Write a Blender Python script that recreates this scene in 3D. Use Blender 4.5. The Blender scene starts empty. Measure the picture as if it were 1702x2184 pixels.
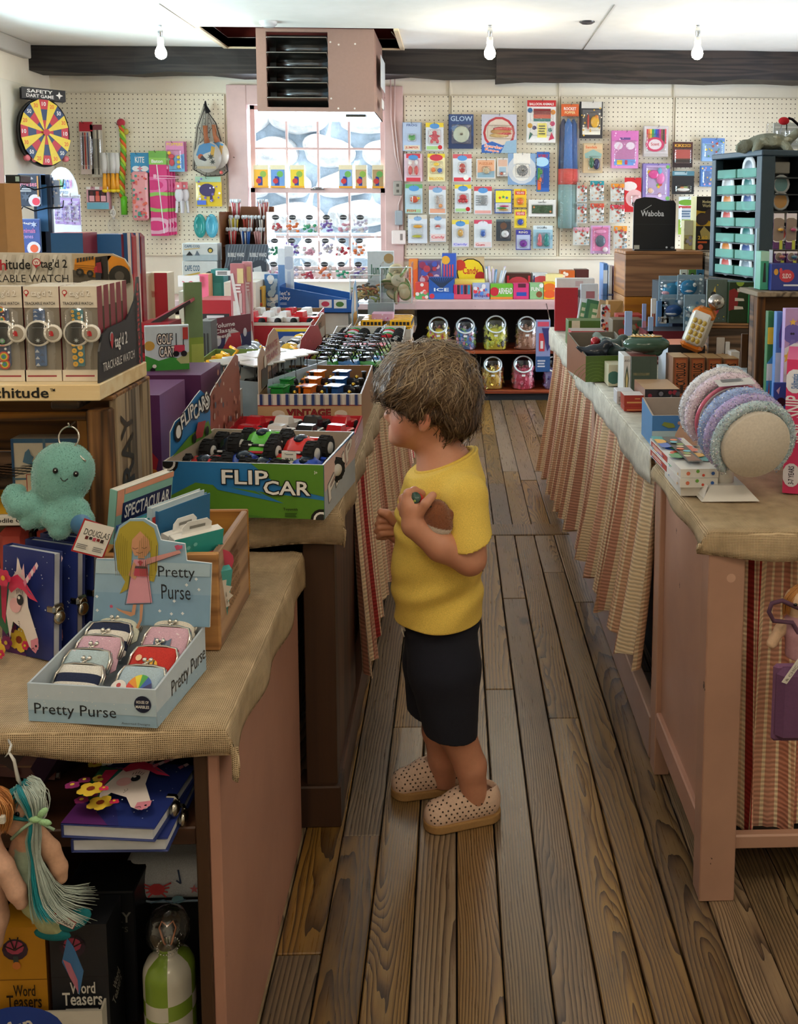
import bpy,math,random
import numpy as np
from mathutils import Vector,Matrix,Euler
SC=bpy.context.scene
COLL=SC.collection
RND=random.Random(7)
PI=math.pi
# ---------------------------------------------------------------- camera (shift lens, eye height 1.30 m)
F_PX,PPX,PPY,W_PX,H_PX=2100.0,1046.0,687.0,1702,2184
YAW,PITCH,ROLL=math.radians(2.13),math.atan(240/2100),math.radians(0.2)
CAM=Vector((0,0,1.30))
fwd=Vector((math.sin(YAW)*math.cos(PITCH),math.cos(YAW)*math.cos(PITCH),-math.sin(PITCH)))
rgt=fwd.cross(Vector((0,0,1))).normalized()
upv=rgt.cross(fwd)
rgt,upv=rgt*math.cos(ROLL)+upv*math.sin(ROLL),upv*math.cos(ROLL)-rgt*math.sin(ROLL)
cam_d=bpy.data.cameras.new('camera')
cam=bpy.data.objects.new('camera',cam_d)
COLL.objects.link(cam)
cam.matrix_world=Matrix.Translation(CAM)@Matrix((rgt,upv,-fwd)).transposed().to_4x4()
cam_d.sensor_fit='VERTICAL'
cam_d.sensor_height=36.0
cam_d.lens=36.0*F_PX/H_PX
cam_d.shift_x=-(PPX-W_PX/2)/H_PX
cam_d.shift_y=(PPY-H_PX/2)/H_PX
cam_d.clip_start=0.05
SC.camera=cam
def ray(u,v):
 return fwd*F_PX+rgt*(u-PPX)-upv*(v-PPY)
def aZ(u,v,z):
 d=ray(u,v);return CAM+d*((z-CAM.z)/d.z)
def aY(u,v,y):
 d=ray(u,v);return CAM+d*((y-CAM.y)/d.y)
def aX(u,v,x):
 d=ray(u,v);return CAM+d*((x-CAM.x)/d.x)
 # ---------------------------------------------------------------- light and exposure
SC.view_settings.view_transform='Standard'
SC.view_settings.look='None'
SC.view_settings.exposure=0.0
SC.view_settings.gamma=1.0
SC.view_settings.use_curve_mapping=False
wd=bpy.data.worlds.new('world');SC.world=wd;wd.use_nodes=True
wn=wd.node_tree.nodes['Background']
wn.inputs[0].default_value=(0.80,0.90,1.0,1);wn.inputs[1].default_value=1.0
def lamp(name,typ,loc,rot,energy,col,**k):
 l=bpy.data.lights.new(name,typ);l.energy=energy;l.color=col
 for a,b in k.items():setattr(l,a,b)
 o=bpy.data.objects.new(name,l);COLL.objects.link(o);o.location=loc;o.rotation_euler=rot
 return o
 # daylight: sun on the stone wall outside the rear window, sky light through the side windows and the right doorway
lamp('sun','SUN',(0,10,8),(math.radians(42),0,math.radians(25)),11,(1,.98,.95),angle=.02)
lamp('window_daylight_rear','AREA',(-1.0,7.42,1.6),(math.radians(-90),0,0),95,(.78,.88,1.0),shape='RECTANGLE',size=1.1,size_y=1.3)
lamp('window_daylight_side','AREA',(-2.95,5.5,1.5),(0,math.radians(-90),0),95,(.66,.93,1.0),shape='RECTANGLE',size=1.3,size_y=1.1)
lamp('window_daylight_side','AREA',(-2.95,3.0,1.5),(0,math.radians(-90),0),95,(.82,.93,1.0),shape='RECTANGLE',size=1.3,size_y=1.1)
lamp('doorway_daylight_right','AREA',(3.36,5.55,1.1),(0,math.radians(90),0),105,(.82,.88,1.0),shape='RECTANGLE',size=1.9,size_y=1.5)
for x_,y_,e_ in((-.75,.7,15),(.95,.6,17),(.1,-.7,12)):lamp('unseen_bulb_behind_camera','POINT',(x_,y_,2.15),(0,0,0),e_,(1.0,.85,.66),shadow_soft_size=.16)  # unseen warm bulbs, added behind the camera to light the foreground
# ---------------------------------------------------------------- colours and materials
def lin(c):return c/12.92 if c<=0.04045 else((c+0.055)/1.055)**2.4
_hc={}
def H(s):
 if not isinstance(s,str):return s
 r=_hc.get(s)
 if r is None:
  n={'w':'f4f2ee','k':'141416','r':'c8202c','y':'f6cf2e','b':'1f5fb4','g':'2f9a46','o':'ee7b25','p':'ef6fa6','v':'7b4aa0','br':'6b4226','gr':'8d8f92','t':'33a9a6','sk':'e0a88a','cr':'eee4cd','nb':'20294e','kr':'b98d5b'}.get(s,s)
  r=_hc[s]=tuple(lin(int(n[i:i+2],16)/255)for i in(0,2,4))+(1.0,)
 return r
MATS={}
class NT:
 def __init__(s,name):
  s.m=bpy.data.materials.new(name);s.m.use_nodes=True
  s.t=s.m.node_tree;s.n=s.t.nodes;s.n.clear()
  s.out=s.n.new('ShaderNodeOutputMaterial')
 def new(s,typ,**k):
  d=s.n.new('ShaderNode'+typ)
  for a,b in k.items():
   if a in('op',):d.operation=b
   elif a=='ins':
    for i,val in b.items():
     if hasattr(val,'is_linked')or hasattr(val,'links'):s.t.links.new(val,d.inputs[i])
     else:d.inputs[i].default_value=val
   else:setattr(d,a,b)
  return d
 def math(s,op,a,b=0.0,c=None):
  ins={0:a,1:b}
  if c is not None:ins[2]=c
  return s.new('Math',op=op,ins=ins).outputs[0]
 def mix(s,f,a,b,typ='MIX'):
  d=s.n.new('ShaderNodeMix');d.data_type='RGBA';d.blend_type=typ
  for i,val in((0,f),(6,a),(7,b)):
   if hasattr(val,'links'):s.t.links.new(val,d.inputs[i])
   else:d.inputs[i].default_value=val
  return d.outputs[2]
 def ramp(s,f,stops):
  d=s.n.new('ShaderNodeValToRGB');e=d.color_ramp.elements
  while len(e)<len(stops):e.new(0.5)
  for i,(p,c)in enumerate(stops):
   e[i].position=p;e[i].color=H(c)if isinstance(c,str)else c
  s.t.links.new(f,d.inputs[0]);return d.outputs[0]
 def col(s):return s.new('Attribute',attribute_name='Col').outputs['Color']
 def coord(s,scale=(1,1,1),which='Object',loc=None):
  tc=s.new('TexCoord');mp=s.new('Mapping');s.t.links.new(tc.outputs[which],mp.inputs[0])
  mp.inputs['Scale'].default_value=scale
  if loc is not None:s.t.links.new(loc,mp.inputs['Location'])
  return mp.outputs[0]
 def noise(s,vec,scale,detail=3,rough=.5,dist=0):
  d=s.new('TexNoise',ins={'Vector':vec,'Scale':scale,'Detail':detail,'Roughness':rough,'Distortion':dist});return d.outputs[0]
 def bump(s,h,strength=.3,dist=.002):
  return s.new('Bump',ins={'Height':h,'Strength':strength,'Distance':dist}).outputs[0]
 def bsdf(s,color,rough=.5,metal=0.0,normal=None,**k):
  d=s.new('BsdfPrincipled')
  ins={'Base Color':color,'Roughness':rough,'Metallic':metal}
  if normal is not None:ins['Normal']=normal
  ins.update({a.replace('_',' '):b for a,b in k.items()})
  for i,val in ins.items():
   if hasattr(val,'links'):s.t.links.new(val,d.inputs[i])
   else:d.inputs[i].default_value=val
  s.t.links.new(d.outputs[0],s.out.inputs[0]);return d
def reg(name,nt):MATS[name]=nt.m;return nt.m
def simple(name,rough,metal=0,nz=0.0,nscale=300,bump=0.0,**k):
 t=NT(name);c=t.col();n=None
 if nz or bump:
  f=t.noise(t.coord(),nscale,3)
  if nz:c=t.mix(1.0,c,t.ramp(f,[(.25,(1-nz,)*3+(1,)),(.75,(1+nz*.4,)*3+(1,))]),'MULTIPLY')
  if bump:n=t.bump(f,bump,.001)
 t.bsdf(c,rough,metal,n,**k);reg(name,t)
simple('print',.42,nz=.05,nscale=60)
simple('matte',.85,nz=.12,nscale=220,bump=.15)
simple('gloss',.16,nz=.04,nscale=30)
simple('metal',.22,1.0,nz=.08,nscale=80)
simple('paper',.75,nz=.05,nscale=90)
simple('fabric',.95,nz=.22,nscale=600,bump=.4)
simple('fur',.9,nz=.25,nscale=500,bump=.2,Sheen_Weight=.5)
simple('glitter',.25,.35,nz=.5,nscale=900,bump=.9)
simple('hairm',.42,nz=.1,nscale=40)
simple('skin',.5,nz=.05,nscale=120,Subsurface_Weight=.12,Subsurface_Radius=(.01,.004,.002))
t=NT('clear')  # clear plastic film / acrylic
c=t.col();lw=t.new('LayerWeight',ins={0:.35})
tr=t.new('BsdfTransparent',ins={0:t.mix(.25,(1,1,1,1),c)});gl=t.new('BsdfGlossy',ins={0:(1,1,1,1),'Roughness':.08})
nz=t.noise(t.coord(),90,2);gl.inputs['Normal'].default_value=(0,0,0);t.t.links.new(t.bump(nz,.25,.004),gl.inputs['Normal'])
ms=t.new('MixShader');t.t.links.new(t.math('MULTIPLY_ADD',lw.outputs['Facing'],.45,.07),ms.inputs[0]);t.t.links.new(tr.outputs[0],ms.inputs[1]);t.t.links.new(gl.outputs[0],ms.inputs[2]);t.t.links.new(ms.outputs[0],t.out.inputs[0]);reg('clear',t)
t=NT('tint')  # frosted, tinted translucent plastic
c=t.col();tr=t.new('BsdfTransparent',ins={0:c});df=t.new('BsdfPrincipled',ins={0:c,'Roughness':.2})
ms=t.new('MixShader',ins={0:.55});t.t.links.new(tr.outputs[0],ms.inputs[1]);t.t.links.new(df.outputs[0],ms.inputs[2]);t.t.links.new(ms.outputs[0],t.out.inputs[0]);reg('tint',t)
t=NT('window_glass');tr=t.new('BsdfTransparent',ins={0:(.97,.99,1,1)});gl=t.new('BsdfGlossy',ins={'Roughness':.03})
t.t.links.new(t.bump(t.noise(t.coord(),6,1),.05,.01),gl.inputs['Normal'])
lw=t.new('LayerWeight',ins={0:.2});ms=t.new('MixShader');t.t.links.new(lw.outputs['Fresnel'],ms.inputs[0]);t.t.links.new(tr.outputs[0],ms.inputs[1]);t.t.links.new(gl.outputs[0],ms.inputs[2]);t.t.links.new(ms.outputs[0],t.out.inputs[0]);reg('window_glass',t)
t=NT('bulb');e=t.new('Emission',ins={0:(1,.82,.55,1),1:150.0});t.t.links.new(e.outputs[0],t.out.inputs[0]);reg('bulb',t)
def weave_mat(name,pitch,base,dark,light,contrast=.75):
 t=NT(name);tc=t.new('TexCoord');nrm=t.new('NewGeometry')if False else t.n.new('ShaderNodeNewGeometry')
 wob=t.noise(tc.outputs['Object'],14,2)
 sx=t.new('SeparateXYZ',ins={0:tc.outputs['Object']});k=2*PI/pitch
 def thr(o):
  a=t.math('MULTIPLY_ADD',o,k,t.math('MULTIPLY',wob,9.0));return t.math('MULTIPLY_ADD',t.math('SINE',a),.5,.5)
 tx,ty,tz=thr(sx.outputs[0]),thr(sx.outputs[1]),thr(sx.outputs[2])
 ns=t.new('SeparateXYZ',ins={0:nrm.outputs['Normal']})
 def ab(i):return t.math('GREATER_THAN',t.math('ABSOLUTE',ns.outputs[i]),.62)
 top=t.math('MAXIMUM',tx,ty);sidex=t.math('MAXIMUM',ty,tz);front=t.math('MAXIMUM',tx,tz)
 w=t.math('ADD',t.math('MULTIPLY',ab(2),top),t.math('MULTIPLY',t.math('SUBTRACT',1,ab(2)),t.math('ADD',t.math('MULTIPLY',ab(0),sidex),t.math('MULTIPLY',t.math('SUBTRACT',1,ab(0)),front))))
 big=t.noise(tc.outputs['Object'],30,4);c=t.ramp(w,[(.25,dark),(.62,base),(1,light)])
 c=t.mix(.55,c,t.mix(1.0,c,t.ramp(big,[(.3,(.62,.6,.56,1)),(.7,(1.15,1.15,1.15,1))]),'MULTIPLY'))
 t.bsdf(c,.95,0,t.bump(w,.7,.002));reg(name,t)
weave_mat('burlap',.0027,'c2a480','75603f','dcc4a0')
weave_mat('burlap_fine',.0025,'e4dcc8','b8ac94','f4efe4')
def wood_mat(name,c_dark,c_mid,c_light,axis=1,scale=1.0,rough=.6,ring=15,bump=.3,rnd=True,stain=0.0,gray=None):
 t=NT(name)
 oi=t.new('ObjectInfo');off=t.new('VectorMath',op='SCALE',ins={0:(7.3,31.7,3.1)});t.t.links.new(oi.outputs['Random'],off.inputs['Scale'])
 st=[1.0,1.0,1.0];st[axis]=.045
 v=t.coord(tuple(x*scale for x in st),'Object',off.outputs[0])
 warp=t.noise(v,7,3,.55)
 rings=t.math('SINE',t.math('MULTIPLY',t.math('ADD',warp,t.math('MULTIPLY',t.noise(v,45,2),.03)),ring*5.0))
 rings=t.math('MULTIPLY_ADD',rings,.5,.5);rings=t.math('POWER',rings,.7)
 st2=[60.0,60.0,60.0];st2[axis]=2.2
 fine=t.noise(t.coord(tuple(x*scale for x in st2),'Object',off.outputs[0]),3,4,.65)
 f=t.math('ADD',t.math('MULTIPLY',rings,.55),t.math('MULTIPLY',fine,.45))
 c=t.ramp(f,[(.12,c_dark),(.48,c_mid),(.82,c_light)])
 if rnd:
  hv=t.new('HueSaturation',ins={'Color':c});t.t.links.new(t.math('MULTIPLY_ADD',oi.outputs['Random'],.5,.72),hv.inputs['Value']);t.t.links.new(t.math('MULTIPLY_ADD',t.math('FRACT',t.math('MULTIPLY',oi.outputs['Random'],17.3)),.5,.7),hv.inputs['Saturation']);c=hv.outputs[0]
 if stain:
  sn=t.noise(t.coord((1,.45,1),'Object',off.outputs[0]),9,4,.6)
  c=t.mix(t.ramp(sn,[(.55,(0,0,0,1)),(.72,(stain,)*3+(1,))]),c,H('221b14'))
  kn=t.new('TexVoronoi',ins={'Vector':t.coord((1,.5,1),'Object',off.outputs[0]),'Scale':7.0})
  c=t.mix(t.ramp(kn.outputs['Distance'],[(.03,(.85,)*3+(1,)),(.14,(0,0,0,1))]),c,H('1c140d'))
 at=t.col();c=t.mix(1.0,c,at,'MULTIPLY')
 t.bsdf(c,t.math('MULTIPLY_ADD',fine,.25,rough-.12),0,t.bump(f,bump,.0015));reg(name,t)
def woods(name,*a,**k):
 for i,x in enumerate('xyz'):wood_mat(name+'_'+x,a[0],a[1],a[2],i,*a[3:],**k)
woods('crate_wood','2b1d12','6d4a2b','94693e',1.4,.7,12,.5)
woods('crate_wood_grey','40362b','7c6b56','a4937a',1.4,.8,12,.6)
woods('crate_tan','7a5028','a8733d','bf8a4c',1.2,.6,9,.3)
wood_mat('pine','e0c08a','ecd09c','f4e0b6',0,1.0,.55,8,.15,rnd=False)
woods('brown_wood','2a1a11','3b2519','48301f',1.0,.5,6,.12,rnd=False)
wood_mat('shelf_wood','5a2010','8d3a1e','a9512c',0,1.0,.35,12,.1,rnd=False)
# old floor boards: elongated growth rings per board, worn and stained
t=NT('floor_wood');tc=t.new('TexCoord');oi=t.new('ObjectInfo');rd=oi.outputs['Random']
def rnd_(k,a,b_):return t.math('MULTIPLY_ADD',t.math('FRACT',t.math('MULTIPLY',rd,k)),b_-a,a)
sx=t.new('SeparateXYZ',ins={0:tc.outputs['Object']})
cv=t.new('CombineXYZ',ins={0:t.math('ADD',sx.outputs[0],rnd_(91.7,0,40)),1:t.math('MULTIPLY',sx.outputs[1],.16),2:rnd_(37.1,0,40)}).outputs[0]
n1=t.noise(cv,9,2,.5);n2=t.noise(cv,40,2,.5)
xx=t.math('ADD',t.math('ADD',sx.outputs[0],rnd_(13.3,-.06,.06)),t.math('MULTIPLY_ADD',n1,.05,-.025))
yy=t.math('ADD',t.math('MULTIPLY',t.math('ADD',sx.outputs[1],rnd_(57.9,-1.2,1.2)),.045),t.math('ADD',t.math('MULTIPLY_ADD',n1,.09,-.045),t.math('MULTIPLY_ADD',n2,.01,-.005)))
rad=t.math('SQRT',t.math('ADD',t.math('MULTIPLY',xx,xx),t.math('MULTIPLY',yy,yy)))
ring=t.math('FRACT',t.math('MULTIPLY',rad,rnd_(7.7,110,230)));ring=t.math('POWER',ring,1.8)
late=t.math('SUBTRACT',1,ring)
fv=t.new('CombineXYZ',ins={0:t.math('MULTIPLY',sx.outputs[0],320),1:t.math('MULTIPLY',sx.outputs[1],9),2:rnd_(5.1,0,50)}).outputs[0]
fine=t.noise(fv,1,4,.6);f=t.math('ADD',t.math('MULTIPLY',late,.62),t.math('MULTIPLY',fine,.38))
c=t.ramp(f,[(.12,'2b1e12'),(.34,'5f4528'),(.62,'8a6a40'),(.9,'a3834f')])
big=t.noise(t.new('CombineXYZ',ins={0:t.math('MULTIPLY',sx.outputs[0],12),1:t.math('MULTIPLY',sx.outputs[1],3.2),2:rnd_(21.3,0,50)}).outputs[0],1,5,.62)
c=t.mix(t.ramp(big,[(.5,(0,0,0,1)),(.68,(.7,.7,.7,1))]),c,t.mix(.7,c,H('4a4139')))
kn=t.new('TexVoronoi',ins={'Vector':t.new('CombineXYZ',ins={0:sx.outputs[0],1:t.math('MULTIPLY',sx.outputs[1],.55),2:rnd_(71.3,0,50)}).outputs[0],'Scale':4.5})
c=t.mix(t.ramp(t.math('ADD',kn.outputs['Distance'],t.math('MULTIPLY',n2,.06)),[(.07,(.8,.8,.8,1)),(.13,(0,0,0,1))]),c,H('251c15'))
hv=t.new('HueSaturation',ins={'Color':c});t.t.links.new(rnd_(1.0,.70,1.08),hv.inputs['Value']);t.t.links.new(rnd_(17.3,.65,1.15),hv.inputs['Saturation'])
c=t.mix(1.0,hv.outputs[0],t.col(),'MULTIPLY')
t.bsdf(c,t.math('MULTIPLY_ADD',fine,.2,.2),0,t.bump(f,.3,.0012),Specular_IOR_Level=.75);reg('floor_wood',t)
# painted surfaces: old brush marks, chips
t=NT('pink_paint');v=t.coord();c=t.col();f=t.noise(v,3.5,5,.6)
c=t.mix(1.0,c,t.ramp(f,[(.3,(.84,.82,.82,1)),(.7,(1.08,1.07,1.06,1))]),'MULTIPLY')
chip=t.math('GREATER_THAN',t.noise(t.coord((1,1,.6)),34,4,.6),.735);c=t.mix(chip,c,H('4a3527'))
t.bsdf(c,.45,0,t.bump(t.noise(v,60,3),.15,.001));reg('pink_paint',t)
t=NT('plaster');v=t.coord();f=t.noise(v,2.2,5,.6);c=t.mix(1.0,t.col(),t.ramp(f,[(.3,(.92,.92,.9,1)),(.7,(1.04,1.04,1.04,1))]),'MULTIPLY')
t.bsdf(c,.8,0,t.bump(t.noise(v,25,4),.25,.004));reg('plaster',t)
t=NT('pegboard');tc=t.new('TexCoord');sx=t.new('SeparateXYZ',ins={0:tc.outputs['Object']})
def cell(o):return t.math('POWER',t.math('SUBTRACT',t.math('FRACT',t.math('MULTIPLY',o,1/.0325)),.5),2.0)
nz=t.noise(tc.outputs['Object'],12,3);d=t.math('SQRT',t.math('ADD',cell(sx.outputs[0]),cell(sx.outputs[2])))
hole=t.math('LESS_THAN',d,t.math('MULTIPLY_ADD',nz,.14,.05));c=t.mix(hole,t.mix(.35,t.col(),t.mix(1,t.col(),t.ramp(nz,[(.3,(.85,.84,.8,1)),(.7,(1,1,1,1))]),'MULTIPLY')),H('5d5343'))
t.bsdf(c,.55,0,t.bump(t.math('SUBTRACT',1,hole),.5,.002));reg('pegboard',t)
t=NT('stone');v=t.coord();f=t.noise(v,5,6,.62);c=t.mix(1.0,t.col(),t.ramp(f,[(.3,(.55,.58,.62,1)),(.65,(1.1,1.1,1.1,1))]),'MULTIPLY')
t.bsdf(c,.9,0,t.bump(f,.8,.05));reg('stone',t)
# ---------------------------------------------------------------- mesh builder
_tc={}
def text_mesh(s,bold):
 k=(s,bold)
 if k not in _tc:
  cu=bpy.data.curves.new('lettering','FONT');cu.body=s;cu.resolution_u=2;cu.offset=.018*bold
  o=bpy.data.objects.new('lettering',cu);m=o.to_mesh()
  vs=[(p.co.x,p.co.y)for p in m.vertices];fs=[tuple(q.vertices)for q in m.polygons]
  o.to_mesh_clear();bpy.data.objects.remove(o);bpy.data.curves.remove(cu)
  xs=[p[0]for p in vs]or[0,1];ys=[p[1]for p in vs]or[0,1]
  x0,x1,y0,y1=min(xs),max(xs),min(ys),max(ys)
  _tc[k]=([((x-x0)/max(x1-x0,1e-6),(y-y0)/max(y1-y0,1e-6))for x,y in vs],fs,(x1-x0)/max(y1-y0,1e-6))
 return _tc[k]
class MB:
 def __init__(s):s.v=[];s.f=[];s.c=[];s.m=[];s.sm=[];s.T=Matrix.Identity(4)
 def add(s,vs,fs,col,mat='print',smooth=False):
  b=len(s.v);T=s.T;s.v+=[tuple(T@Vector(p))for p in vs]
  for i,f in enumerate(fs):
   s.f.append(tuple(b+k for k in f));s.c.append(H(col[i])if isinstance(col,list)else H(col));s.m.append(mat);s.sm.append(smooth)
  return s
 def box(s,x0,y0,z0,x1,y1,z1,col,mat='print',bev=0.0,skip=''):
  if bev>0:return s.rbox(x0,y0,z0,x1,y1,z1,col,mat,bev)
  vs=[(x0,y0,z0),(x1,y0,z0),(x1,y1,z0),(x0,y1,z0),(x0,y0,z1),(x1,y0,z1),(x1,y1,z1),(x0,y1,z1)]
  fd={'d':(3,2,1,0),'u':(4,5,6,7),'f':(0,1,5,4),'r':(1,2,6,5),'b':(2,3,7,6),'l':(3,0,4,7)}
  ks=[k for k in fd if k not in skip]
  return s.add(vs,[fd[k]for k in ks],[col.get(k,col.get('*'))for k in ks]if isinstance(col,dict)else col,mat)
 def rbox(s,x0,y0,z0,x1,y1,z1,col,mat,r):
  r=min(r,(x1-x0)*.49,(y1-y0)*.49,(z1-z0)*.49);X=(x0,x1);Y=(y0,y1);Z=(z0,z1);vs=[];idx={}
  for i in(0,1):
   for j in(0,1):
    for k in(0,1):
     a=r*(1-2*i);b=r*(1-2*j);c=r*(1-2*k)
     for ax,p in(('x',(X[i],Y[j]+b,Z[k]+c)),('y',(X[i]+a,Y[j],Z[k]+c)),('z',(X[i]+a,Y[j]+b,Z[k]))):
      idx[i,j,k,ax]=len(vs);vs.append(p)
  g=lambda i,j,k,a:idx[i,j,k,a];fs=[]
  for i in(0,1):
   q=[g(i,0,0,'x'),g(i,1,0,'x'),g(i,1,1,'x'),g(i,0,1,'x')];fs.append(tuple(q if i else q[::-1]))
   q=[g(0,i,0,'y'),g(1,i,0,'y'),g(1,i,1,'y'),g(0,i,1,'y')];fs.append(tuple(q[::-1]if i else q))
   q=[g(0,0,i,'z'),g(1,0,i,'z'),g(1,1,i,'z'),g(0,1,i,'z')];fs.append(tuple(q if i else q[::-1]))
   for j in(0,1):
    q=[g(i,j,0,'x'),g(i,j,1,'x'),g(i,j,1,'y'),g(i,j,0,'y')];fs.append(tuple(q if(i^j)else q[::-1]))
    q=[g(i,0,j,'x'),g(i,1,j,'x'),g(i,1,j,'z'),g(i,0,j,'z')];fs.append(tuple(q[::-1]if(i^j)else q))
    q=[g(0,i,j,'y'),g(1,i,j,'y'),g(1,i,j,'z'),g(0,i,j,'z')];fs.append(tuple(q if(i^j)else q[::-1]))
    for k in(0,1):
     q=(g(i,j,k,'x'),g(i,j,k,'y'),g(i,j,k,'z'));fs.append(q if(i+j+k)%2 else q[::-1])
  return s.add(vs,fs,col,mat)
 def tube(s,path,r,n=8,col='k',mat='print',closed=False,cap=True,flat=1.0):
  P=[Vector(p)for p in path];N=len(P);rs=r if isinstance(r,(list,tuple))else[r]*N;vs=[];fs=[]
  t0=(P[1]-P[0]).normalized();a=Vector((0,0,1))if abs(t0.z)<.9 else Vector((1,0,0));nrm=t0.cross(a).normalized()
  for i in range(N):
   t=(P[(i+1)%N]-P[i-1])if closed else(P[min(i+1,N-1)]-P[max(i-1,0)])
   t=t.normalized()if t.length>1e-9 else t0
   nrm=(nrm-t*nrm.dot(t));nrm=nrm.normalized()if nrm.length>1e-6 else t.orthogonal().normalized();bi=t.cross(nrm)
   for k in range(n):
    an=2*PI*k/n;vs.append(P[i]+nrm*(math.cos(an)*rs[i])+bi*(math.sin(an)*rs[i]*flat))
  for i in range(N if closed else N-1):
   for k in range(n):
    j=(i+1)%N;fs.append((i*n+k,i*n+(k+1)%n,j*n+(k+1)%n,j*n+k))
  if cap and not closed:fs+=[tuple(range(n))[::-1],tuple((N-1)*n+k for k in range(n))]
  return s.add(vs,fs,col,mat,True)
 def lathe(s,prof,n=20,col='w',mat='print',arc=1.0,sy=1.0):
  vs=[];fs=[];M=len(prof);full=arc>=1
  for k in range(n if full else n+1):
   an=2*PI*arc*k/n
   for r,z in prof:vs.append((r*math.cos(an),r*math.sin(an)*sy,z))
  cl=[]
  for k in range(n):
   j=(k+1)%n if full else k+1
   for i in range(M-1):
    fs.append((k*M+i,j*M+i,j*M+i+1,k*M+i+1));cl.append(col(k,i)if callable(col)else col)
  return s.add(vs,fs,cl,mat,True)
 def ell(s,c,r,col,mat='print',n=12,m=8,R=None):
  vs=[];fs=[];R=R or Matrix.Identity(3);c=Vector(c)
  for i in range(1,m):
   th=PI*i/m
   for k in range(n):
    ph=2*PI*k/n;vs.append(c+R@Vector((r[0]*math.sin(th)*math.cos(ph),r[1]*math.sin(th)*math.sin(ph),r[2]*math.cos(th))))
  top=len(vs);vs+=[c+R@Vector((0,0,r[2])),c+R@Vector((0,0,-r[2]))]
  for i in range(m-2):
   for k in range(n):fs.append((i*n+k,(i+1)*n+k,(i+1)*n+(k+1)%n,i*n+(k+1)%n))
  for k in range(n):fs+=[(top,k,(k+1)%n),(top+1,(m-2)*n+(k+1)%n,(m-2)*n+k)]
  return s.add(vs,fs,col,mat,True)
 def prism(s,pts,o,ux,uy,thick,col,mat='print',side=None):
  o,ux,uy=Vector(o),Vector(ux),Vector(uy);nn=ux.cross(uy).normalized()*thick;n=len(pts)
  A=[o+ux*x+uy*y for x,y in pts];vs=A+[p-nn for p in A]
  fs=[tuple(range(n)),tuple(range(n,2*n))[::-1]]+[(i,i+n,(i+1)%n+n,(i+1)%n)for i in range(n)]
  return s.add(vs,fs,[col,col]+[side or col]*n,mat)
 def face(s,o,ux,uy,mat='print'):return Fa(s,Vector(o),Vector(ux),Vector(uy),mat)
 def build(s,name,parent=None,loc=None,rot=None,**props):
  me=bpy.data.meshes.new(name);me.from_pydata(s.v,[],s.f)
  names=list(dict.fromkeys(s.m))
  for n in names:me.materials.append(MATS[n])
  ix={n:i for i,n in enumerate(names)}
  me.polygons.foreach_set('material_index',[ix[n]for n in s.m]);me.polygons.foreach_set('use_smooth',s.sm)
  at=me.color_attributes.new('Col','FLOAT_COLOR','CORNER')
  cnt=[len(f)for f in s.f];at.data.foreach_set('color',np.repeat(np.array(s.c,dtype=np.float32).reshape(-1,4),cnt,axis=0).ravel())
  me.update()
  return link(name,me,parent,loc,rot,**props)
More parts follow.
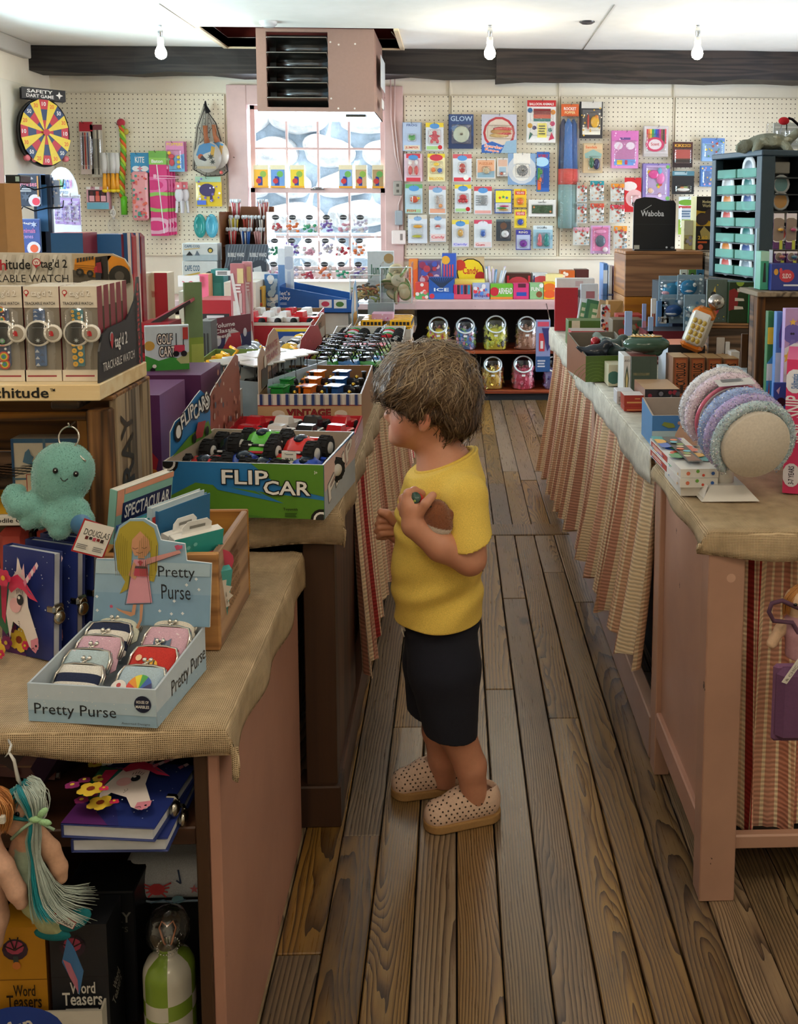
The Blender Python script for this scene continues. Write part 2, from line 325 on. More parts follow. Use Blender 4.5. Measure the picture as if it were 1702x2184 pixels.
class Fa:
 """a printed face: origin, edge vectors; x, y run 0..1"""
 def __init__(s,mb,o,ux,uy,mat):s.b,s.o,s.ux,s.uy,s.mat=mb,o,ux,uy,mat;s.n=ux.cross(uy).normalized();s.k=0;s.w=ux.length;s.h=uy.length
 def P(s,x,y):return s.o+s.ux*x+s.uy*y+s.n*(.00035*s.k)
 def up(s):s.k+=1
 clip=False
 def _clip(s,pts):
  for ax,lim,sg in((0,0,1),(0,1,-1),(1,0,1),(1,1,-1)):
   o=[]
   for i in range(len(pts)):
    p,q=pts[i-1],pts[i];a,b=(p[ax]-lim)*sg,(q[ax]-lim)*sg
    if(a<0)!=(b<0):t_=a/(a-b);o.append((p[0]+(q[0]-p[0])*t_,p[1]+(q[1]-p[1])*t_))
    if b>=0:o.append(q)
   pts=o
   if len(pts)<3:return[]
  return pts
 def poly(s,pts,c,mat=None):
  if s.clip:pts=s._clip(pts)
  if not pts:return s
  s.up();s.b.add([s.P(*p)for p in pts],[tuple(range(len(pts)))],c,mat or s.mat);return s
 def rect(s,x0,y0,x1,y1,c,mat=None):return s.poly([(x0,y0),(x1,y0),(x1,y1),(x0,y1)],c,mat)
 def disc(s,x,y,r,c,n=14,sx=1.0,mat=None,rot=0):
  q=s.h/s.w;return s.poly([(x+math.cos(2*PI*i/n+rot)*r*q*sx,y+math.sin(2*PI*i/n+rot)*r)for i in range(n)],c,mat)
 def star(s,x,y,r,c,n=5,inner=.45,rot=PI/2):
  q=s.h/s.w;return s.poly([(x+math.cos(PI*i/n+rot)*r*q*(1 if i%2==0 else inner),y+math.sin(PI*i/n+rot)*r*(1 if i%2==0 else inner))for i in range(2*n)],c)
 def line(s,pts,wd,c):
  q=s.h/s.w
  for(xa,ya),(xb,yb)in zip(pts[:-1],pts[1:]):
   dx,dy=(xb-xa)/q,yb-ya;L=math.hypot(dx,dy)or 1;ex,ey=-dy/L*wd/2*q,dx/L*wd/2;s.k+=.1
   s.b.add([s.P(xa-ex,ya-ey),s.P(xb-ex,yb-ey),s.P(xb+ex,yb+ey),s.P(xa+ex,ya+ey)],[(0,1,2,3)],c,s.mat)
  return s
 def text(s,st,x0,y0,x1,y1,c,bold=1,rot=0,keep=False,shear=0,out=None):
  vs,fs,asp=text_mesh(st,bold);q=s.h/s.w
  if out is not None:
   e=.06*(y1-y0)
   for dx,dy in((-e*q,0),(e*q,0),(0,-e),(0,e),(e*q,-e),(-e*q,e),(-e*q,-e),(e*q,e)):s.k+=.02;s._t(vs,fs,x0+dx,y0+dy,x1+dx,y1+dy,out,rot,shear)
  if keep:
   w=(y1-y0)*asp*q;xm=(x0+x1)/2
   if w<x1-x0:x0,x1=xm-w/2,xm+w/2
  s.up();s._t(vs,fs,x0,y0,x1,y1,c,rot,shear);return s
 def _t(s,vs,fs,x0,y0,x1,y1,c,rot,shear):
  q=s.h/s.w;cx,cy=(x0+x1)/2,(y0+y1)/2;cr,sr=math.cos(math.radians(rot)),math.sin(math.radians(rot));out=[]
  for a,b in vs:
   X=(x0+a*(x1-x0)+shear*(b-.5)*(y1-y0)*q-cx)/q;Y=y0+b*(y1-y0)-cy;out.append(s.P(cx+(X*cr-Y*sr)*q,cy+X*sr+Y*cr))
  s.b.add(out,fs,c,s.mat)
 def fine(s,x0,y0,x1,y1,n,c,seed=0):  # rows of print too small to read
  r=random.Random(seed+n)
  for i in range(n):
   y=y1-(y1-y0)*(i+.5)/n;hh=(y1-y0)/n*.28;xe=x1-(x1-x0)*r.random()*.3;s.k+=.05
   s.b.add([s.P(x0,y-hh),s.P(xe,y-hh),s.P(xe,y+hh),s.P(x0,y+hh)],[(0,1,2,3)],c,s.mat)
  return s
def link(name,data,parent=None,loc=None,rot=None,label=None,cat=None,group=None,kind=None):
 o=bpy.data.objects.new(name,data);COLL.objects.link(o)
 if parent:o.parent=parent
 if loc is not None:o.location=loc
 if rot is not None:o.rotation_euler=rot
 if label:o['label']=label
 if cat:o['category']=cat
 if group:o['group']=group
 if kind:o['kind']=kind
 return o
def empty(name,label,cat,loc=(0,0,0),rot=None,group=None,kind=None):return link(name,None,None,loc,rot,label,cat,group,kind)
def copy_tree(src,loc=None,rot=None,label=None,group=None):
 c=src.copy();COLL.objects.link(c)
 if loc is not None:c.location=loc
 if rot is not None:c.rotation_euler=rot
 if label:c['label']=label
 if group:c['group']=group
 for ch in src.children:
  d=ch.copy();COLL.objects.link(d);d.parent=c
  for g in ch.children:
   e=g.copy();COLL.objects.link(e);e.parent=d
 return c
def base(u0,v0,u1,v1,z):
 """two pixels on the level z -> corner, width, turn about z"""
 a,b=aZ(u0,v0,z),aZ(u1,v1,z);d=b-a;return a,math.hypot(d.x,d.y),math.atan2(d.y,d.x)
def zAt(P,u,v):return aY(u,v,P.y).z
# ---------------------------------------------------------------- implicit (smooth) bodies
import openvdb as vdb
class SDF:
 def __init__(s,lo,hi,h):
  s.lo=np.array(lo,np.float32);s.h=h;s.n=[int(math.ceil((b-a)/h))+1 for a,b in zip(lo,hi)];s.a=np.full(s.n,1.0,np.float32)
 def _sub(s,lo,hi):
  i0=np.maximum(np.floor((np.array(lo)-s.lo)/s.h).astype(int),0);i1=np.minimum(np.ceil((np.array(hi)-s.lo)/s.h).astype(int)+1,s.n)
  if(i1<=i0).any():return None
  g=np.meshgrid(*[(np.arange(i0[k],i1[k])*s.h+s.lo[k]).astype(np.float32)for k in range(3)],indexing='ij',sparse=True)
  return tuple(slice(i0[k],i1[k])for k in range(3)),g
 def _put(s,sl,d,k,op='u'):
  a=s.a[sl]
  if op=='u':
   if k>0:h=np.clip(.5+.5*(a-d)/k,0,1);s.a[sl]=a*(1-h)+d*h-k*h*(1-h)
   else:s.a[sl]=np.minimum(a,d)
  else:s.a[sl]=np.maximum(a,-d)
 def cap(s,A,B,ra,rb,k=.01,op='u'):
  A,B=np.array(A,np.float32),np.array(B,np.float32);m=max(ra,rb)+k+.03
  q=s._sub(np.minimum(A,B)-m,np.maximum(A,B)+m)
  if q is None:return s
  sl,(x,y,z)=q;ab=B-A;L=float(ab@ab)or 1e-9
  t=np.clip(((x-A[0])*ab[0]+(y-A[1])*ab[1]+(z-A[2])*ab[2])/L,0,1)
  d=np.sqrt((x-A[0]-ab[0]*t)**2+(y-A[1]-ab[1]*t)**2+(z-A[2]-ab[2]*t)**2)-(ra+(rb-ra)*t);s._put(sl,d,k,op);return s
 def ell(s,c,r,k=.01,R=None,op='u'):
  c=np.array(c,np.float32);r=np.array(r,np.float32);m=float(r.max())+k+.03;q=s._sub(c-m,c+m)
  if q is None:return s
  sl,(x,y,z)=q;X,Y,Z=x-c[0],y-c[1],z-c[2]
  if R is not None:M=np.array(R.transposed()if hasattr(R,'transposed')else R);X,Y,Z=(M[i][0]*X+M[i][1]*Y+M[i][2]*Z for i in range(3))
  k0=np.sqrt((X/r[0])**2+(Y/r[1])**2+(Z/r[2])**2);k1=np.sqrt((X/r[0]**2)**2+(Y/r[1]**2)**2+(Z/r[2]**2)**2)+1e-9
  s._put(sl,k0*(k0-1)/k1,k,op);return s
 def chain(s,pts,rs,k=.01):
  for i in range(len(pts)-1):s.cap(pts[i],pts[i+1],rs[i],rs[i+1],k)
  return s
 def cut(s,p,n):  # remove what lies on the side n points to
  p,n=np.array(p),np.array(n,float);n=n/np.linalg.norm(n);q=s._sub(s.lo,s.lo+np.array(s.n)*s.h);sl,(x,y,z)=q
  s.a[sl]=np.maximum(s.a[sl],((x-p[0])*n[0]+(y-p[1])*n[1]+(z-p[2])*n[2]).astype(np.float32));return s
 def mesh(s,name,colf,mat,parent=None,**k):
  g=vdb.FloatGrid(1.0);g.copyFromArray(np.clip(s.a/s.h,-3,3).astype(np.float32));pts,quads=g.convertToQuads(isovalue=0.0)
  pts=pts*s.h+s.lo;me=bpy.data.meshes.new(name);me.vertices.add(len(pts));me.vertices.foreach_set('co',pts.astype(np.float32).ravel())
  nq=len(quads);me.loops.add(nq*4);me.polygons.add(nq);me.loops.foreach_set('vertex_index',quads[:,::-1].astype(np.int32).ravel());me.polygons.foreach_set('loop_start',np.arange(0,nq*4,4,dtype=np.int32));me.polygons.foreach_set('use_smooth',np.ones(nq,bool))
  me.update(calc_edges=True);me.validate()
  at=me.color_attributes.new('Col','FLOAT_COLOR','POINT')
  if callable(colf):cc=colf(pts)
  else:cc=np.tile(np.array(H(colf)),(len(pts),1))
  at.data.foreach_set('color',cc.astype(np.float32).ravel())
  me.materials.append(MATS[mat]);o=link(name,me,parent,**k);o['_n']=nq;del o['_n'];return o
  # ================================================================ the room
WY,XL,XR,ZC=7.1,-2.81,3.2,2.37
S='structure'
CREAM='efe8d8';PINK='d3b5b2';PINKD='c59a86'
# floor of old boards
floor=link('floor',None,kind=S)
b=MB();b.box(XL,-1.5,-.06,XR,WY,-.021,'20170f','matte');b.build('subfloor',floor)
jr=random.Random(3);PW=.0793
JOINTS={1:[aZ(1070,1470,0).y],3:[aZ(1160,1531,0).y],4:[aZ(1200,1220,0).y],-2:[aZ(800,1552,0).y],-4:[aZ(640,2034,0).y],0:[3.05]}
TH0,TH1=aZ(1060,1142,0).y,aZ(1060,1119,0).y
for k in range(-9,18):
 x0=.0043+PW*k
 ys=[.6]+JOINTS.get(k,[jr.uniform(1.6,3.4)])+[TH0]
 y2=[TH1,jr.uniform(4.4,5.4),jr.uniform(5.6,6.4),6.72]
 for yy in(ys,y2):
  for y0,y1 in zip(yy[:-1],yy[1:]):
   g=jr.uniform(.0008,.0022);dz=jr.uniform(-.0015,.0015);b=MB();q=jr.uniform(.88,1.08)
   L=y1-y0-.002;b.rbox(-PW/2+g,-L/2,-.02-dz,PW/2-g,L/2,0,(q,q*jr.uniform(.96,1.0),q*jr.uniform(.9,1.0),1),'floor_wood',.002)
   b.build('plank',floor,(x0+PW/2,(y0+y1)/2,dz))
b=MB();b.rbox(-.45,TH0+.002,-.02,1.2,TH1-.002,.003,(1.0,.92,.82,1),'floor_wood',.003);b.build('threshold_board',floor)
b=MB();b.box(XL,-1.5,-.02,.0043-9*PW,WY,-.001,(.8,.8,.8,1),'floor_wood');b.box(.0043+18*PW,-1.5,-.02,XR,WY,-.001,(.8,.8,.8,1),'floor_wood');b.box(.0043-9*PW,6.72,-.02,.0043+18*PW,WY,-.001,(.8,)*3+(1,),'floor_wood');b.box(.0043-9*PW,-1.5,-.02,.0043+18*PW,.598,-.001,(.8,)*3+(1,),'floor_wood');b.build('board_area',floor)
# rear wall with its window
wx0,wx1=aY(526,300,WY).x,aY(824,300,WY).x;wz1=aY(680,222,WY).z;wz0=.86
b=MB()
for q in((XL-.1,0,wx0,ZC),(wx1,0,XR+.1,ZC),(wx0,0,wx1,wz0),(wx0,wz1,wx1,ZC)):b.box(q[0],WY,q[1],q[2],WY+.14,q[3],CREAM,'plaster')
wall_back=b.build('wall_back',kind=S)
ptop,pbot=aY(1000,205,WY).z,aY(1000,546,WY).z
def peg(u0,u1,parent):
 x0,x1=aY(u0,380,WY).x,aY(u1,380,WY).x;b=MB();b.rbox(0,-.018,0,x1-x0,-.001,ptop-pbot,'ebe2cc','pegboard',.001);b.build('pegboard_panel',parent,(x0,WY,pbot))
for u0,u1 in((137,484),(863,957),(963,1188),(1194,1430),(1436,1790)):peg(u0,u1,wall_back)
for u in(960,1191,1433):
 x=aY(u,380,WY).x;b=MB();b.rbox(x-.006,WY-.012,pbot-.02,x+.006,WY,ZC-.14,'e4dac6','plaster',.002);b.build('batten',wall_back)
b=MB();x0,x1=aY(862,548,WY).x,aY(1790,548,WY).x;b.rbox(x0,WY-.02,pbot-.022,x1,WY,pbot-.002,'e9dfca','plaster',.003);b.build('ledge_strip',wall_back)
win=link('window_1',None,kind=S)
cx0,cx1,cz1=aY(487,300,WY).x,aY(860,300,WY).x,aY(680,183,WY).z
for nm,q in(('casing',(cx0,wz0,wx0+.01,cz1)),('casing',(wx1-.01,wz0,cx1,cz1)),('casing',(wx0+.01,wz1-.01,wx1-.01,cz1))):
 b=MB();b.rbox(q[0],WY-.035,q[1],q[2],WY+.02,q[3],PINK,'pink_paint',.004);b.build(nm,win)
b=MB();b.rbox(cx0-.03,WY-.07,wz0-.05,cx1+.03,WY+.1,wz0,PINK,'pink_paint',.006);b.build('sill',win)
mid=aY(680,406,WY).z;rows=[aY(680,316,WY).z]
for nm,za,zb,yo,rz in(('upper_sash',mid-.012,wz1,.075,rows),('lower_sash',wz0,mid+.018,.045,[mid-.33,mid-.66])):
 b=MB();X0,X1=wx0+.012,wx1-.012;Y0,Y1=WY+yo-.014,WY+yo+.014;fr=.036
 b.rbox(X0,Y0,za,X0+fr,Y1,zb,PINK,'pink_paint',.003);b.rbox(X1-fr,Y0,za,X1,Y1,zb,PINK,'pink_paint',.003);b.rbox(X0,Y0,zb-fr,X1,Y1,zb,PINK,'pink_paint',.003);b.rbox(X0,Y0,za,X1,Y1,za+fr*.8,PINK,'pink_paint',.003)
 sash=b.build(nm,win);nx=4;xs=[X0+fr+(X1-X0-2*fr)*i/nx for i in range(nx+1)];zs=[za+fr*.8]+[z for z in sorted(rz)if za+.1<z<zb-.1]+[zb-fr]
 for x in xs[1:-1]:b=MB();b.rbox(x-.008,Y0+.002,zs[0],x+.008,Y1-.002,zs[-1],PINK,'pink_paint',.002);b.build('muntin',sash)
 for z in zs[1:-1]:b=MB();b.rbox(xs[0],Y0+.003,z-.008,xs[-1],Y1-.003,z+.008,PINK,'pink_paint',.002);b.build('muntin',sash)
 for i in range(nx):
  for j in range(len(zs)-1):b=MB();b.box(xs[i],WY+yo-.001,zs[j],xs[i+1],WY+yo+.002,zs[j+1],'f4fbff','window_glass');b.build('pane',sash)
b=MB();b.T=Matrix.Translation(((wx0+wx1)/2,WY+.02,mid+.014));b.ell((0,0,0),(.04,.02,.012),'gr','metal');b.rbox(-.05,-.012,-.012,.05,.03,-.004,'8f8f8f','metal',.002);b.build('sash_lock',win)
# field-stone wall outside the window
sw=link('wall_outside',None,kind=S);sr=random.Random(11)
b=MB();b.box(-3.4,9.55,-.4,1.4,9.7,3.4,'bccede','stone');b.build('mortar_bed',sw)
SM=[]
for q in range(6):
 s=SDF((-.62,-.3,-.5),(.62,.3,.5),.045);s.ell((0,0,0),(.34,.2,.21),.02)
 for _ in range(5):s.ell((sr.uniform(-.2,.2),sr.uniform(-.05,.05),sr.uniform(-.12,.12)),(sr.uniform(.12,.24),.15,sr.uniform(.09,.16)),.08)
 o=s.mesh('stone','f2f4f6','stone');SM.append(o.data);bpy.data.objects.remove(o)
z=.1;row=0
while z<3.3:
 x=-3.3+(row%2)*.2;hgt=sr.uniform(.28,.36)
 while x<1.3:
  wdt=sr.uniform(.42,.74);o=link('stone',SM[sr.randrange(6)],sw,(x+wdt/2,9.5+sr.uniform(-.05,.04),z+hgt/2+sr.uniform(-.03,.03)),(sr.uniform(-.2,.2),sr.uniform(-.15,.15),sr.choice((0,PI))));o.scale=(wdt/.80,1,hgt/.52);x+=wdt*.97
 z+=hgt;row+=1
b=MB();b.box(-4,WY+.2,-.5,2,9.6,-.4,'9aa79a','matte');b.build('ground_outside',kind=S)
# side walls, their windows, ceiling
def side_wall(name,x0,x1,holes,n0):
 ys=[-1.5]+[q for h in holes for q in h[:2]]+[WY];b=MB()
 for i in range(0,len(ys),2):b.box(x0,ys[i],0,x1,ys[i+1],ZC,CREAM,'plaster')
 for h in holes:b.box(x0,h[0],0,x1,h[1],h[2],CREAM,'plaster');b.box(x0,h[0],h[3],x1,h[1],ZC,CREAM,'plaster')
 w=b.build(name,kind=S);s=1 if x0<0 else-1;xi=x1 if x0<0 else x0
 for i,h in enumerate(holes):
  wn_=link('window_%d'%(n0+i),None,kind=S)
  for q in((h[0]-.12,h[0]+.01,h[2]-.1,h[3]+.13),(h[1]-.01,h[1]+.12,h[2]-.1,h[3]+.13),(h[0]-.12,h[1]+.12,h[3]-.01,h[3]+.13),(h[0]-.15,h[1]+.15,h[2]-.1,h[2]+.02)):
   b=MB();b.rbox(min(xi-s*.01,xi+s*.035),q[0],q[2],max(xi-s*.01,xi+s*.035),q[1],q[3],PINK,'pink_paint',.004);b.build('casing',wn_)
  for j in range(1,3):b=MB();y=h[0]+(h[1]-h[0])*j/3;b.rbox(xi-s*.06-.01,y-.01,h[2],xi-s*.06+.01,y+.01,h[3],PINK,'pink_paint',.002);b.build('muntin',wn_)
  b=MB();zm=(h[2]+h[3])/2;b.rbox(xi-s*.06-.012,h[0],zm-.02,xi-s*.06+.012,h[1],zm+.02,PINK,'pink_paint',.002);b.build('rail',wn_)
  b=MB();b.box(xi-s*.06-.001,h[0],h[2],xi-s*.06+.001,h[1],h[3],'f4fbff','window_glass');b.build('pane',wn_)
 return w
wall_left=side_wall('wall_left',XL-.14,XL,[(2.35,3.65,.95,2.1),(4.85,6.13,.95,2.12)],2)
wall_right=side_wall('wall_right',XR,XR+.14,[(4.75,6.35,.12,2.1)],4)
b=MB();b.box(XL-.1,-1.62,0,XR+.1,-1.5,ZC,CREAM,'plaster');b.build('wall_front',kind=S)
b=MB();b.rbox(XL+.001,6.3,1.0,XL+.016,WY-.02,ptop,'e6e2d4','plaster',.001);b.build('pegboard_panel',wall_left)
hx0,hx1,hy0,hy1=-1.5,-.36,6.045,6.765
b=MB()
for q in((XL-.1,-1.5,hx0,WY),(hx1,-1.5,XR+.1,WY),(hx0,-1.5,hx1,hy0),(hx0,hy1,hx1,WY)):b.box(q[0],q[1],ZC,q[2],q[3],ZC+.06,'f1f1ec','plaster')
ceiling=b.build('ceiling',kind=S)
b=MB();b.box(hx0-.05,hy0-.05,ZC+.06,hx1+.05,hy1+.05,ZC+.5,'7a2f2a','matte',skip='d');b.build('hatch_lining',ceiling)
for q in((hx0-.02,hy1,hx1+.02,hy1+.03),(hx0-.03,hy0,hx0,hy1+.03),(hx1,hy0,hx1+.03,hy1+.03)):b=MB();b.rbox(q[0],q[1],ZC-.012,q[2],q[3],ZC+.06,'e5d3b3','plaster',.002);b.build('hatch_trim',ceiling)
for(ua,va),(ub,vb)in(((340,8),(470,96)),((835,68),(846,82)),((1310,10),(1232,122))):
 A,B=aZ(ua,va,ZC-.001),aZ(ub,vb,ZC-.001);b=MB();b.tube([A,B],.0035,4,'a9a59b','plaster');b.build('ceiling_seam',ceiling)
def beam(name,x0,x1,y0,y1,z0,seed,col='1c1a1b'):
 r=random.Random(seed);n=14;vs=[];fs=[]
 for i in range(n+1):
  x=x0+(x1-x0)*i/n;d=[r.uniform(-.012,.012)for _ in range(4)]
  vs+=[(x,y0+d[0],z0+d[1]),(x,y1,z0+d[2]),(x,y1,ZC-.002),(x,y0+d[3],ZC-.002)]
 for i in range(n):fs+=[(i*4+k,i*4+(k+1)%4,i*4+4+(k+1)%4,i*4+4+k)for k in range(4)]
 fs+=[(0,3,2,1),(n*4,n*4+1,n*4+2,n*4+3)];b=MB();b.add(vs,fs,col,'beam_black');return b.build(name,kind=S)
wood_mat('beam_black','0e0d10','221f20','37322f',0,1.0,.6,12,.4,rnd=False)
bz=aY(300,156,6.8).z;xs=aY(1058,140,6.8).x
beam('trim_1',XL,xs+.1,6.78,7.0,bz,1,(.8,.8,.85,1));beam('trim_2',xs,XR,6.74,6.96,bz-.025,2,(1.0,.8,.75,1))
b=MB();b.rbox(XL,4.42,ZC-.03,XR,4.62,ZC-.001,'5c626a','plaster',.004);b.build('trim_3',kind=S)
b=MB();b.rbox(XL-.02,-1.4,ZC-.1,XL+.05,6.7,ZC-.001,'b9b9b6','plaster',.006);b.build('trim_4',kind=S)
# ---- ceiling lights: plate, stem, socket, bulb
for i,(u,v,lab)in enumerate(((341,45,'bare bulb ceiling light above the pegboard beside the window'),(1045,45,'bare bulb ceiling light just to the right of the heater'),(1489,45,'bare bulb ceiling light above the dark display tower'))):
 P=aZ(u,v,ZC);o=empty('ceiling_light',lab,'ceiling light',P,group='bare bulb ceiling lights')
 b=MB();b.lathe([(.0,-.022),(.025,-.022),(.06,-.012),(.068,0)],24,'e8ebec','gloss');b.build('ceiling_plate',o)
 b=MB();b.tube([(0,0,-.02),(0,0,-.04),(0,0,-.06),(0,0,-.085),(0,0,-.095)],[.007,.013,.015,.008,.006],10,'c9cdd0','metal');b.build('stem',o)
 b=MB();b.lathe([(.0,-.09),(.018,-.09),(.019,-.125),(.0,-.125)],16,'e9e6df','gloss');b.build('socket',o)
 b=MB();b.lathe([(.015,-.125),(.018,-.14),(.030,-.165),(.033,-.182),(.028,-.2),(.014,-.212),(0,-.215)],20,'w','bulb');b.build('bulb',o)
for u,v,lab,c,q in((572,46,'white smoke detector on the ceiling above the heater','eceeee',.05),(1252,46,'small dark flat disc on the ceiling between two bulbs','4a4a4c',.045)):
 b=MB();b.lathe([(0,-.03),(q*.7,-.03),(q*.9,-.018),(q,-.016),(q,0)]if q>.046 else[(0,-.012),(q*.7,-.012),(q,-.004),(q,0)],24,c,'gloss');b.build('smoke_detector' if q>.046 else 'ceiling_outlet',None,aZ(u,v,ZC),label=lab,cat='smoke detector' if q>.046 else 'ceiling outlet')
 # ---- unit heater hung through the ceiling hatch
HY0,HY1=6.06,6.74;x0,x1=aY(549,235,HY0).x,aY(799,240,HY0).x;z0,z1=aY(680,238,HY0).z,ZC-.002
ht=empty('unit_heater','pinkish tan metal unit heater with louvres hanging from the ceiling','heater',(x0,HY0,z0));w,hh,d=x1-x0,z1-z0,HY1-HY0
TAN='a9877a';lx0,lx1,lz0,lz1=aY(570,235,HY0).x-x0,aY(701,235,HY0).x-x0,.025,hh-.02
b=MB();fr=.004;b.box(0,.0,0,lx0,.03,hh,TAN);b.box(lx1,0,0,w,.03,hh,TAN);b.box(lx0,0,0,lx1,.03,lz0,TAN);b.box(lx0,0,lz1,lx1,.03,hh,TAN)
b.box(0,.03,0,.004,d,hh,TAN);b.box(w-.004,.03,0,w,d,hh,{'*':'a18073'});b.box(0,.03,0,w,d,.004,'b5bcc0','metal');b.box(.004,d-.004,0,w-.004,d,hh,TAN);b.box(lx0,.12,lz0,lx1,.125,lz1,'3b3d40');b.box(lx1,.03,0,lx1+.004,.12,hh,'9fb0bd')
f=b.face((0,0,0),(w,0,0),(0,0,hh))
for x,z in((.63,.84),(.70,.81),(.84,.82),(.63,.16),(.69,.04),(.83,.04)):f.disc(x,z,.012,'f0e6dd')
f=b.face((w,.03,0),(0,d-.03,0),(0,0,hh))
for i in range(38):
 for y in(.06,.94):f.disc(y,.03+i*.025,.006,'3a3030',6)
f.rect(.2,.35,.8,.75,'cfd6d8');f.rect(.3,.1,.62,.22,'e8e8e4')
b.build('housing',ht)
for i in range(5):
 zc=lz0+(lz1-lz0)*(i+.4)/5;b=MB();b.T=Matrix.Translation((lx0,.03,zc))@Matrix.Rotation(math.radians(-28),4,'X');L=lx1-lx0
 b.rbox(.004,-.045,-.004,L-.004,.055,.004,'a8a59f','metal',.002);b.build('louvre',ht)
for i in range(4):
 zc=lz0+(lz1-lz0)*(i+.95)/5;b=MB();b.tube([(lx0+.05,.085,zc),(lx1,.085,zc)],.032,12,'6b6d70','metal');b.build('heat_tube',ht)
b=MB();b.rbox(w*.72,.2,-.012,w*.9,.3,0,'8b9396','metal',.002);b.build('junction_plate',ht)
for x in(.04,w-.04):
 for y in(.08,d-.08):b=MB();b.tube([(x,y,hh-.02),(x,y,hh+.0)],.006,6,'gr','metal');b.build('hanger',ht)
 # ---- wall fittings beside the window
X=aY(849,400,WY).x
for u0,v0,u1,v1,lab,nm,c in((839,386,858,417,'grey metal outlet plate on the pink window casing','outlet_plate','a9a49c'),(843,449,859,480,'small grey plug-in adapter hanging below the outlet plate','power_adapter','9aa3ab'),(836,491,866,521,'white surface socket box low on the pink window casing','socket_box','e9dcd8')):
 A,B=aY(u0,v1,WY-.035),aY(u1,v0,WY-.035);b=MB();dd=.035 if nm!='outlet_plate' else .012;b.rbox(A.x,A.y-dd,A.z,B.x,A.y,B.z,c,'gloss',.006);f=b.face((A.x,A.y-dd,A.z),(B.x-A.x,0,0),(0,0,B.z-A.z))
 if nm=='outlet_plate':f.rect(.35,.2,.65,.4,'5f5b55');f.rect(.35,.6,.65,.8,'5f5b55')
 if nm=='socket_box':f.rect(.6,.3,.78,.75,'8a7f7c')
 b.build(nm,label=lab,cat=nm.replace('_',' '))
for k,pts in enumerate((((833,165),(834,250),(843,330),(857,385)),((842,165),(842,260),(850,340),(858,386)),((856,418),(850,436),(850,450)),((850,480),(850,492)))):
 b=MB();b.tube([aY(u,v,WY-.042)for u,v in pts],.005,6,'e3c9c6','gloss');b.build('cable',label=('pale cable running down the casing to the outlet, nearer the panes','second pale cable down the casing, nearer the pegboard','short white cord between the outlet plate and the grey adapter','short cord from the grey adapter into the white socket box')[k],cat='cable')
 # ================================================================ counters
 # shelf unit with candy jars along the rear wall
CJY=6.6;ct=aY(1100,640,CJY).z;cb=aY(1100,660,CJY).z;s1=aY(1250,747,CJY+.06).z;s2=aY(1250,833,CJY+.03).z
o=empty('candy_counter','low pink topped shelf unit along the rear wall holding candy jars','shelf unit',(0,CJY,0));X0,X1=XL+.02,2.9
b=MB();b.rbox(X0,0,ct-.02,X1,WY-CJY-.02,ct,PINK,'pink_paint',.004);b.build('top_board',o)
b=MB();b.rbox(X0,-.012,cb,X1,.012,ct-.004,'d3b1b2','pink_paint',.003);b.build('fascia_board',o)
for z in(s1,s2):b=MB();b.rbox(X0,.03,z-.02,X1,.46,z,'w','shelf_wood',.003);b.build('shelf',o)
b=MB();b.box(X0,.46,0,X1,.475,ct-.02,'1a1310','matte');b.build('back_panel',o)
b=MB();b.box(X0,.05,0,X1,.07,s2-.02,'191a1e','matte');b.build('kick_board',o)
for x in(X0,-.95,.95,X1-.02):b=MB();b.box(x,.03,0,x+.02,.46,cb,'2a1a12','matte');b.build('upright',o)
def burlap(name,label,x0,x1,y0,y1,z,drops,mat='burlap',seed=0,r=.018,step=.02,wave=.008):
 """cloth over a table top: drops = (left, right, front, back) overhang"""
 R=random.Random(seed);dl,dr,df,db=drops;nx=int((x1-x0+dl+dr)/step)+1;ny=int((y1-y0+df+db)/step)+1;vs=[];idx={};ph=[R.uniform(0,6)for _ in range(6)]
 def fold(p,a,b_,da,db_):
  if p<a:e=a-p;return a-.006-min(e,r)*.3,e
  if p>b_:e=p-b_;return b_+.006+min(e,r)*.3,e
  return p,0
 for i in range(nx+1):
  for j in range(ny+1):
   px=x0-dl+(x1-x0+dl+dr)*i/nx;py=y0-df+(y1-y0+df+db)*j/ny
   sc=1+.13*math.sin(py*9+ph[0])*math.sin(py*3.1+ph[1]);sf=1+.16*math.sin(px*11+ph[2])*math.sin(px*4+ph[3])
   X,ex=fold(px,x0,x1,dl,dr);Y,ey=fold(py,y0,y1,df,db);ex*=sc;ey*=sf;e=max(ex,ey)
   if ex and ey:X+=(.01 if px>x1 else-.01)*min(1,min(ex,ey)/.03)
   if ex:X+=wave*math.sin(py*26+ph[4])*min(1,ex/.05)*(1 if px>x1 else-1)*.7+.3*wave
   if ey:Y+=wave*math.sin(px*22+ph[5])*min(1,ey/.05)
   idx[i,j]=len(vs);vs.append((X,Y,z+.0035-e+(.0015*math.sin(px*40+ph[1])*math.sin(py*33)if not e else 0)))
 fs=[(idx[i,j],idx[i+1,j],idx[i+1,j+1],idx[i,j+1])for i in range(nx)for j in range(ny)]
 b=MB();b.add(vs,fs,'w',mat,True);o=b.build(name,label=label,cat='tablecloth');m=o.modifiers.new('thick','SOLIDIFY');m.thickness=.0025;return o
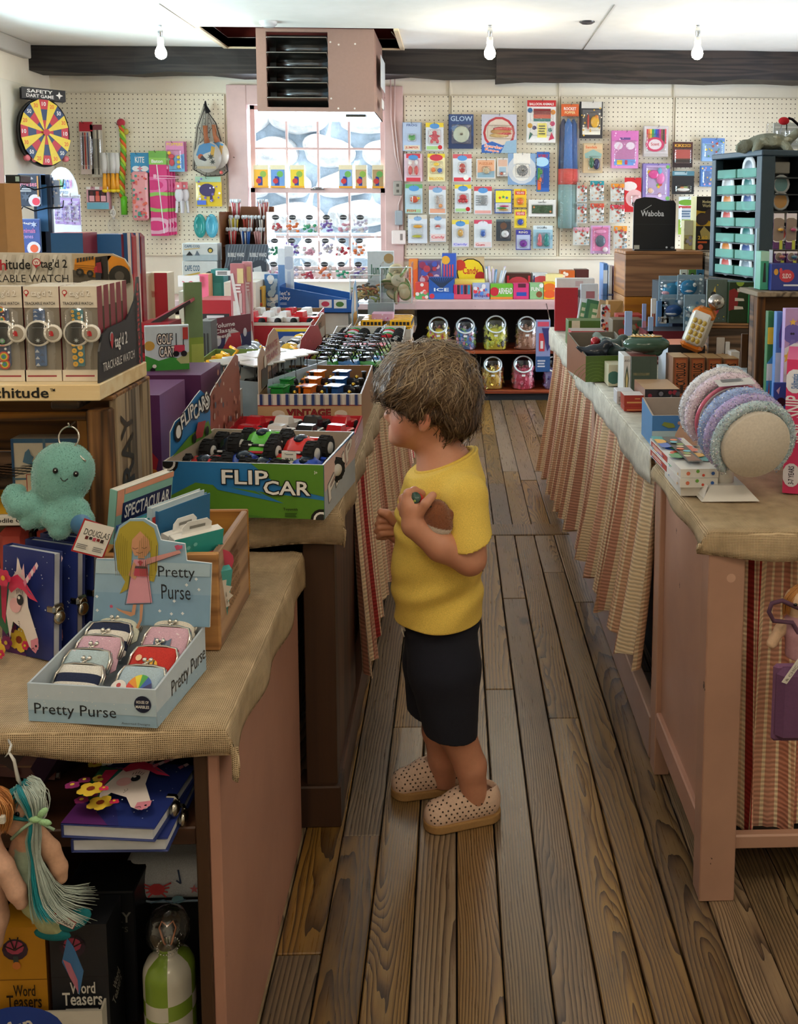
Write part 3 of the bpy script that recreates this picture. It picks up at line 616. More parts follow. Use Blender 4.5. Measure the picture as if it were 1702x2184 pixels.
 # near left table (purses)
TZ,TX,TY0,TY1=.612,-.3175,1.265,1.93
o=empty('purse_table','pink sided table with open brown shelves under the purse display','table',(0,0,0))
b=MB();b.rbox(TX-.016,TY0,0,TX,TY1,TZ-.02,'b98a77','pink_paint',.002);b.build('side_panel',o)
b=MB();b.rbox(TX-.034,TY0-.002,0,TX-.016,TY1,TZ-.02,'w','brown_wood_z',.002);b.build('brown_upright',o)
b=MB();b.rbox(-1.5,TY0,TZ-.02,TX,TY1,TZ,'8a6a4a','brown_wood_x',.003);b.build('top_board',o)
SZ1,SZ0=.462,.06
b=MB();b.rbox(-1.5,TY0+.004,SZ1-.026,TX-.034,TY1,SZ1,(1.3,1.2,1.2,1),'brown_wood_x',.002);b.build('shelf',o)
b=MB();b.rbox(-1.5,TY0+.004,0,TX-.034,TY1,SZ0,'w','brown_wood_x',.002);b.build('bottom_shelf',o)
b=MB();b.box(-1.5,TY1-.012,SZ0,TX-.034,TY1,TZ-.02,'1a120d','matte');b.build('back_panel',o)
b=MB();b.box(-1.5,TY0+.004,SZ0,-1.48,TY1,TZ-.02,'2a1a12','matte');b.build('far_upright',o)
burlap('burlap_cover','coarse tan burlap over the purse table, hanging at its corner',-1.48,TX+.002,TY0-.006,TY1,TZ,(0,.075,.04,0),seed=4,step=.012)
# long left counter (toy cars)
LZ,LX,LY0,LY1=.69,-.245,1.97,5.75
o=empty('car_counter','long brown counter of toy car boxes with striped curtain along its aisle side','counter',(0,0,0))
b=MB();b.rbox(-1.75,LY0,LZ-.025,LX,LY1,LZ,(1.2,1.1,1,1),'brown_wood_y',.003);b.build('top_board',o)
b=MB();b.rbox(-.312,LY0,.09,LX-.002,LY0+.03,LZ-.025,'w','brown_wood_z',.002);b.build('front_post',o)
b=MB();b.rbox(LX-.03,LY0+.03,.09,LX-.006,2.40,LZ-.025,(1.9,1.8,1.7,1),'brown_wood_z',.002);b.build('side_panel',o)
b=MB();b.rbox(-.33,LY0-.012,0,LX+.006,LY0+.06,.092,(.8,.75,.7,1),'brown_wood_z',.003);b.build('base_block',o)
b=MB();b.rbox(LX-.035,LY0+.06,0,LX+.004,LY1,.088,(1.8,1.7,1.6,1),'brown_wood_y',.003);b.build('base_board',o)
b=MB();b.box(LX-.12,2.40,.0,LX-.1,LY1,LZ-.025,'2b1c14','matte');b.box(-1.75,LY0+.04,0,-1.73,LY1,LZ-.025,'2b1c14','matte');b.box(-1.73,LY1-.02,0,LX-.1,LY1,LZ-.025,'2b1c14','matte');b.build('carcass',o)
b=MB();b.rbox(LX-.03,LY1-.06,0,LX+.002,LY1,LZ,'d9c0a2','pink_paint',.003);b.build('far_post',o)
burlap('burlap_cover','tan burlap over the toy car counter, its hem under the blue and green box',-1.74,LX,LY0-.012,LY1-.1,LZ,(0,.06,.072,0),seed=8,step=.02)
# far right counter and near right table
RZ,RX,RY0,RY1=.74,.475,2.2,4.66
o=empty('gift_counter','long counter of small gifts along the aisle with two striped curtains','counter',(0,0,0))
b=MB();b.rbox(RX-.01,RY0,RZ-.025,1.75,RY1,RZ,'cdaa92','pink_paint',.003);b.build('top_board',o)
b=MB();b.rbox(RX,RY1-.05,0,RX+.03,RY1,RZ-.025,'d8b9b4','pink_paint',.003);b.rbox(RX,RY1-.02,0,1.75,RY1,RZ-.025,'d8b9b4','pink_paint',.003);b.build('end_panel',o)
b=MB();b.rbox(RX,3.27,0,RX+.03,3.33,RZ-.025,PINKD,'pink_paint',.003);b.build('post',o)
b=MB();b.rbox(RX,RY0,0,RX+.03,RY0+.05,RZ-.025,PINKD,'pink_paint',.003);b.build('post',o)
b=MB();b.rbox(RX-.012,RY0,0,RX+.02,RY1-.05,.105,'b08f7d','pink_paint',.003);b.build('base_board',o)
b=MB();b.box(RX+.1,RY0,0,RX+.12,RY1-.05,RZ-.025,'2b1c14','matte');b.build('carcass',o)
burlap('burlap_cover','pale burlap cloth draped over the edge of the gift counter',RX-.014,1.74,RY0+.01,RY1,RZ,(.08,0,0,0),'burlap_fine',seed=3,step=.02,wave=.005)
NZ,NX,NY0,NY1=.722,.462,1.71,2.18
o=empty('near_table','pinkish brown panelled table under the headband stand','table',(0,0,0))
NP='b58d78'
b=MB();b.rbox(NX,NY0,0,NX+.067,NY0+.05,NZ-.02,NP,'pink_paint',.002);f=b.face((NX,NY0,0),(.067,0,0),(0,0,NZ-.02));f.disc(.62,.905,.012,'c9a08a');b.build('front_post',o)
b=MB();b.rbox(NX,NY1-.05,0,NX+.035,NY1,NZ-.02,NP,'pink_paint',.002);b.build('rear_post',o)
b=MB();b.rbox(NX+.012,NY0+.05,.1,NX+.024,NY1-.05,NZ-.02,'b98f7b','pink_paint',.002);b.build('side_panel',o)
b=MB();b.rbox(NX+.001,NY0+.05,.095,NX+.02,NY1-.05,.155,'b88c78','pink_paint',.003);b.build('bottom_rail',o)
b=MB();b.rbox(NX+.067,NY0+.01,.098,1.5,NY0+.03,.126,NP,'pink_paint',.003);b.build('front_rail',o)
b=MB();b.rbox(NX,NY0,NZ-.02,1.5,NY1,NZ,'a58672','pink_paint',.003);b.build('top_board',o)
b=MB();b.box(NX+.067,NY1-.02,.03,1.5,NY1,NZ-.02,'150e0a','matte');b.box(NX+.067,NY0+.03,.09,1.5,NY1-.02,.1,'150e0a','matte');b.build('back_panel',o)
burlap('burlap_cover','frayed coarse burlap folded over the corner of the near right table',NX-.002,1.49,NY0+.004,NY1,NZ,(.035,0,.05,0),seed=21,step=.012)
# striped seersucker curtains gathered under the cloths
STR=['d2a283','dcb694','c08a72','e6cba6','d09880','a8332e','d8ac8a','c98f78','e8d2ae','c4846e','dcab92','9e2b28','d6ae8c','ba7a64','e6cba6','d09c84']
t=NT('seersucker');v=t.coord((1,1,1));sx=t.new('SeparateXYZ',ins={0:v})
pk=t.math('SINE',t.math('ADD',t.math('MULTIPLY',sx.outputs[2],640),t.math('MULTIPLY',t.noise(v,40,2),5)));pk=t.math('MULTIPLY_ADD',pk,.5,.5)
c=t.mix(.5,t.col(),t.mix(1,t.col(),t.ramp(pk,[(.1,(.62,.6,.58,1)),(.8,(1.2,1.18,1.15,1))]),'MULTIPLY'));t.bsdf(c,.9,0,t.bump(pk,.5,.002));reg('seersucker',t)
def curtain(label,x,y0,y1,ztop,zb0,zb1,side,seed,n=7,amp=.022,flare=.05,along='y'):
 R=random.Random(seed);N=n*26;M=14;vs=[];fs=[];cl=[];ph=R.uniform(0,6);j1=[R.uniform(.6,1.35)for _ in range(n+2)];st=[R.randrange(len(STR))for _ in range(400)];nst=int(n*6.5)
 for i in range(N+1):
  t_=i/N;a=t_*n*2*PI+ph;A=amp*j1[int(t_*n)]
  for j in range(M+1):
   s_=j/M;zb=zb0+(zb1-zb0)*t_+.008*math.sin(a*.5);q=.25+.75*s_;off=math.sin(a+.5*math.sin(a*2.0+s_))*A*q+flare*s_**1.3
   yy=y0+(y1-y0)*t_+math.cos(a)*A*.8*q+(t_-.5)*.06*s_*(y1-y0);zz=ztop+(zb-ztop)*s_
   vs.append((x+side*off,yy,zz)if along=='y' else(yy,x+side*off,zz))
 for i in range(N):
  k=int(i/N*nst);c=STR[(k*5+seed)%len(STR)]if(k%2)else STR[(k*3+1)%5];u=i/N*nst-k
  if u<.14 or u>.92:c='ecd6b4'
  for j in range(M):fs.append((i*(M+1)+j,(i+1)*(M+1)+j,(i+1)*(M+1)+j+1,i*(M+1)+j+1));cl.append(c)
 b=MB();b.add(vs,fs,cl,'seersucker',True);return b.build('curtain',label=label,cat='curtain')
curtain('striped pink and cream curtain under the gift counter, far bay by the white end post',RX+.012,3.4,4.58,RZ-.03,.15,.06,-1,5,8,.03,.06)
curtain('striped pink, red and cream curtain under the gift counter, near bay by the panelled table',RX+.012,2.27,3.22,RZ-.03,.2,.16,-1,9,7,.03,.06)
curtain('striped pink and cream curtain hanging under the toy car counter behind the boy',LX-.012,2.42,5.6,LZ-.04,.14,.08,1,4,24,.022,.04)
curtain('striped curtain bunched inside the open front of the near right table',NY0+.085,NX+.08,NX+.55,NZ-.03,.1,.1,-1,6,6,.02,.03,'x')
# ================================================================ near left table: purses, diaries, crates, watches
TC=TZ+.005
class Loc:
 """a local frame standing on P0, turned by ang; L(u, v, y) -> local x, z of the pixel on the plane local y = const"""
 def __init__(s,P0,ang):s.P=Vector(P0);s.a=ang;s.ex=Vector((math.cos(ang),math.sin(ang),0));s.ey=Vector((-math.sin(ang),math.cos(ang),0))
 def L(s,u,v,y=0.0):
  d=ray(u,v);q=s.P+s.ey*y;t_=(q-CAM).dot(s.ey)/d.dot(s.ey);w=CAM+d*t_-s.P;return(w.dot(s.ex),w.z)
def tray(b,w,d,hf,hb,th,out,inn,hs=None):
 """open cardboard tray: front height hf, rear height hb"""
 b.box(0,0,0,w,d,th,out);b.box(0,0,th,w,th,hf,{'*':out,'b':inn,'u':inn});b.box(0,d-th,th,w,d,hb,{'*':out,'f':inn,'u':inn})
 for x,k in((0,'r'),(w-th,'l')):
  vs=[(x,th,th),(x+th,th,th),(x+th,d-th,th),(x,d-th,th),(x,th,hf),(x+th,th,hf),(x+th,d-th,hb),(x,d-th,hb)]
  b.add(vs,[(4,5,6,7),(1,2,6,5),(3,0,4,7)],[inn,inn if k=='r' else out,out if k=='r' else inn],'print')
  # ---- purse display box
P0,w,ang=base(62,1537,335,1553,TC);lo=Loc(P0,ang);hf=lo.L(57,1457)[1];d=.168;hb=hf+.014;hd=d-.008
pb=empty('purse_display_box','pale blue open display box of clasp purses with a fair-haired girl on its header','display box',P0,(0,0,ang))
b=MB();BL='c9d9e6';tray(b,w,d,hf,hb,.003,BL,'c2cdd6')
f=b.face((0,0,0),(w,0,0),(0,0,hf));f.rect(0,.0,1,.3,'9fc0d8');f.rect(0,.3,1,.6,'bcd3e3');f.text('Pretty Purse',.05,.12,.69,.5,'23272e',0);f.text('Assorted Designs',.73,.05,.95,.12,'4a5058',0);f.disc(.9,.62,.22,'1d2440',24);f.text('HOUSE OF',.852,.64,.948,.72,'w');f.text('MARBLES',.848,.52,.952,.60,'w')
for i in range(16):f.star(RND.uniform(.05,.8),RND.uniform(.5,.95),.018,'w',4)
f=b.face((w,0,0),(0,d,0),(0,0,hf));f.rect(0,0,1,.4,'a5c3d9');f.text('Pretty Purse',.28,.25,.98,.78,'23272e',0)
for i in range(14):f.star(RND.random(),RND.random(),.02,'w',4)
b.build('tray',pb)
pts=[lo.L(u,v,hd)for u,v in((197,1332),(205,1192),(243,1192),(243,1152),(254,1122),(276,1107),(308,1106),(333,1121),(343,1152),(394,1160),(398,1196),(451,1202),(447,1338))]
pts=[(x,z)for x,z in pts];b=MB();b.prism([(x,z)for x,z in pts][::-1],(0,hd,0),(1,0,0),(0,0,1),.003,'9dbfd8',side='e6edf2')
def px(*q):return[lo.L(u,v,hd)for u,v in q]
f=b.face((0,hd-.0002,0),(1,0,0),(0,0,1))
f.poly(px((200,1330),(204,1262),(448,1270),(446,1336)),'8db4d2');f.poly(px((205,1194),(449,1203),(448,1230),(204,1222)),'b5cfdf')
HAIRC='b9a83f'
f.poly(px((246,1160),(256,1127),(278,1111),(306,1111),(329,1126),(338,1160),(336,1215),(329,1240),(318,1238),(322,1180),(300,1135),(283,1160),(280,1215),(275,1255),(256,1266),(268,1240),(252,1215)),HAIRC)
f.poly(px((283,1150),(300,1132),(318,1150),(322,1170),(313,1185),(288,1184),(281,1168)),'d9a07c')
f.poly(px((296,1184),(308,1184),(310,1190),(295,1190)),'d9a07c')
f.poly(px((287,1192),(314,1192),(326,1284),(271,1286)),'e8a5b4');f.poly(px((314,1190),(384,1172),(388,1178),(314,1203)),'dc9f9a');f.poly(px((287,1196),(276,1225),(290,1235),(294,1226),(285,1222),(294,1206)),'d9a07c')
f.poly(px((378,1172),(374,1163),(381,1160),(386,1162),(391,1161),(391,1168)),'d05a7c');f.poly(px((290,1210),(317,1210),(317,1228),(288,1226)),'c94f63');f.poly(px((291,1205),(316,1206),(316,1211),(290,1210)),'5a4b56');f.poly(px((296,1196),(302,1193),(308,1197),(303,1205)),'c94f63')
f.poly(px((287,1286),(294,1286),(291,1308),(282,1312),(256,1300),(250,1293),(264,1299),(284,1303)),'d9a07c');f.poly(px((302,1285),(309,1285),(306,1320),(298,1338),(293,1336),(301,1318)),'d9a07c')
q=lambda u,v:lo.L(u,v,hd)
for a,e in(((286,1166),(298,1166)),((306,1165),(317,1164)),((294,1175),(308,1175))):f.line([q(*a),((q(*a)[0]+q(*e)[0])/2,q(*a)[1]-.0018),q(*e)],.0007,'40302a')
for k in range(14):u=250+(k%7)*4.2+(52 if k>6 else 0);f.line([q(u,1135+abs(k%7-3)*5),q(u-2,1180),q(u+1,1225)],.0005,'7d7128')
for a in(((287,1192),(271,1286)),((314,1192),(326,1284)),((271,1286),(326,1284)),((314,1203),(388,1178)),((246,1160),(252,1215)),((338,1160),(336,1215))):f.line([q(*a[0]),q(*a[1])],.0007,'4a2e34')
x0,z1=q(341,1203);x1,z0=q(420,1237);f.text('Pretty',x0,z0,x1,z1,'23272e',0);x0,z1=q(348,1242);x1,z0=q(411,1276);f.text('Purse',x0,z0,x1,z1,'23272e',0)
for u,v in((212,1268),(213,1297),(243,1310),(346,1298),(371,1304),(395,1303),(424,1230),(430,1252),(404,1242),(378,1276)):x,z=q(u,v);f.star(x,z,.0028,'eef4f8',4,.6)
x,z=q(245,1287);f.star(x,z,.003,'d05a7c',5,.7)
b.build('header_card',pb)
def purse(x,y,z,cols,label,kind):
 W,Hh=.064,.052;o=empty('clasp_purse',label,'purse',group='clasp purses in the pale blue box')
 o.matrix_world=Matrix.Translation(P0)@Matrix.Rotation(ang,4,'Z')@Matrix.Translation((x,y,z))@Matrix.Rotation(math.radians(-48),4,'X')
 n,m=14,8;vs=[];fs=[];cl=[]
 for s_ in(-1,1):
  for i in range(n+1):
   for j in range(m+1):
    a=i/n*2-1;t_=j/m;r=(1-abs(a)**3)**.5*(math.sin(PI*min(1,t_*.85+.05))**.6);wd=W/2*(1.12-.14*t_-.3*max(0,.12-t_)/.12)
    vs.append((a*wd,s_*(.0125*r+.0008),t_*Hh))
 K=(n+1)*(m+1)
 for s_ in(0,1):
  for i in range(n):
   for j in range(m):
    q_=[s_*K+i*(m+1)+j,s_*K+(i+1)*(m+1)+j,s_*K+(i+1)*(m+1)+j+1,s_*K+i*(m+1)+j+1];fs.append(tuple(q_ if s_==0 else q_[::-1]));cl.append(cols[(j//2)%len(cols)]if kind=='stripe' else cols[0])
 b=MB();b.add(vs,fs,cl,'fabric',True);f=b.face((-W/2,-.0148,0),(W,0,0),(0,0,Hh),'print')
 if kind=='cat':f.poly([(.3,.3),(.3,.62),(.38,.55),(.62,.55),(.7,.62),(.7,.3)],'5c7390');[f.disc(RND.random()*.9+.05,RND.random()*.7+.15,.02,'f3dfe6',6)for _ in range(16)]
 if kind=='bee':f.disc(.55,.45,.15,'efb73a',10,1.3);f.rect(.5,.33,.53,.57,'k');f.rect(.6,.33,.63,.57,'k');f.disc(.25,.62,.09,'f0c9a0',8)
 if kind=='brolly':
  for k,c in enumerate(('e3433e','f09a2e','f0e03a','47a84a','2f5fb4','2a2f6a')):f.poly([(.6,.3)]+[(.6+.3*math.cos(PI-PI*(k+t_)/6),.3+.42*math.sin(PI-PI*(k+t_)/6))for t_ in(0,.5,1)],c)
  f.rect(.59,.05,.61,.3,'4a4a50')
 b.build('pouch',o)
 b=MB();arc=[(-W*.53,0,Hh*.42),(-W*.53,0,Hh*.78),(-W*.45,0,Hh),(-W*.2,0,Hh*1.06),(W*.2,0,Hh*1.06),(W*.45,0,Hh),(W*.53,0,Hh*.78),(W*.53,0,Hh*.42)]
 for yy in(-.0028,.0028):b.tube([(x_,yy,z_)for x_,_,z_ in arc],.0022,6,'d8d4cc','metal')
 b.build('clasp_frame',o)
 for s_ in(-1,1):b=MB();b.tube([(s_*.006,s_*.003,Hh*1.06),(-s_*.003,0,Hh*1.2)],.0016,6,'d8d4cc','metal');b.ell((-s_*.0045,0,Hh*1.24),(.0036,)*3,'e4e1da','metal',8,6);b.build('clasp_knob',o)
 if kind=='brolly':b=MB();b.T=Matrix.Translation((-.022,-.0165,.018));b.prism([(.011*math.cos(k/8*PI),.011*math.sin(k/8*PI))for k in range(16)],(0,0,0),(1,0,0),(0,0,1),.0008,'ece7e2');f=b.face((-.008,-.0004,-.008),(.016,0,0),(0,0,.016));f.fine(.2,.2,.8,.5,3,'8a8a8a');f.disc(.5,.7,.2,'c33a44',10);b.build('paper_tag',o)
for a in((.048,.142,.045,['d9dccc'],'sage white clasp purse at the rear of the column nearer the diaries','plain'),(.044,.112,.036,['e9e6df','27304f'],'navy and cream striped purse second from the rear, nearer the diaries','stripe'),(.044,.083,.028,['dcb3c6'],'pink spotted purse with a grey cat between the striped purses','cat'),(.040,.055,.020,['b9cfd8'],'pale blue clasp purse just behind the front striped purse','plain'),(.044,.026,.012,['27304f','e9e6df'],'navy and cream striped purse at the front of the box','stripe'),(.134,.142,.045,['e3ddd0'],'cream clasp purse at the rear of the right-hand column','plain'),(.136,.106,.036,['dcb3c6'],'pink spotted purse with a grey cat in front of the cream purse','cat'),(.134,.066,.024,['cf3b34'],'red clasp purse with a yellow bee','bee'),(.132,.030,.012,['b5cbd9'],'pale blue purse with a rainbow umbrella and a paper tag','brolly')):purse(*a)
# ---- unicorn diaries
def unicorn(f,hh=1.0):
 f.rect(0,0,1,1,'27367e');f.poly([(0,.0),(.62,0),(.3,.5),(0,.7)],'2d2f74');f.poly([(0,0),(.5,0),(.2,.25),(0,.35)],'5d2a6e')
 for i in range(34):f.star(RND.uniform(.05,.97),RND.uniform(.1,.97),RND.uniform(.004,.01),'dfe6f5',4)
 f.poly([(.02,.78),(.3,.72),(.36,.3),(.22,.2),(.04,.3)],'2f6b4c');f.poly([(.1,.7),(.24,.72),(.2,.3),(.13,.36)],'d0315f');f.poly([(.24,.7),(.3,.7),(.3,.34),(.24,.4)],'1f7d78')
 f.poly([(.5,.86),(.56,.80),(.6,.74),(.66,.5),(.86,.22),(.86,.13),(.78,.1),(.68,.14),(.56,.28),(.36,.34),(.3,.18),(.22,.4),(.3,.72),(.42,.82),(.46,.94)],'efe3de')
 f.poly([(.42,.80),(.44,.95),(.5,.86)],'f6ece6');f.poly([(.52,.80),(.57,.9),(.6,.76)],'f2c9cf')
 f.poly([(.72,.2),(.86,.24),(.88,.16),(.82,.09),(.73,.12)],'e38fa4');f.disc(.83,.16,.012,'k',8);f.line([(.74,.12),(.78,.14),(.8,.12)],.006,'5a2b35');f.disc(.42,.5,.07,'f0b9bd',12)
 f.disc(.52,.56,.052,'20232e',12,.8);f.disc(.5,.58,.016,'w',8)
 for k in range(5):f.line([(.46+k*.025,.61+.01*(2-abs(k-2))),(.455+k*.03,.65+.012*(2-abs(k-2)))],.006,'20232e')
 for k in range(7):f.disc(.5+.012*(k%3)+.02*(k//3),.36-.018*(k%4),.005,'5a4038',6)
 f.poly([(.36,.76),(.5,.80),(.66,.74),(.9,.58),(.74,.60),(.62,.66),(.5,.68),(.38,.62),(.32,.66)],'d8365f');f.poly([(.56,.78),(.7,.68),(.88,.6),(.72,.66)],'1c6d8d')
 for k in range(6):f.poly([(.62+k*.048,.74+k*.036),(.66+k*.048,.70+k*.036),(.70+k*.046,.752+k*.034),(.665+k*.046,.782+k*.034)],'e889a8' if k%2==0 else 'f3d4de')
 def fl(x,y,r,c,c2,n=6):
  for k in range(n):a=2*PI*k/n;f.disc(x+math.cos(a)*r*.62*f.h/f.w,y+math.sin(a)*r*.62,r*.5,c,8)
  f.disc(x,y,r*.34,c2,8)
 fl(.08,.78,.07,'6a2a6e','3a1a44');fl(.17,.76,.08,'b489c2','9a6fb0',9);fl(.33,.77,.075,'d8365f','f0b43a');fl(.15,.62,.065,'f2eee8','c8405f',9);fl(.07,.55,.06,'efd25a','a34a2a');fl(.26,.13,.11,'eecb45','8a3a24',5);fl(.13,.24,.05,'7a2a55','d8c04a');fl(.42,.1,.04,'d8365f','f0d43a');fl(.08,.1,.06,'8c2f6a','e0c04a')
def diary(label,w_,h_,t_,loc,rot,lock=True):
 o=empty('diary',label,'book',loc,rot,group='unicorn diaries')
 b=MB();b.rbox(0,0,0,w_,.0025,h_,'27367e','print',.001);unicorn(b.face((0,-.0002,0),(w_,0,0),(0,0,h_)));b.build('front_cover',o)
 b=MB();b.rbox(0,t_-.0025,0,w_,t_,h_,'24326f','print',.001);b.rbox(-.001,0,0,.002,t_,h_,'24326f','print',.001);b.build('back_cover',o)
 b=MB();b.box(.002,.0025,.003,w_-.004,t_-.0025,h_-.003,'d3d6dc','paper');b.build('pages',o)
 if lock:
  b=MB();b.rbox(w_-.014,-.002,h_*.44,w_+.003,t_+.002,h_*.52,'a9a498','metal',.003);b.build('hasp',o)
  b=MB();b.tube([(w_+.004,t_/2+.007*math.cos(a),h_*.45+.008*math.sin(a))for a in np.linspace(0,PI,8)],.0013,6,'c9c4b8','metal');b.T=Matrix.Translation((w_+.004,t_/2,h_*.40));b.ell((0,0,0),(.006,.011,.011),'b7b1a4','metal',14,8);b.build('padlock',o)
 return o
P0,w,ang=base(6,1387,121,1413,TC);lo=Loc(P0,ang);h_=lo.L(135,1192)[1]
dl=.018
for i,lab in enumerate(('navy unicorn diary with padlock standing in front, cover fully visible','navy unicorn diary with padlock standing just behind the front one','navy unicorn diary standing last of the three, near the wooden book crate')):
 diary(lab,.102,h_,dl,P0+Vector((.012*i+.01*(i>0),.024*i,0))+Vector((0,.004*i,0)),(math.radians(-4),0,ang+.04*i))
P1,w,ang1=base(133,1822,335,1828,SZ1);yb=.002
for i,(lab,dz,da,dx)in enumerate((('lower of two navy unicorn diaries lying on the brown shelf',0,.06,.012),('upper unicorn diary lying cover up on the brown shelf',.0215,-.03,0))):
 diary(lab,.125,.145,.02,P1+Vector((dx,.002,dz)),(math.radians(-90),0,0)).matrix_world=Matrix.Translation(P1+Vector((dx,.0,dz+.021)))@Matrix.Rotation(ang1+da,4,'Z')@Matrix.Rotation(math.radians(-90),4,'X')
def book(name,label,cat,w_,h_,t_,M,cover,art=None,spine=None,group=None,pages='e4e2dc'):
 """book with x = width, y = thickness, z = height; spine on the left"""
 o=link(name,None,None,None,None,label,cat,group);o.matrix_world=M;b=MB()
 b.box(0,0,0,w_,.0015,h_,cover);b.box(0,t_-.0015,0,w_,t_,h_,cover);b.box(-.0008,0,0,.001,t_,h_,spine or cover)
 if art:art(b.face((0,-.0002,0),(w_,0,0),(0,0,h_)),b.face((-.001,t_,0),(0,-t_,0),(0,0,h_)))
 b.build('cover',o);b=MB();b.box(.001,.0015,.002,w_-.002,t_-.0015,h_-.002,pages,'paper');b.build('pages',o);return o
def crate(name,label,x0,x1,y0,y1,z0,h,th,matn,tint=(1,1,1,1),slats=2,open_front=False,tops=False,writing=None,cat='crate',legs=0):
 """wooden crate made of separate boards"""
 o=empty(name,label,cat,(x0,y0,z0));w,d=x1-x0,y1-y0;sh=h/slats
 M2=matn
 for i in range(slats):
  za,zb=i*sh+.001,(i+1)*sh-.001
  if not open_front:b=MB();b.rbox(0,0,za,w,th,zb,tint,M2+'_x',.002);b.build('board',o)
  b=MB();b.rbox(0,d-th,za,w,d,zb,tint,M2+'_x',.002);b.build('board',o)
  for x in(0,w-th):
   b=MB();b.rbox(x,th,za,x+th,d-th,zb,tint,M2+'_y',.002)
   if writing and x>0:writing(b,i,w,th,d,za,zb)
   b.build('board',o)
 b=MB();b.rbox(th,th,0,w-th,d-th,th*.7,tint,M2+'_x',.002);b.build('bottom_board',o)
 if tops:b=MB();b.rbox(0,0,h,w,d,h+th,tint,M2+'_x',.002);b.build('top_board',o)
 return o
 # ---- tan wooden crate of books beside the purse display
CX,CY0,CY1=-.363,1.475,1.705
def wr(b,i,w,th,d,za,zb):
 f=b.face((w,th,za),(0,d-2*th,0),(0,0,zb-za))
 f.k=4
 for k,s_ in enumerate(('I OUR COUNTRY','WHICH GIVE US','THE NICEST','TIN TROPHIES','MADE BY OUR','FATHERS BOOKS','WOODCRAFT')):f.text(s_,.12,.80-k*.085,.58,.855-k*.085,'6b431f')
crate('book_crate','tan wooden crate of childrens books beside the purse display',-.545,CX,CY0,CY1,TC,.158,.011,'crate_tan',slats=1,writing=wr)
def bk(x,y,yaw,lean,w_,h_,t_,cov,lab,art=None,spine=None,dz=0):
 M=Matrix.Translation((x,y,TC+.012+dz))@Matrix.Rotation(math.radians(yaw),4,'Z')@Matrix.Rotation(math.radians(lean),4,'X');return book('picture_book',lab,'book',w_,h_,t_,M,cov,art,spine,'books in the tan wooden crate')
def art_spec(f,s_):f.rect(0,.7,1,1,'8fc4b8');f.rect(0,.82,.12,1,'e9a184');f.rect(.1,.76,.98,.9,'22305c');f.text('SPECTACULAR',.14,.785,.95,.88,'w');f.rect(.12,.96,1,1,'e9a184')
def art_teal(f,s_):f.rect(.1,.1,.9,.9,'2a8f96');s_.rect(.1,.05,.9,.95,'1d7f86');s_.text('TEAL',.2,.5,.8,.7,'w',0,90)
bk(-.555,1.53,66,8,.13,.235,.014,'efeae0','large tilted book with a navy SPECTACULAR banner at the back of the crate',art_spec,'8fc4b8')
for k,(c,lab)in enumerate((('1d4f96','blue thin book first in the row of teal books'),('1f6ea6','mid blue thin book second in the teal row'),('1f8a5c','green thin book third in the teal row'),('22958c','teal thin book fourth in the teal row'),('1b8f9c','teal thin book at the end of the row, nearest the red striped book'))):bk(-.53+k*.0095,1.497,66,6,.115,.185+.003*k,.009,c,lab,art_teal)
def art_red(f,s_):f.rect(0,.78,1,.93,'c8382f');f.rect(0,0,1,.78,'b5cbd6');f.text('STICKERS',.1,.81,.9,.9,'f3e0d8');f.disc(.5,.4,.2,'e9c08a',10)
bk(-.478,1.50,62,4,.115,.212,.01,'b9cdd8','pale sticker book with a red band in the wooden crate',art_red);bk(-.466,1.502,62,3,.115,.205,.008,'2f6f9c','blue book tucked behind the red banded sticker book')
def hangpack(x,y,yaw,lean,w_,h_,t_,lab,art,side='e9e6e0',dz=0):
 o=empty('craft_kit',lab,'craft kit',group='craft kits in the tan crate');o.matrix_world=Matrix.Translation((x,y,TC+.012+dz))@Matrix.Rotation(math.radians(yaw),4,'Z')@Matrix.Rotation(math.radians(lean),4,'X')
 b=MB();b.rbox(0,0,0,w_,t_,h_,side,'print',.0015);art(b.face((0,-.0002,0),(w_,0,0),(0,0,h_)),b.face((-.0002,t_,0),(0,-t_,0),(0,0,h_)));b.build('box',o)
 b=MB();b.prism([(w_*.2,0),(w_*.8,0),(w_*.8,.012),(w_*.7,.02),(w_*.3,.02),(w_*.2,.012)],(0,t_*.5,h_),(1,0,0),(0,0,1),.001,'f2f0ec');f=b.face((w_*.3,t_*.5-.0004,h_+.006),(w_*.4,0,0),(0,0,.008));f.rect(.1,.2,.9,.8,'8e8b85');b.build('hang_tab',o)
def a_fl(f,s_):
 f.rect(0,0,1,1,'35a39b')
 for k in range(8):a=k*PI/4;f.poly([(.38,.45),(.38+.26*math.cos(a-.2),.45+.2*math.sin(a-.2)),(.38+.34*math.cos(a),.45+.27*math.sin(a)),(.38+.26*math.cos(a+.2),.45+.2*math.sin(a+.2))],('c8357c','3b3f8f','e7e2da')[k%3])
 for k in range(26):f.disc(RND.random(),RND.random(),.02,('7fd0c8','1f7f7a','e8d8e0')[k%3],6)
 f.disc(.72,.68,.17,'d8526a',18,1.3);f.fine(.58,.56,.88,.8,5,'f3dfe0');s_.rect(0,0,1,1,'ece8e2');s_.fine(.15,.6,.85,.8,5,'c8352f')
def a_wt(f,s_):f.rect(0,0,1,1,'ece8e2');f.rect(0,.3,1,.5,'7a6a66');f.fine(.1,.6,.9,.8,4,'8a3a44');s_.rect(0,0,1,1,'dcd8d2')
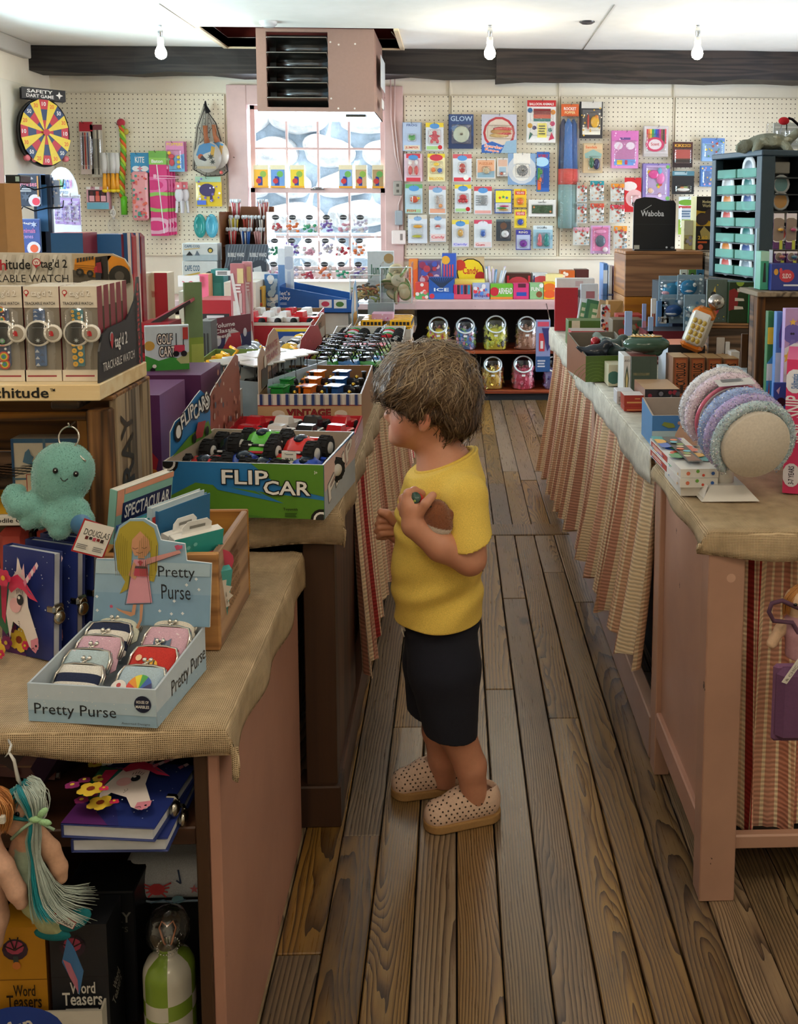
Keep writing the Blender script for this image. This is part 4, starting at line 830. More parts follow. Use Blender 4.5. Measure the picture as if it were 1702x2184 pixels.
def a_cc(f,s_):f.rect(0,0,1,1,'57b5b2');f.star(.5,.55,.42,'efe9df',16,.86);f.text('COLOR CHANGE',.28,.68,.72,.74,'3a3a3e');f.text('Creations',.2,.5,.8,.64,'b5344a');f.text('DOODLE PAD',.32,.4,.68,.45,'3a3a3e');f.rect(0,0,.2,.12,'3f8f8c');s_.rect(0,0,1,1,'2f8f8c')
hangpack(-.462,1.495,54,10,.075,.175,.016,'white hang-tab craft kit with red print behind the flower kit',a_wt)
hangpack(-.448,1.49,42,12,.082,.175,.018,'teal craft kit with a pink and blue flower in the wooden crate',a_fl)
hangpack(-.438,1.487,34,18,.085,.115,.014,'turquoise doodle pad lettered Color Change Creations',a_cc,'4aa9a6')
# ---- old dark crate, open to the front, that carries the watches
UX,UY0,UY1,UZ=-.556,1.60,1.80,1.0
o=empty('dark_crate','old dark wooden crate lettered SPRAY under the watch display','crate',(0,0,0));WD=(1,1,1,1)
for q in((-1.15,UY0,UZ-.045,UX-.042,UY0+.016,UZ-.03),(-1.15,UY0,TC,UX-.042,UY0+.016,TC+.02)):b=MB();b.rbox(*q,WD,'crate_wood_x',.002);b.build('front_rail',o)
for q in((UX-.042,UY0-.006,TC,UX-.004,UY0+.02,UZ-.026),(UX-.062,UY0+.006,TC,UX-.043,UY0+.03,UZ-.03),(-1.15,UY0,TC,-1.11,UY0+.02,UZ-.03)):b=MB();b.rbox(*q,WD,'crate_wood_z',.003);b.build('corner_post',o)
n=3
for i in range(n):
 ya,yb=UY0+.02+(UY1-UY0-.02)*i/n,UY0+.02+(UY1-UY0-.02)*(i+1)/n;b=MB();b.rbox(UX-.014,ya+.001,TC,UX,yb-.001,UZ-.008,(1,.95,.88,1),'crate_wood_grey_z',.002);f=b.face((UX,ya,TC),(0,yb-ya,0),(0,0,UZ-TC));f.k=3
 if i==0:f.text('SPRAY',-.9,.56,2.3,.72,'2a241d',1,90)
 if i==1:f.text('2',.9,.28,1.2,.37,'2a241d',1,90)
 b.build('side_slat',o)
for q in((-1.15,UY0,UZ-.012,UX,UY1,UZ-.004),(-1.13,UY0+.02,.772,UX-.016,UY1-.012,.778)):b=MB();b.rbox(*q,WD,'crate_wood_x',.002);b.build('shelf_board',o)
for i in range(3):z0=TC+.122*i;b=MB();b.rbox(-1.15,UY1-.012,z0,UX-.014,UY1,z0+.118,(.8,.8,.8,1),'crate_wood_x',.002);b.build('back_slat',o)
b=MB();b.rbox(UX-.10,UY0+.0,UZ-.026,UX-.055,UY0+.06,UZ-.012,WD,'crate_wood_x',.003);b.build('wood_block',o)
# things in the dark crate
def stripe_art(f):
 f.rect(0,0,1,1,'e5b12e')
 for i in range(26):
  for j in range(10):f.poly([(i/26,j/10),(i/26+.028,j/10),(i/26+.04,j/10+.06),(i/26+.012,j/10+.06)],'1f1a16')
z=.779;P=aZ(0,1133,z);b=MB();b.rbox(-.98,UY0+.004,z,UX-.068,UY0+.16,z+.017,'ece7de','print',.001);f=b.face((-.98,UY0+.004,z),(.98+UX-.068,0,0),(0,0,.017));f.text('Crocodile Creek',.56,.3,.82,.75,'2a2a2a');stripe_art(b.face((-.98,UY0+.012,z+.017),(.98+UX-.068,0,0),(0,.145,0)));b.build('puzzle_box',label='flat puzzle box with black and yellow hatching lying in the dark crate',cat='box')
lo=Loc((-.98,UY0+.09,z+.0185),0);x0,zb=lo.L(28,1036);x1,zt_=lo.L(165,935);b=MB();b.rbox(x0,0,0,x1,.035,zt_,'efe6d4','print',.001);f=b.face((x0,-.0003,0),(x1-x0,0,0),(0,0,zt_));f.rect(0,.93,1,1,'3d6f9c');f.rect(0,0,.04,1,'2d5f94');f.rect(.48,0,.52,1,'5d88a8');f.rect(.03,.33,.5,.36,'5d88a8');f.poly([(.17,.62),(.21,.78),(.27,.84),(.3,.74),(.34,.7),(.31,.64),(.33,.56),(.27,.58)],'5f8db0');f.disc(.63,.66,.08,'d08a4a',10);f.rect(.22,.02,.8,.42,'ece2ce');[f.line(q,.012,'b8322c')for q in([(.22,.02),(.8,.02),(.8,.42),(.22,.42),(.22,.02)],)];f.rect(.34,.34,.66,.39,'6f93ab');f.text('FISH KITE',.30,.2,.72,.3,'b8322c');f.fine(.3,.08,.7,.16,2,'777777');b.build('fish_box',label='fish kite game box with blue edges standing in the dark crate',cat='box',loc=lo.P)
b=MB();b.rbox(0,0,0,.11,.03,.09,'24506e','print',.002);f=b.face((0,0,0),(.11,0,0),(0,0,.09));f.rect(.1,.75,.9,.92,'6f93ab');b.build('blue_box',label='dark blue game box behind the fish kite box in the dark crate',cat='box',loc=(x0-.98+.055,UY0+.135,z+.0185))
for i,(u,c,lab)in enumerate(((-8,'d05a52','pink toy tractor pack low in the dark crate'),(84,'e2722a','orange toy truck pack low in the dark crate'))):
 P=aY(u,1180,UY0+.03);o=empty('toy_truck_pack',lab,'toy',(P.x,UY0+.03,TC+.022));b=MB();b.rbox(0,0,.02,.052,.05,.125,c,'gloss',.012);b.rbox(.052,.004,.04,.062,.046,.12,'2a1d1a','gloss',.003);b.rbox(.063,0,.02,.105,.05,.128,c,'gloss',.012);f=b.face((.07,-.0005,.06),(.03,0,0),(0,0,.04));[f.poly([(x,.3),(x+.15,.5),(x,.7)],'8a1f1a')for x in(.1,.4,.7)];f=b.face((.01,-.0005,.06),(.035,0,0),(0,0,.04));[f.poly([(x,.3),(x+.15,.5),(x,.7)],'8a1f1a')for x in(.1,.4,.7)];b.build('body',o)
 for x in(.018,.085):b=MB();b.tube([(x,-.004,.018),(x,.054,.018)],.018,12,'k','matte');b.build('wheel',o)
 # ---- watch display on its pine base
b0=MB();BZ=UZ-.002;wo=empty('watch_display','watch display stand with black side cards and a school bus photo on a pine base','display stand',(0,0,0))
WX,WY0,WY1=-.558,1.55,1.79;xl=-1.02;bh=.026
b0.rbox(xl,WY0,BZ,WX,WY1,BZ+bh,(1,1,1,1),'pine',.0015);f=b0.face((xl,WY0,BZ),(WX-xl,0,0),(0,0,bh));f.k=2;f.text('watchitude',.55,.2,.83,.85,'1a1a1a');f.text('TM',.835,.6,.852,.78,'1a1a1a');b0.build('pine_base',wo)
lo=Loc((WX,WY0,BZ+bh),PI/2);sidep=[(.012,0),(.232,0),(.232,.06),(.226,.155),(.218,.155),(.2,.115),(.17,.095),(.15,.086),(.06,.082),(.035,.075),(.018,.05)]
b=MB();b.prism(sidep,(WX-.004,WY0,BZ+bh),(0,1,0),(0,0,1),.003,'1c1f22',side='2a2c2e');f=b.face((WX-.0036,WY0,BZ+bh),(0,.21,0),(0,0,.1));f.disc(.35,.66,.09,'c8d0d2',12);f.poly([(.31,.6),(.39,.6),(.35,.46)],'c02a30');f.disc(.35,.66,.07,'c02a30',10);f.text("tag'd 2",.40,.40,.70,.68,'e6e3dc');f.text('TRACKABLE WATCH',.12,.16,.86,.3,'e6e3dc',0);f.text('watchitude',.62,.62,1.35,.75,'c02a30',1,90);b.build('side_card',wo)
yb=WY1-.006;lo=Loc((0,yb,0),0);zt_=lo.L(150,541)[1];xr=lo.L(283,600)[0]
hp=[(xl,BZ+bh),(xr,BZ+bh),(xr,lo.L(280,600)[1]),lo.L(278,570),lo.L(266,552),lo.L(240,541),(xl,zt_+.004)]
b=MB();b.prism([(x,z)for x,z in hp],(0,yb,0),(1,0,0),(0,0,1),.003,'d3cdc0');f=b.face((0,yb-.0003,0),(1,0,0),(0,0,1));q=lambda u,v:lo.L(u,v);P_=lambda*a:[q(*t_)for t_ in a]
for i in range(9):u=-10+i*18;f.poly(P_((u,543),(u+8,543),(u+2-12*(i%2),602),(u-6-12*(i%2),602)),'dedacf' if i%2 else 'c5beb0')
f.poly(P_((155,541),(240,541),(266,552),(278,570),(280,603),(160,603)),'b9a88c');f.poly(P_((157,575),(280,590),(280,603),(158,603)),'5a5348')
f.poly(P_((162,552),(240,545),(266,552),(278,572),(278,585),(252,570),(243,590),(236,600),(232,545),(205,548),(205,592),(160,575)),'d78a22')
f.poly(P_((205,548),(231,545),(233,598),(206,590)),'2a2420')
for k in range(6):f.poly(P_((166+k*6.4,560-k*1.3),(170.5+k*6.4,559-k*1.3),(170.5+k*6.4,549.5-k*.8),(166+k*6.4,550.5-k*.8)),'3a342c')
for k in range(3):f.line(P_((162,565+k*4),(204,567+k*5)),.0008,'5a3a14')
for u,v,r in((258,588,.019),(174,580,.007),(196,583,.006)):x,z=q(u,v);f.disc(x,z,r,'26241f',18);f.disc(x,z,r*.45,'55504a',12)
f.poly(P_((209,560),(219,558),(222,582),(208,580)),'8a2432');f.poly(P_((205,570),(211,566),(212,584),(205,582)),'b02c38');x,z=q(212,553);f.disc(x,z,.004,'2a1c18',10);f.poly(P_((208,580),(221,582),(219,602),(209,602)),'2a2c36')
def tx(s_,u0,v0,u1,v1,c,bo=1):A,B=q(u0,v1),q(u1,v0);f.text(s_,A[0],A[1],B[0],B[1],c,bo)
tx('watch',-62,553,19,576,'b02c38');tx('itude',19,552,70,574,'1a1a1a');tx("tag'd 2",92,552,148,576,'1a1a1a');tx('TRACKABLE WATCH',-62,585,151,601,'1a1a1a',0)
x,z=q(84,559);f.disc(x,z,.0075,'b02c38',14);f.disc(x,z,.0058,'f0ece4',12);f.text('W',x-.004,z-.003,x+.004,z+.003,'b02c38');f.poly(P_((79,564),(89,564),(84,572)),'b02c38');b.build('back_card',wo)
def watch(x,y,strap,label,far=False):
 W,Hh,T=.058,.152,.024;o=empty('boxed_watch',label,'watch',(x,y,BZ+bh+.0005),group='boxed watches on the pine base stand')
 b=MB();b.box(0,.0,0,W,T,.018,'e6dccb');b.box(0,.003,Hh-.034,W,T,Hh,'e6dccb');b.box(0,.004,.018,W,T,Hh-.034,{'*':'8c8478','r':'7d1f2c'});b.add([(W+.0003,.002,0),(W+.0003,T,0),(W+.0003,T,Hh),(W+.0003,.002,Hh)],[(0,1,2,3)],'8a2230')
 f=b.face((0,.0028,Hh-.034),(W,0,0),(0,0,.034));f.disc(.13,.72,.12,'c02a30',12);f.poly([(.085,.66),(.175,.66),(.13,.5)],'c02a30');f.disc(.13,.72,.08,'efe7da',10);f.text("tag'd 2",.25,.46,.82,.85,'bdb4a8');f.text("tag'd 2",.255,.47,.825,.84,'f4eee4');f.text('TRACKABLE WATCH',.08,.14,.9,.28,'3a3632');f=b.face((0,-.0002,0),(W,0,0),(0,0,.018));f.fine(.08,.35,.9,.6,1,'a33a44');b.build('carton',o)
 b=MB();n=10;prof=[(.006+(W-.012)*k/n,-.004-.012*math.sin(PI*k/n)**.5)for k in range(n+1)]
 b.add([(px_,py_,.018)for px_,py_ in prof]+[(px_*.97+.001,py_,Hh-.04)for px_,py_ in prof]+[(W*.5,-.006,Hh-.026)],[(k,k+1,n+2+k,n+1+k)for k in range(n)]+[(n+1+k,n+2+k,2*n+2)for k in range(n)],'ffffff','clear',True);b.build('plastic_dome',o)
 if far:return o
 b=MB();b.rbox(W*.30,-.002,.024,W*.62,.003,.066,strap[0],'print',.002);b.rbox(W*.30,-.002,.09,W*.62,.003,Hh-.036,strap[0],'print',.002)
 for z0,z1 in((.024,.066),(.09,Hh-.036)):
  f=b.face((W*.30,-.0022,z0),(W*.32,0,0),(0,0,z1-z0))
  for k in range(7):
   if strap[2]=='emoji':f.disc(.25+.5*(k%2),.1+k*.13,.1,'eab53a',10);f.rect(.2+.5*(k%2),.1+k*.13,.3+.5*(k%2),.12+k*.13,'4a3010')
   elif strap[2]=='shark':f.poly([(.1+.4*(k%2),.03+k*.13),(.5+.4*(k%2),.03+k*.13),(.3+.4*(k%2),.15+k*.13)],('c5ccd6','4a5f80')[k%2])
   else:[f.disc(.5,.1+.3*(k//2),.2-.05*j,c,10)for j,c in enumerate(('d8433a','efc63a','4aa75a','3a6fc0'))]if k%3==0 else f.disc(RND.random(),k*.14,.05,'w',6)
 b.build('strap',o)
 b=MB();b.T=Matrix.Translation((W*.46,-.001,.078))@Matrix.Rotation(PI/2,4,'X');b.lathe([(0,0),(.021,0),(.021,.005),(.018,.0062),(0,.0062)],22,lambda k,i:'e9e5dc' if i<3 else '101216','gloss');b.T=Matrix.Identity(4);f=b.face((W*.46-.02,-.0076,.058),(.04,0,0),(0,0,.04));f.star(.5,.22,.12,'b9c4c6',8,.3);f.rect(.3,.72,.7,.75,'5a6468');b.build('watch_face',o)
 b=MB();b.T=Matrix.Translation((W*.86,-.004,.078))@Matrix.Rotation(PI/2,4,'X');b.lathe([(0,0),(.0145,0),(.0145,.004),(.011,.0046),(0,.0046)],18,lambda k,i:'e9e5dc' if i<3 else 'a49a8c','gloss');b.T=Matrix.Identity(4);f=b.face((W*.86-.01,-.0091,.068),(.02,0,0),(0,0,.02));f.disc(.4,.55,.18,'c02a30',8);f.rect(.25,.3,.6,.5,'c02a30');b.build('tag_disc',o)
 return o
SH=(('4a6a9a','','shark'),('3a7f8f','','emoji'),('37486f','','rainbow'))
xs_=[lo.L(u,800)[0]for u in(0,)]
lw_=Loc((0,WY0+.03,0),0)
for u,s_,lab in((-23,2,'boxed watch with a rainbow patterned strap at the edge of the photo'),(53,0,'boxed watch with a blue shark patterned strap'),(134,1,'boxed watch with a teal smiley patterned strap')):watch(lw_.L(u,800)[0],WY0+.03,SH[s_],lab)
for k in range(4):
 for j,u in enumerate((53,134)if k<2 else(134,)):watch(lw_.L(u,800)[0]+0,WY0+.03+.03*(k+1),SH[0],('%s boxed watch behind the %s one, only its maroon side showing'%(('second','third','fourth','fifth')[k],('shark strap','smiley strap')[j if k<2 else 1])),True)
 # ---- tall plain carton behind the watch display
P=aY(-30,540,1.95);x1=aY(64,470,1.95).x;zt_=aY(20,391,1.95).z
b=MB();bt=[(-1.12,0),(x1+.012,0),(x1-.022,1)];xt=aY(42,391,1.95).x
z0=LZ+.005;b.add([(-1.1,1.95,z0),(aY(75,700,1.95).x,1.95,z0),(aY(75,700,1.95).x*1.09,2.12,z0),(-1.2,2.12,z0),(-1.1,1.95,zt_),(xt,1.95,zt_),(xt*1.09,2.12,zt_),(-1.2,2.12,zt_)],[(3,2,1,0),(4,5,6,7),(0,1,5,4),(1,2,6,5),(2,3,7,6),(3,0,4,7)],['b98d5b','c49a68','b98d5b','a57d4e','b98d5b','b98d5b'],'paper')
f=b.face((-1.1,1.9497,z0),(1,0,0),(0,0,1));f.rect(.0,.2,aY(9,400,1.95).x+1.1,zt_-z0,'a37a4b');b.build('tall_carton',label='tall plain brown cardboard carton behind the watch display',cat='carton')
b=MB();b.rbox(0,0,0,.03,.05,.016,'1d2224','gloss',.002);f=b.face((0,0,0),(.03,0,0),(0,0,.016));f.rect(.7,.2,.95,.8,'a8c8c4');b.build('small_black_box',label='small black box lying on top of the tall brown carton',cat='box',loc=(aY(10,391,1.97).x,1.97,zt_+.001))
# ---- plush octopus on a key ring
OY=1.52;oc=aY(118,1020,OY);k_=OY/2100;R_=lambda u,v,dy=0:np.array(aY(u,v,OY+dy))-np.array(oc)
s=SDF((-.09,-.065,-.10),(.07,.06,.06),.0022)
s.ell(R_(136,1003),(.046,.04,.044),0).ell(R_(126,1042),(.036,.034,.03),.02)
for pts,rs in((((100,1060,-.01),(70,1078,-.02),(42,1078,-.025),(28,1062,-.02),(30,1050,-.014),(42,1046,-.01)),(.018,.02,.018,.015,.012,.009)),(((105,1070,.0),(85,1095,-.02),(62,1110,-.025)),(.018,.018,.014)),(((118,1080,-.02),(112,1105,-.03),(122,1110,-.036)),(.016,.015,.011)),(((140,1070,-.02),(140,1105,-.028),(128,1127,-.03)),(.015,.015,.017)),(((150,1065,-.01),(170,1085,-.02),(180,1110,-.028),(178,1122,-.03)),(.015,.013,.014,.012)),(((145,1060,.015),(165,1090,.02),(160,1120,.015)),(.015,.015,.012)),(((100,1060,.02),(80,1090,.025),(88,1115,.02)),(.015,.014,.01))):s.chain([R_(*p)for p in pts],rs,.006)
oo=empty('plush_octopus','turquoise plush octopus hanging from a key ring on the dark crate','plush toy',oc)
body=s.mesh('body','79b3aa','fur',oo)
rr=np.random.RandomState(2);me=body.data;npoly=len(me.polygons);N=15000;ctr=np.zeros(npoly*3);me.polygons.foreach_get('center',ctr);ctr=ctr.reshape(-1,3);nr=np.zeros(npoly*3);me.polygons.foreach_get('normal',nr);nr=nr.reshape(-1,3)
def fur_mesh(name,parent,ctr,nr,N,L,wd,cols,down=.5):
 id_=rr.randint(0,len(ctr),N);c=ctr[id_]+rr.normal(0,.0006,(N,3));n=nr[id_];dr=n*1.0+rr.normal(0,.45,(N,3))+np.array((0,0,-down));dr/=np.linalg.norm(dr,axis=1)[:,None]
 sd=np.cross(dr,rr.normal(0,1,(N,3)));sd/=np.linalg.norm(sd,axis=1)[:,None];l=L*rr.uniform(.6,1.2,N)[:,None]
 v=np.concatenate([c-sd*wd,c+sd*wd,c+dr*l],1).reshape(-1,3);m_=bpy.data.meshes.new(name);m_.vertices.add(3*N);m_.vertices.foreach_set('co',v.astype(np.float32).ravel());m_.loops.add(3*N);m_.polygons.add(N);m_.loops.foreach_set('vertex_index',np.arange(3*N,dtype=np.int32));m_.polygons.foreach_set('loop_start',np.arange(0,3*N,3,dtype=np.int32));m_.update(calc_edges=True)
 at=m_.color_attributes.new('Col','FLOAT_COLOR','POINT');cc=np.array([H(x)for x in cols])[rr.randint(0,len(cols),N)];at.data.foreach_set('color',np.repeat(cc,3,axis=0).astype(np.float32).ravel());m_.materials.append(MATS['fur']);return link(name,m_,parent,kind='stuff')
fur_mesh('fur',oo,ctr,nr,26000,.0065,.0005,('86c1b7','70a89f','9acdc3'))
for u,v,dy in((118,1004,-.043),(162,1011,-.036)):
 p=R_(u,v,dy);b=MB();b.ell(p,(.0042,.0035,.0048),'k','gloss');b.ell(p+np.array((.001,-.003,.0015)),(.001,)*3,'w','gloss',6,5);b.build('eye',oo)
b=MB();b.tube([R_(129,1019,-.043),R_(133,1025,-.044),R_(138,1026,-.044),R_(145,1021,-.042)],.0009,5,'1c2a2a');b.build('mouth',oo)
b=MB();c0=R_(147,933);b.tube([c0+np.array((.0155*math.cos(a),.004*math.sin(a),.0165*math.sin(a)))for a in np.linspace(0,2*PI,28)[:-1]],.0014,6,'d5d1c8','metal',True);b.tube([R_(150,955),R_(162,962,-.01),R_(176,978,-.016),R_(183,984,-.016)],.0016,6,'d5d1c8','metal');b.build('key_ring',oo)
b=MB();A=[R_(180,1105,-.085),R_(243,1128,-.085),R_(220,1192,-.085),R_(151,1175,-.085)];nn=np.array((0,.001,0));b.add(A+[p+nn for p in A],[(0,3,2,1),(4,5,6,7),(0,1,5,4),(1,2,6,5),(2,3,7,6),(3,0,4,7)],'b3282c');f=b.face(A[3]-nn*.3,A[2]-A[3],A[0]-A[3]);f.rect(.05,.05,.95,.95,'ece8e0');f.text('DOUGLAS',.16,.56,.92,.74,'2a2a2a',0);[f.rect(.25+.12*k,.44+.02*(k%2),.34+.12*k,.54,('6a2a2a','2a2a2a','c8506a','7a1f1f','3a2a2a')[k])for k in range(5)];f.fine(.1,.15,.45,.3,3,'8a8a8a');f.fine(.6,.15,.92,.3,3,'8a8a8a');b.build('paper_tag',oo)
b=MB();b.T=Matrix.Translation(R_(174,1119,-.0835))@Matrix.Rotation(PI/2,4,'X');b.lathe([(0,0),(.016,0),(.016,.001),(0,.001)],20,'4a7fae','print');b.build('blue_tag',oo)
b=MB();Pq=aY(150,908,OY);b.tube([aY(152,905,UY0-.004),Pq+Vector((0,.02,.002)),Pq+Vector((0,-.004,-.001)),Pq+Vector((0,-.008,.006))],.0013,6,'c9c4b8','metal');b.build('cup_hook',label='small metal hook in the dark crate post holding the octopus ring',cat='hook')
# ---- on the open shelves under the purses
def cover_dark(f,s_):f.rect(.0,.45,1,1,'1f3324');f.rect(.0,0,1,.45,'5a1f1c');f.text('SONG',.15,.7,.8,.85,'1c3a2c');[f.poly([(RND.random(),RND.random()*.5),(RND.random(),RND.random()*.5),(RND.random(),RND.random()*.5)],('7a3020','3a1512','8a5a30')[k%3])for k in range(8)]
book('picture_book','dark red and green picture book leaning in the shelf beside the diaries','book',.2,.125,.016,Matrix.Translation((-.78,1.40,SZ1+.01))@Matrix.Rotation(math.radians(-8),4,'Z')@Matrix.Rotation(math.radians(-24),4,'X'),'3a1a1a',cover_dark)
book('picture_book','thick leaning picture book whose grey page edge slants up the shelf','book',.17,.145,.03,Matrix.Translation((-.60,1.37,SZ1+.004))@Matrix.Rotation(math.radians(58),4,'Z')@Matrix.Rotation(math.radians(38),4,'X'),'3a2440',None,pages='9a9288')
CB=SZ0+.001
P=aY(217,2150,1.28);zb=P.z;o=empty('white_carton','white display carton with a blue emblem on the bottom shelf','display box',(P.x,1.28,CB))
b=MB();L=.30;b.T=Matrix.Translation((-L,0,0));tray(b,L,.09,zb-CB-.004,zb-CB+.016,.003,'d8d2c6','bdb6aa');f=b.face((0,0,0),(L,0,0),(0,0,zb-CB));f.disc(.62,.75,.30,'24439a',24,1.6);f.text('fun',.56,.72,.68,.9,'d8d2c6',1,20);f=b.face((L,0,0),(0,.09,0),(0,0,zb-CB));f.text('S',.25,.6,.65,.95,'22242c');b.build('tray',o)
def teaser(x,y,w_,h_,d_,c,ink,side,label):
 o=empty('card_game_box',label,'game box',(x,y,CB+.004));b=MB();b.box(0,0,0,w_,d_,h_,{'*':c,'r':side});f=b.face((0,0,0),(w_,0,0),(0,0,h_));f.rect(0,.66,1,.664,side);f.rect(0,.30,1,.304,side)
 for y0 in(.86,.15):f.disc(.40,y0,.07,'3a2a3a',12,1.1);f.disc(.40,y0+.015,.045,'a8435c',10,1.2);f.rect(.36,y0-.1,.46,y0-.04,'3f4a4a');f.disc(.42,y0-.1,.025,'c8763a',10);[f.line([(.4,y0),(.4+.22*math.cos(a),y0+.09*math.sin(a))],.008,'2a2020')for a in(.4,1.2,2.0,2.8)]
 f.text('Word',.34,.565,.78,.64,ink);f.text('Teasers',.2,.49,.9,.575,ink);f.fine(.25,.455,.85,.475,1,ink);f.text('silly' if c[0]!='2' else 'history',.2,.39,.5,.44,ink);f.text('debates' if c[0]!='2' else 'trivia',.52,.39,.9,.44,ink)
 f=b.face((w_,0,0),(0,d_,0),(0,0,h_));f.text('Word',.3,.5,.7,.58,'a8a49c' if c[0]=='2' else '5a3a10',0,30);f.text('Teasers',.2,.43,.8,.51,'a8a49c' if c[0]=='2' else '5a3a10',0,30);b.build('box',o)
for u0,u1,vt,Y,d_,c,ink,side,lab in((-6,101,1978,1.296,.05,'b9811f','2a1c10','6a4310','mustard yellow Word Teasers card game box on the bottom shelf'),(110,232,1975,1.298,.06,'26282e','dcd8d0','17181c','black Word Teasers history game box on the bottom shelf')):
 A,B=aY(u0,2100,Y),aY(u1,2100,Y);teaser(A.x,Y,B.x-A.x,aY(50,vt,Y).z-CB-.004,d_,c,ink,side,lab)
A,B=aY(140,2000,1.40),aY(292,2000,1.40);zt_=aY(200,1880,1.42).z
b=MB();b.rbox(A.x,1.395,CB,B.x,1.47,zt_,'1c1d22','print',.002);f=b.face((A.x,1.395,CB),(B.x-A.x,0,0),(0,0,zt_-CB));f.text('World',.3,.86,.75,.93,'8a8880',0);f.text('HISTORY',.15,.77,.95,.85,'8a8880');f.text('Teasers',.4,.70,.9,.76,'6a6860',0);b.build('dark_game_box',label='tall black World History game box behind the other two games',cat='game box')
A,B=aY(250,2000,1.50),aY(412,2000,1.50);zs_=aY(300,1938,1.44).z
b=MB();b.rbox(A.x+.01,1.48,CB,TX-.045,1.74,zs_-.001,'17171a','print',.003);f=b.face((TX-.10,1.48,CB),(.05,0,0),(0,0,zs_-CB));f.rect(.2,.35,.9,.98,'d0ccc2');f.fine(.3,.4,.8,.95,7,'22242c');b.build('dark_carton',label='dark carton at the back of the bottom shelf behind the checked bottle',cat='carton')
o=empty('lunch_bag','white lunch bag printed with crabs and starfish on the bottom shelf','bag',(0,0,0));x0,x1=aY(243,1900,1.43).x,TX-.037;s=SDF((x0-.02,1.4,zs_-.02),(x1+.02,1.66,zs_+.1),.004);s.a[:]=1
q=s._sub(s.lo,s.lo+np.array(s.n)*s.h)[1];cx_,cy_,cz_=(x0+x1)/2,1.53,zs_+.033;hx,hy,hz=(x1-x0)/2-.028,.085-.028,.033-.028
s.a=np.sqrt(np.maximum(np.abs(q[0]-cx_)-hx,0)**2+np.maximum(np.abs(q[1]-cy_)-hy,0)**2+np.maximum(np.abs(q[2]-cz_)-max(hz,.002),0)**2).astype(np.float32)-.028
s.mesh('bag_body','c9cdd4','fabric',o);b=MB();f=b.face((x0,1.4435,zs_),(x1-x0,0,0),(0,0,.066));f.k=2
def crab(x,y,r,c):
 f.disc(x,y,r,c,10,1.3)
 for k in range(4):
  for s_ in(-1,1):f.line([(x,y),(x+s_*r*.55*(1+.2*k),y-r*1.3+k*r*.8)],.04,c)
crab(.36,.45,.15,'c8454a');f.star(.83,.62,.22,'c8505a',5,.4);f.star(.7,.45,.12,'c8707a',5,.4);f.line([(.56,.95),(.58,.6),(.54,.68)],.04,'3a4a6a');f.disc(.55,.2,.1,'6f9aa8',8,1.5);f.line([(.3,.12),(.42,.2),(.5,.1),(.62,.2)],.03,'5f7f9a');b.build('printed_pattern',o)
b=MB();b.tube([(x0+.012,1.462,zs_+.056),(x0+.006,1.455,zs_+.03),(x0+.02,1.45,zs_+.01),(x0+.05,1.448,zs_+.005),(x1-.02,1.448,zs_+.006)],.0018,5,'8fa3b8','fabric');b.build('piping',o)
# checked ceramic bottle with a clear bulb stopper
VY=1.335;P=aY(362,2100,VY);zsh=aY(362,2062,VY).z;r_=58/2100*VY;hgt=zsh-CB
o=empty('checked_bottle','green and white checked ceramic bottle on the bottom shelf','bottle',(P.x,VY,CB+.001))
zz=[0,.002]+[hgt*(i+1)/12 for i in range(12)];prof=[(0,0),(r_*.96,.001)]+[(r_,z)for z in zz[2:-1]]+[(r_,hgt-.004),(r_*.97,hgt+.004),(r_*.85,hgt+.013),(r_*.6,hgt+.02),(r_*.4,hgt+.024),(r_*.38,hgt+.034)]
b=MB();b.T=Matrix.Rotation(math.radians(-78),4,'Z');b.lathe(prof,36,lambda k,i:('86a33c' if(k//6+(int(min(prof[i+1][1],hgt)/.029)))%2 else 'd8d3c4'),'gloss');b.build('bottle_body',o)
b=MB();zc_=aY(365,1985,VY).z-CB;b.lathe([(.0,hgt+.03),(.013,hgt+.034),(.0145,zc_-.035),(.022,zc_-.024),(.0305,zc_-.006),(.031,zc_+.008),(.024,zc_+.024),(.012,zc_+.032),(0,zc_+.034)],28,'ffffff','clear');b.build('bulb_stopper',o)
b=MB();b.tube([(-.004,0,hgt+.034),(-.006,0,zc_-.02),(-.012,0,zc_+.004),(-.008,0,zc_+.014),(0,0,zc_+.006),(.008,0,zc_+.014),(.012,0,zc_+.004),(.005,0,zc_-.02),(.004,0,hgt+.034)],.0014,6,'c98a6a','gloss');b.build('heart_filament',o)
b=MB()
for k in range(22):a=2*PI*k/22;b.ell((.0155*math.cos(a),.0155*math.sin(a),hgt+.032+.002*math.sin(a)),(.0019,)*3,'d8d6d0','metal',6,5)
b.build('bead_chain',o)
# ---- hanging mermaid dolls
def strands(b,pts,spread,n,cols,r=.0006,seed=1,mat='hairm',flat=1.0):
 R=np.random.RandomState(seed);pts=[np.array(p)for p in pts]
 for k in range(n):
  a=R.uniform(0,2*PI);q=R.uniform(0,1)**.5;path=[]
  for i,p in enumerate(pts):
   s_=spread[i]*q;path.append(p+np.array((math.cos(a)*s_,math.sin(a)*s_*flat,math.sin(a*1.7)*s_*.35))+R.normal(0,.0007,3))
  fine=[]
  for i in range(len(path)-1):
   for t_ in(0,.5):fine.append(path[i]*(1-t_)+path[i+1]*t_)
  fine.append(path[-1]);fine=[fine[0]]+[(fine[i-1]+2*fine[i]+fine[i+1])/4 for i in range(1,len(fine)-1)]+[fine[-1]]
  c=cols(math.cos(a)*q)if callable(cols)else cols[R.randint(len(cols))];b.tube(fine,[r]*(len(fine)-1)+[r*.3],3,c,mat,cap=False)
DY=1.205;D=lambda u,v,dy=0.0:tuple(aY(u,v,DY+dy))
dl_=empty('mermaid_doll','mermaid doll with teal and silver hair hanging in front of the shelves','doll')
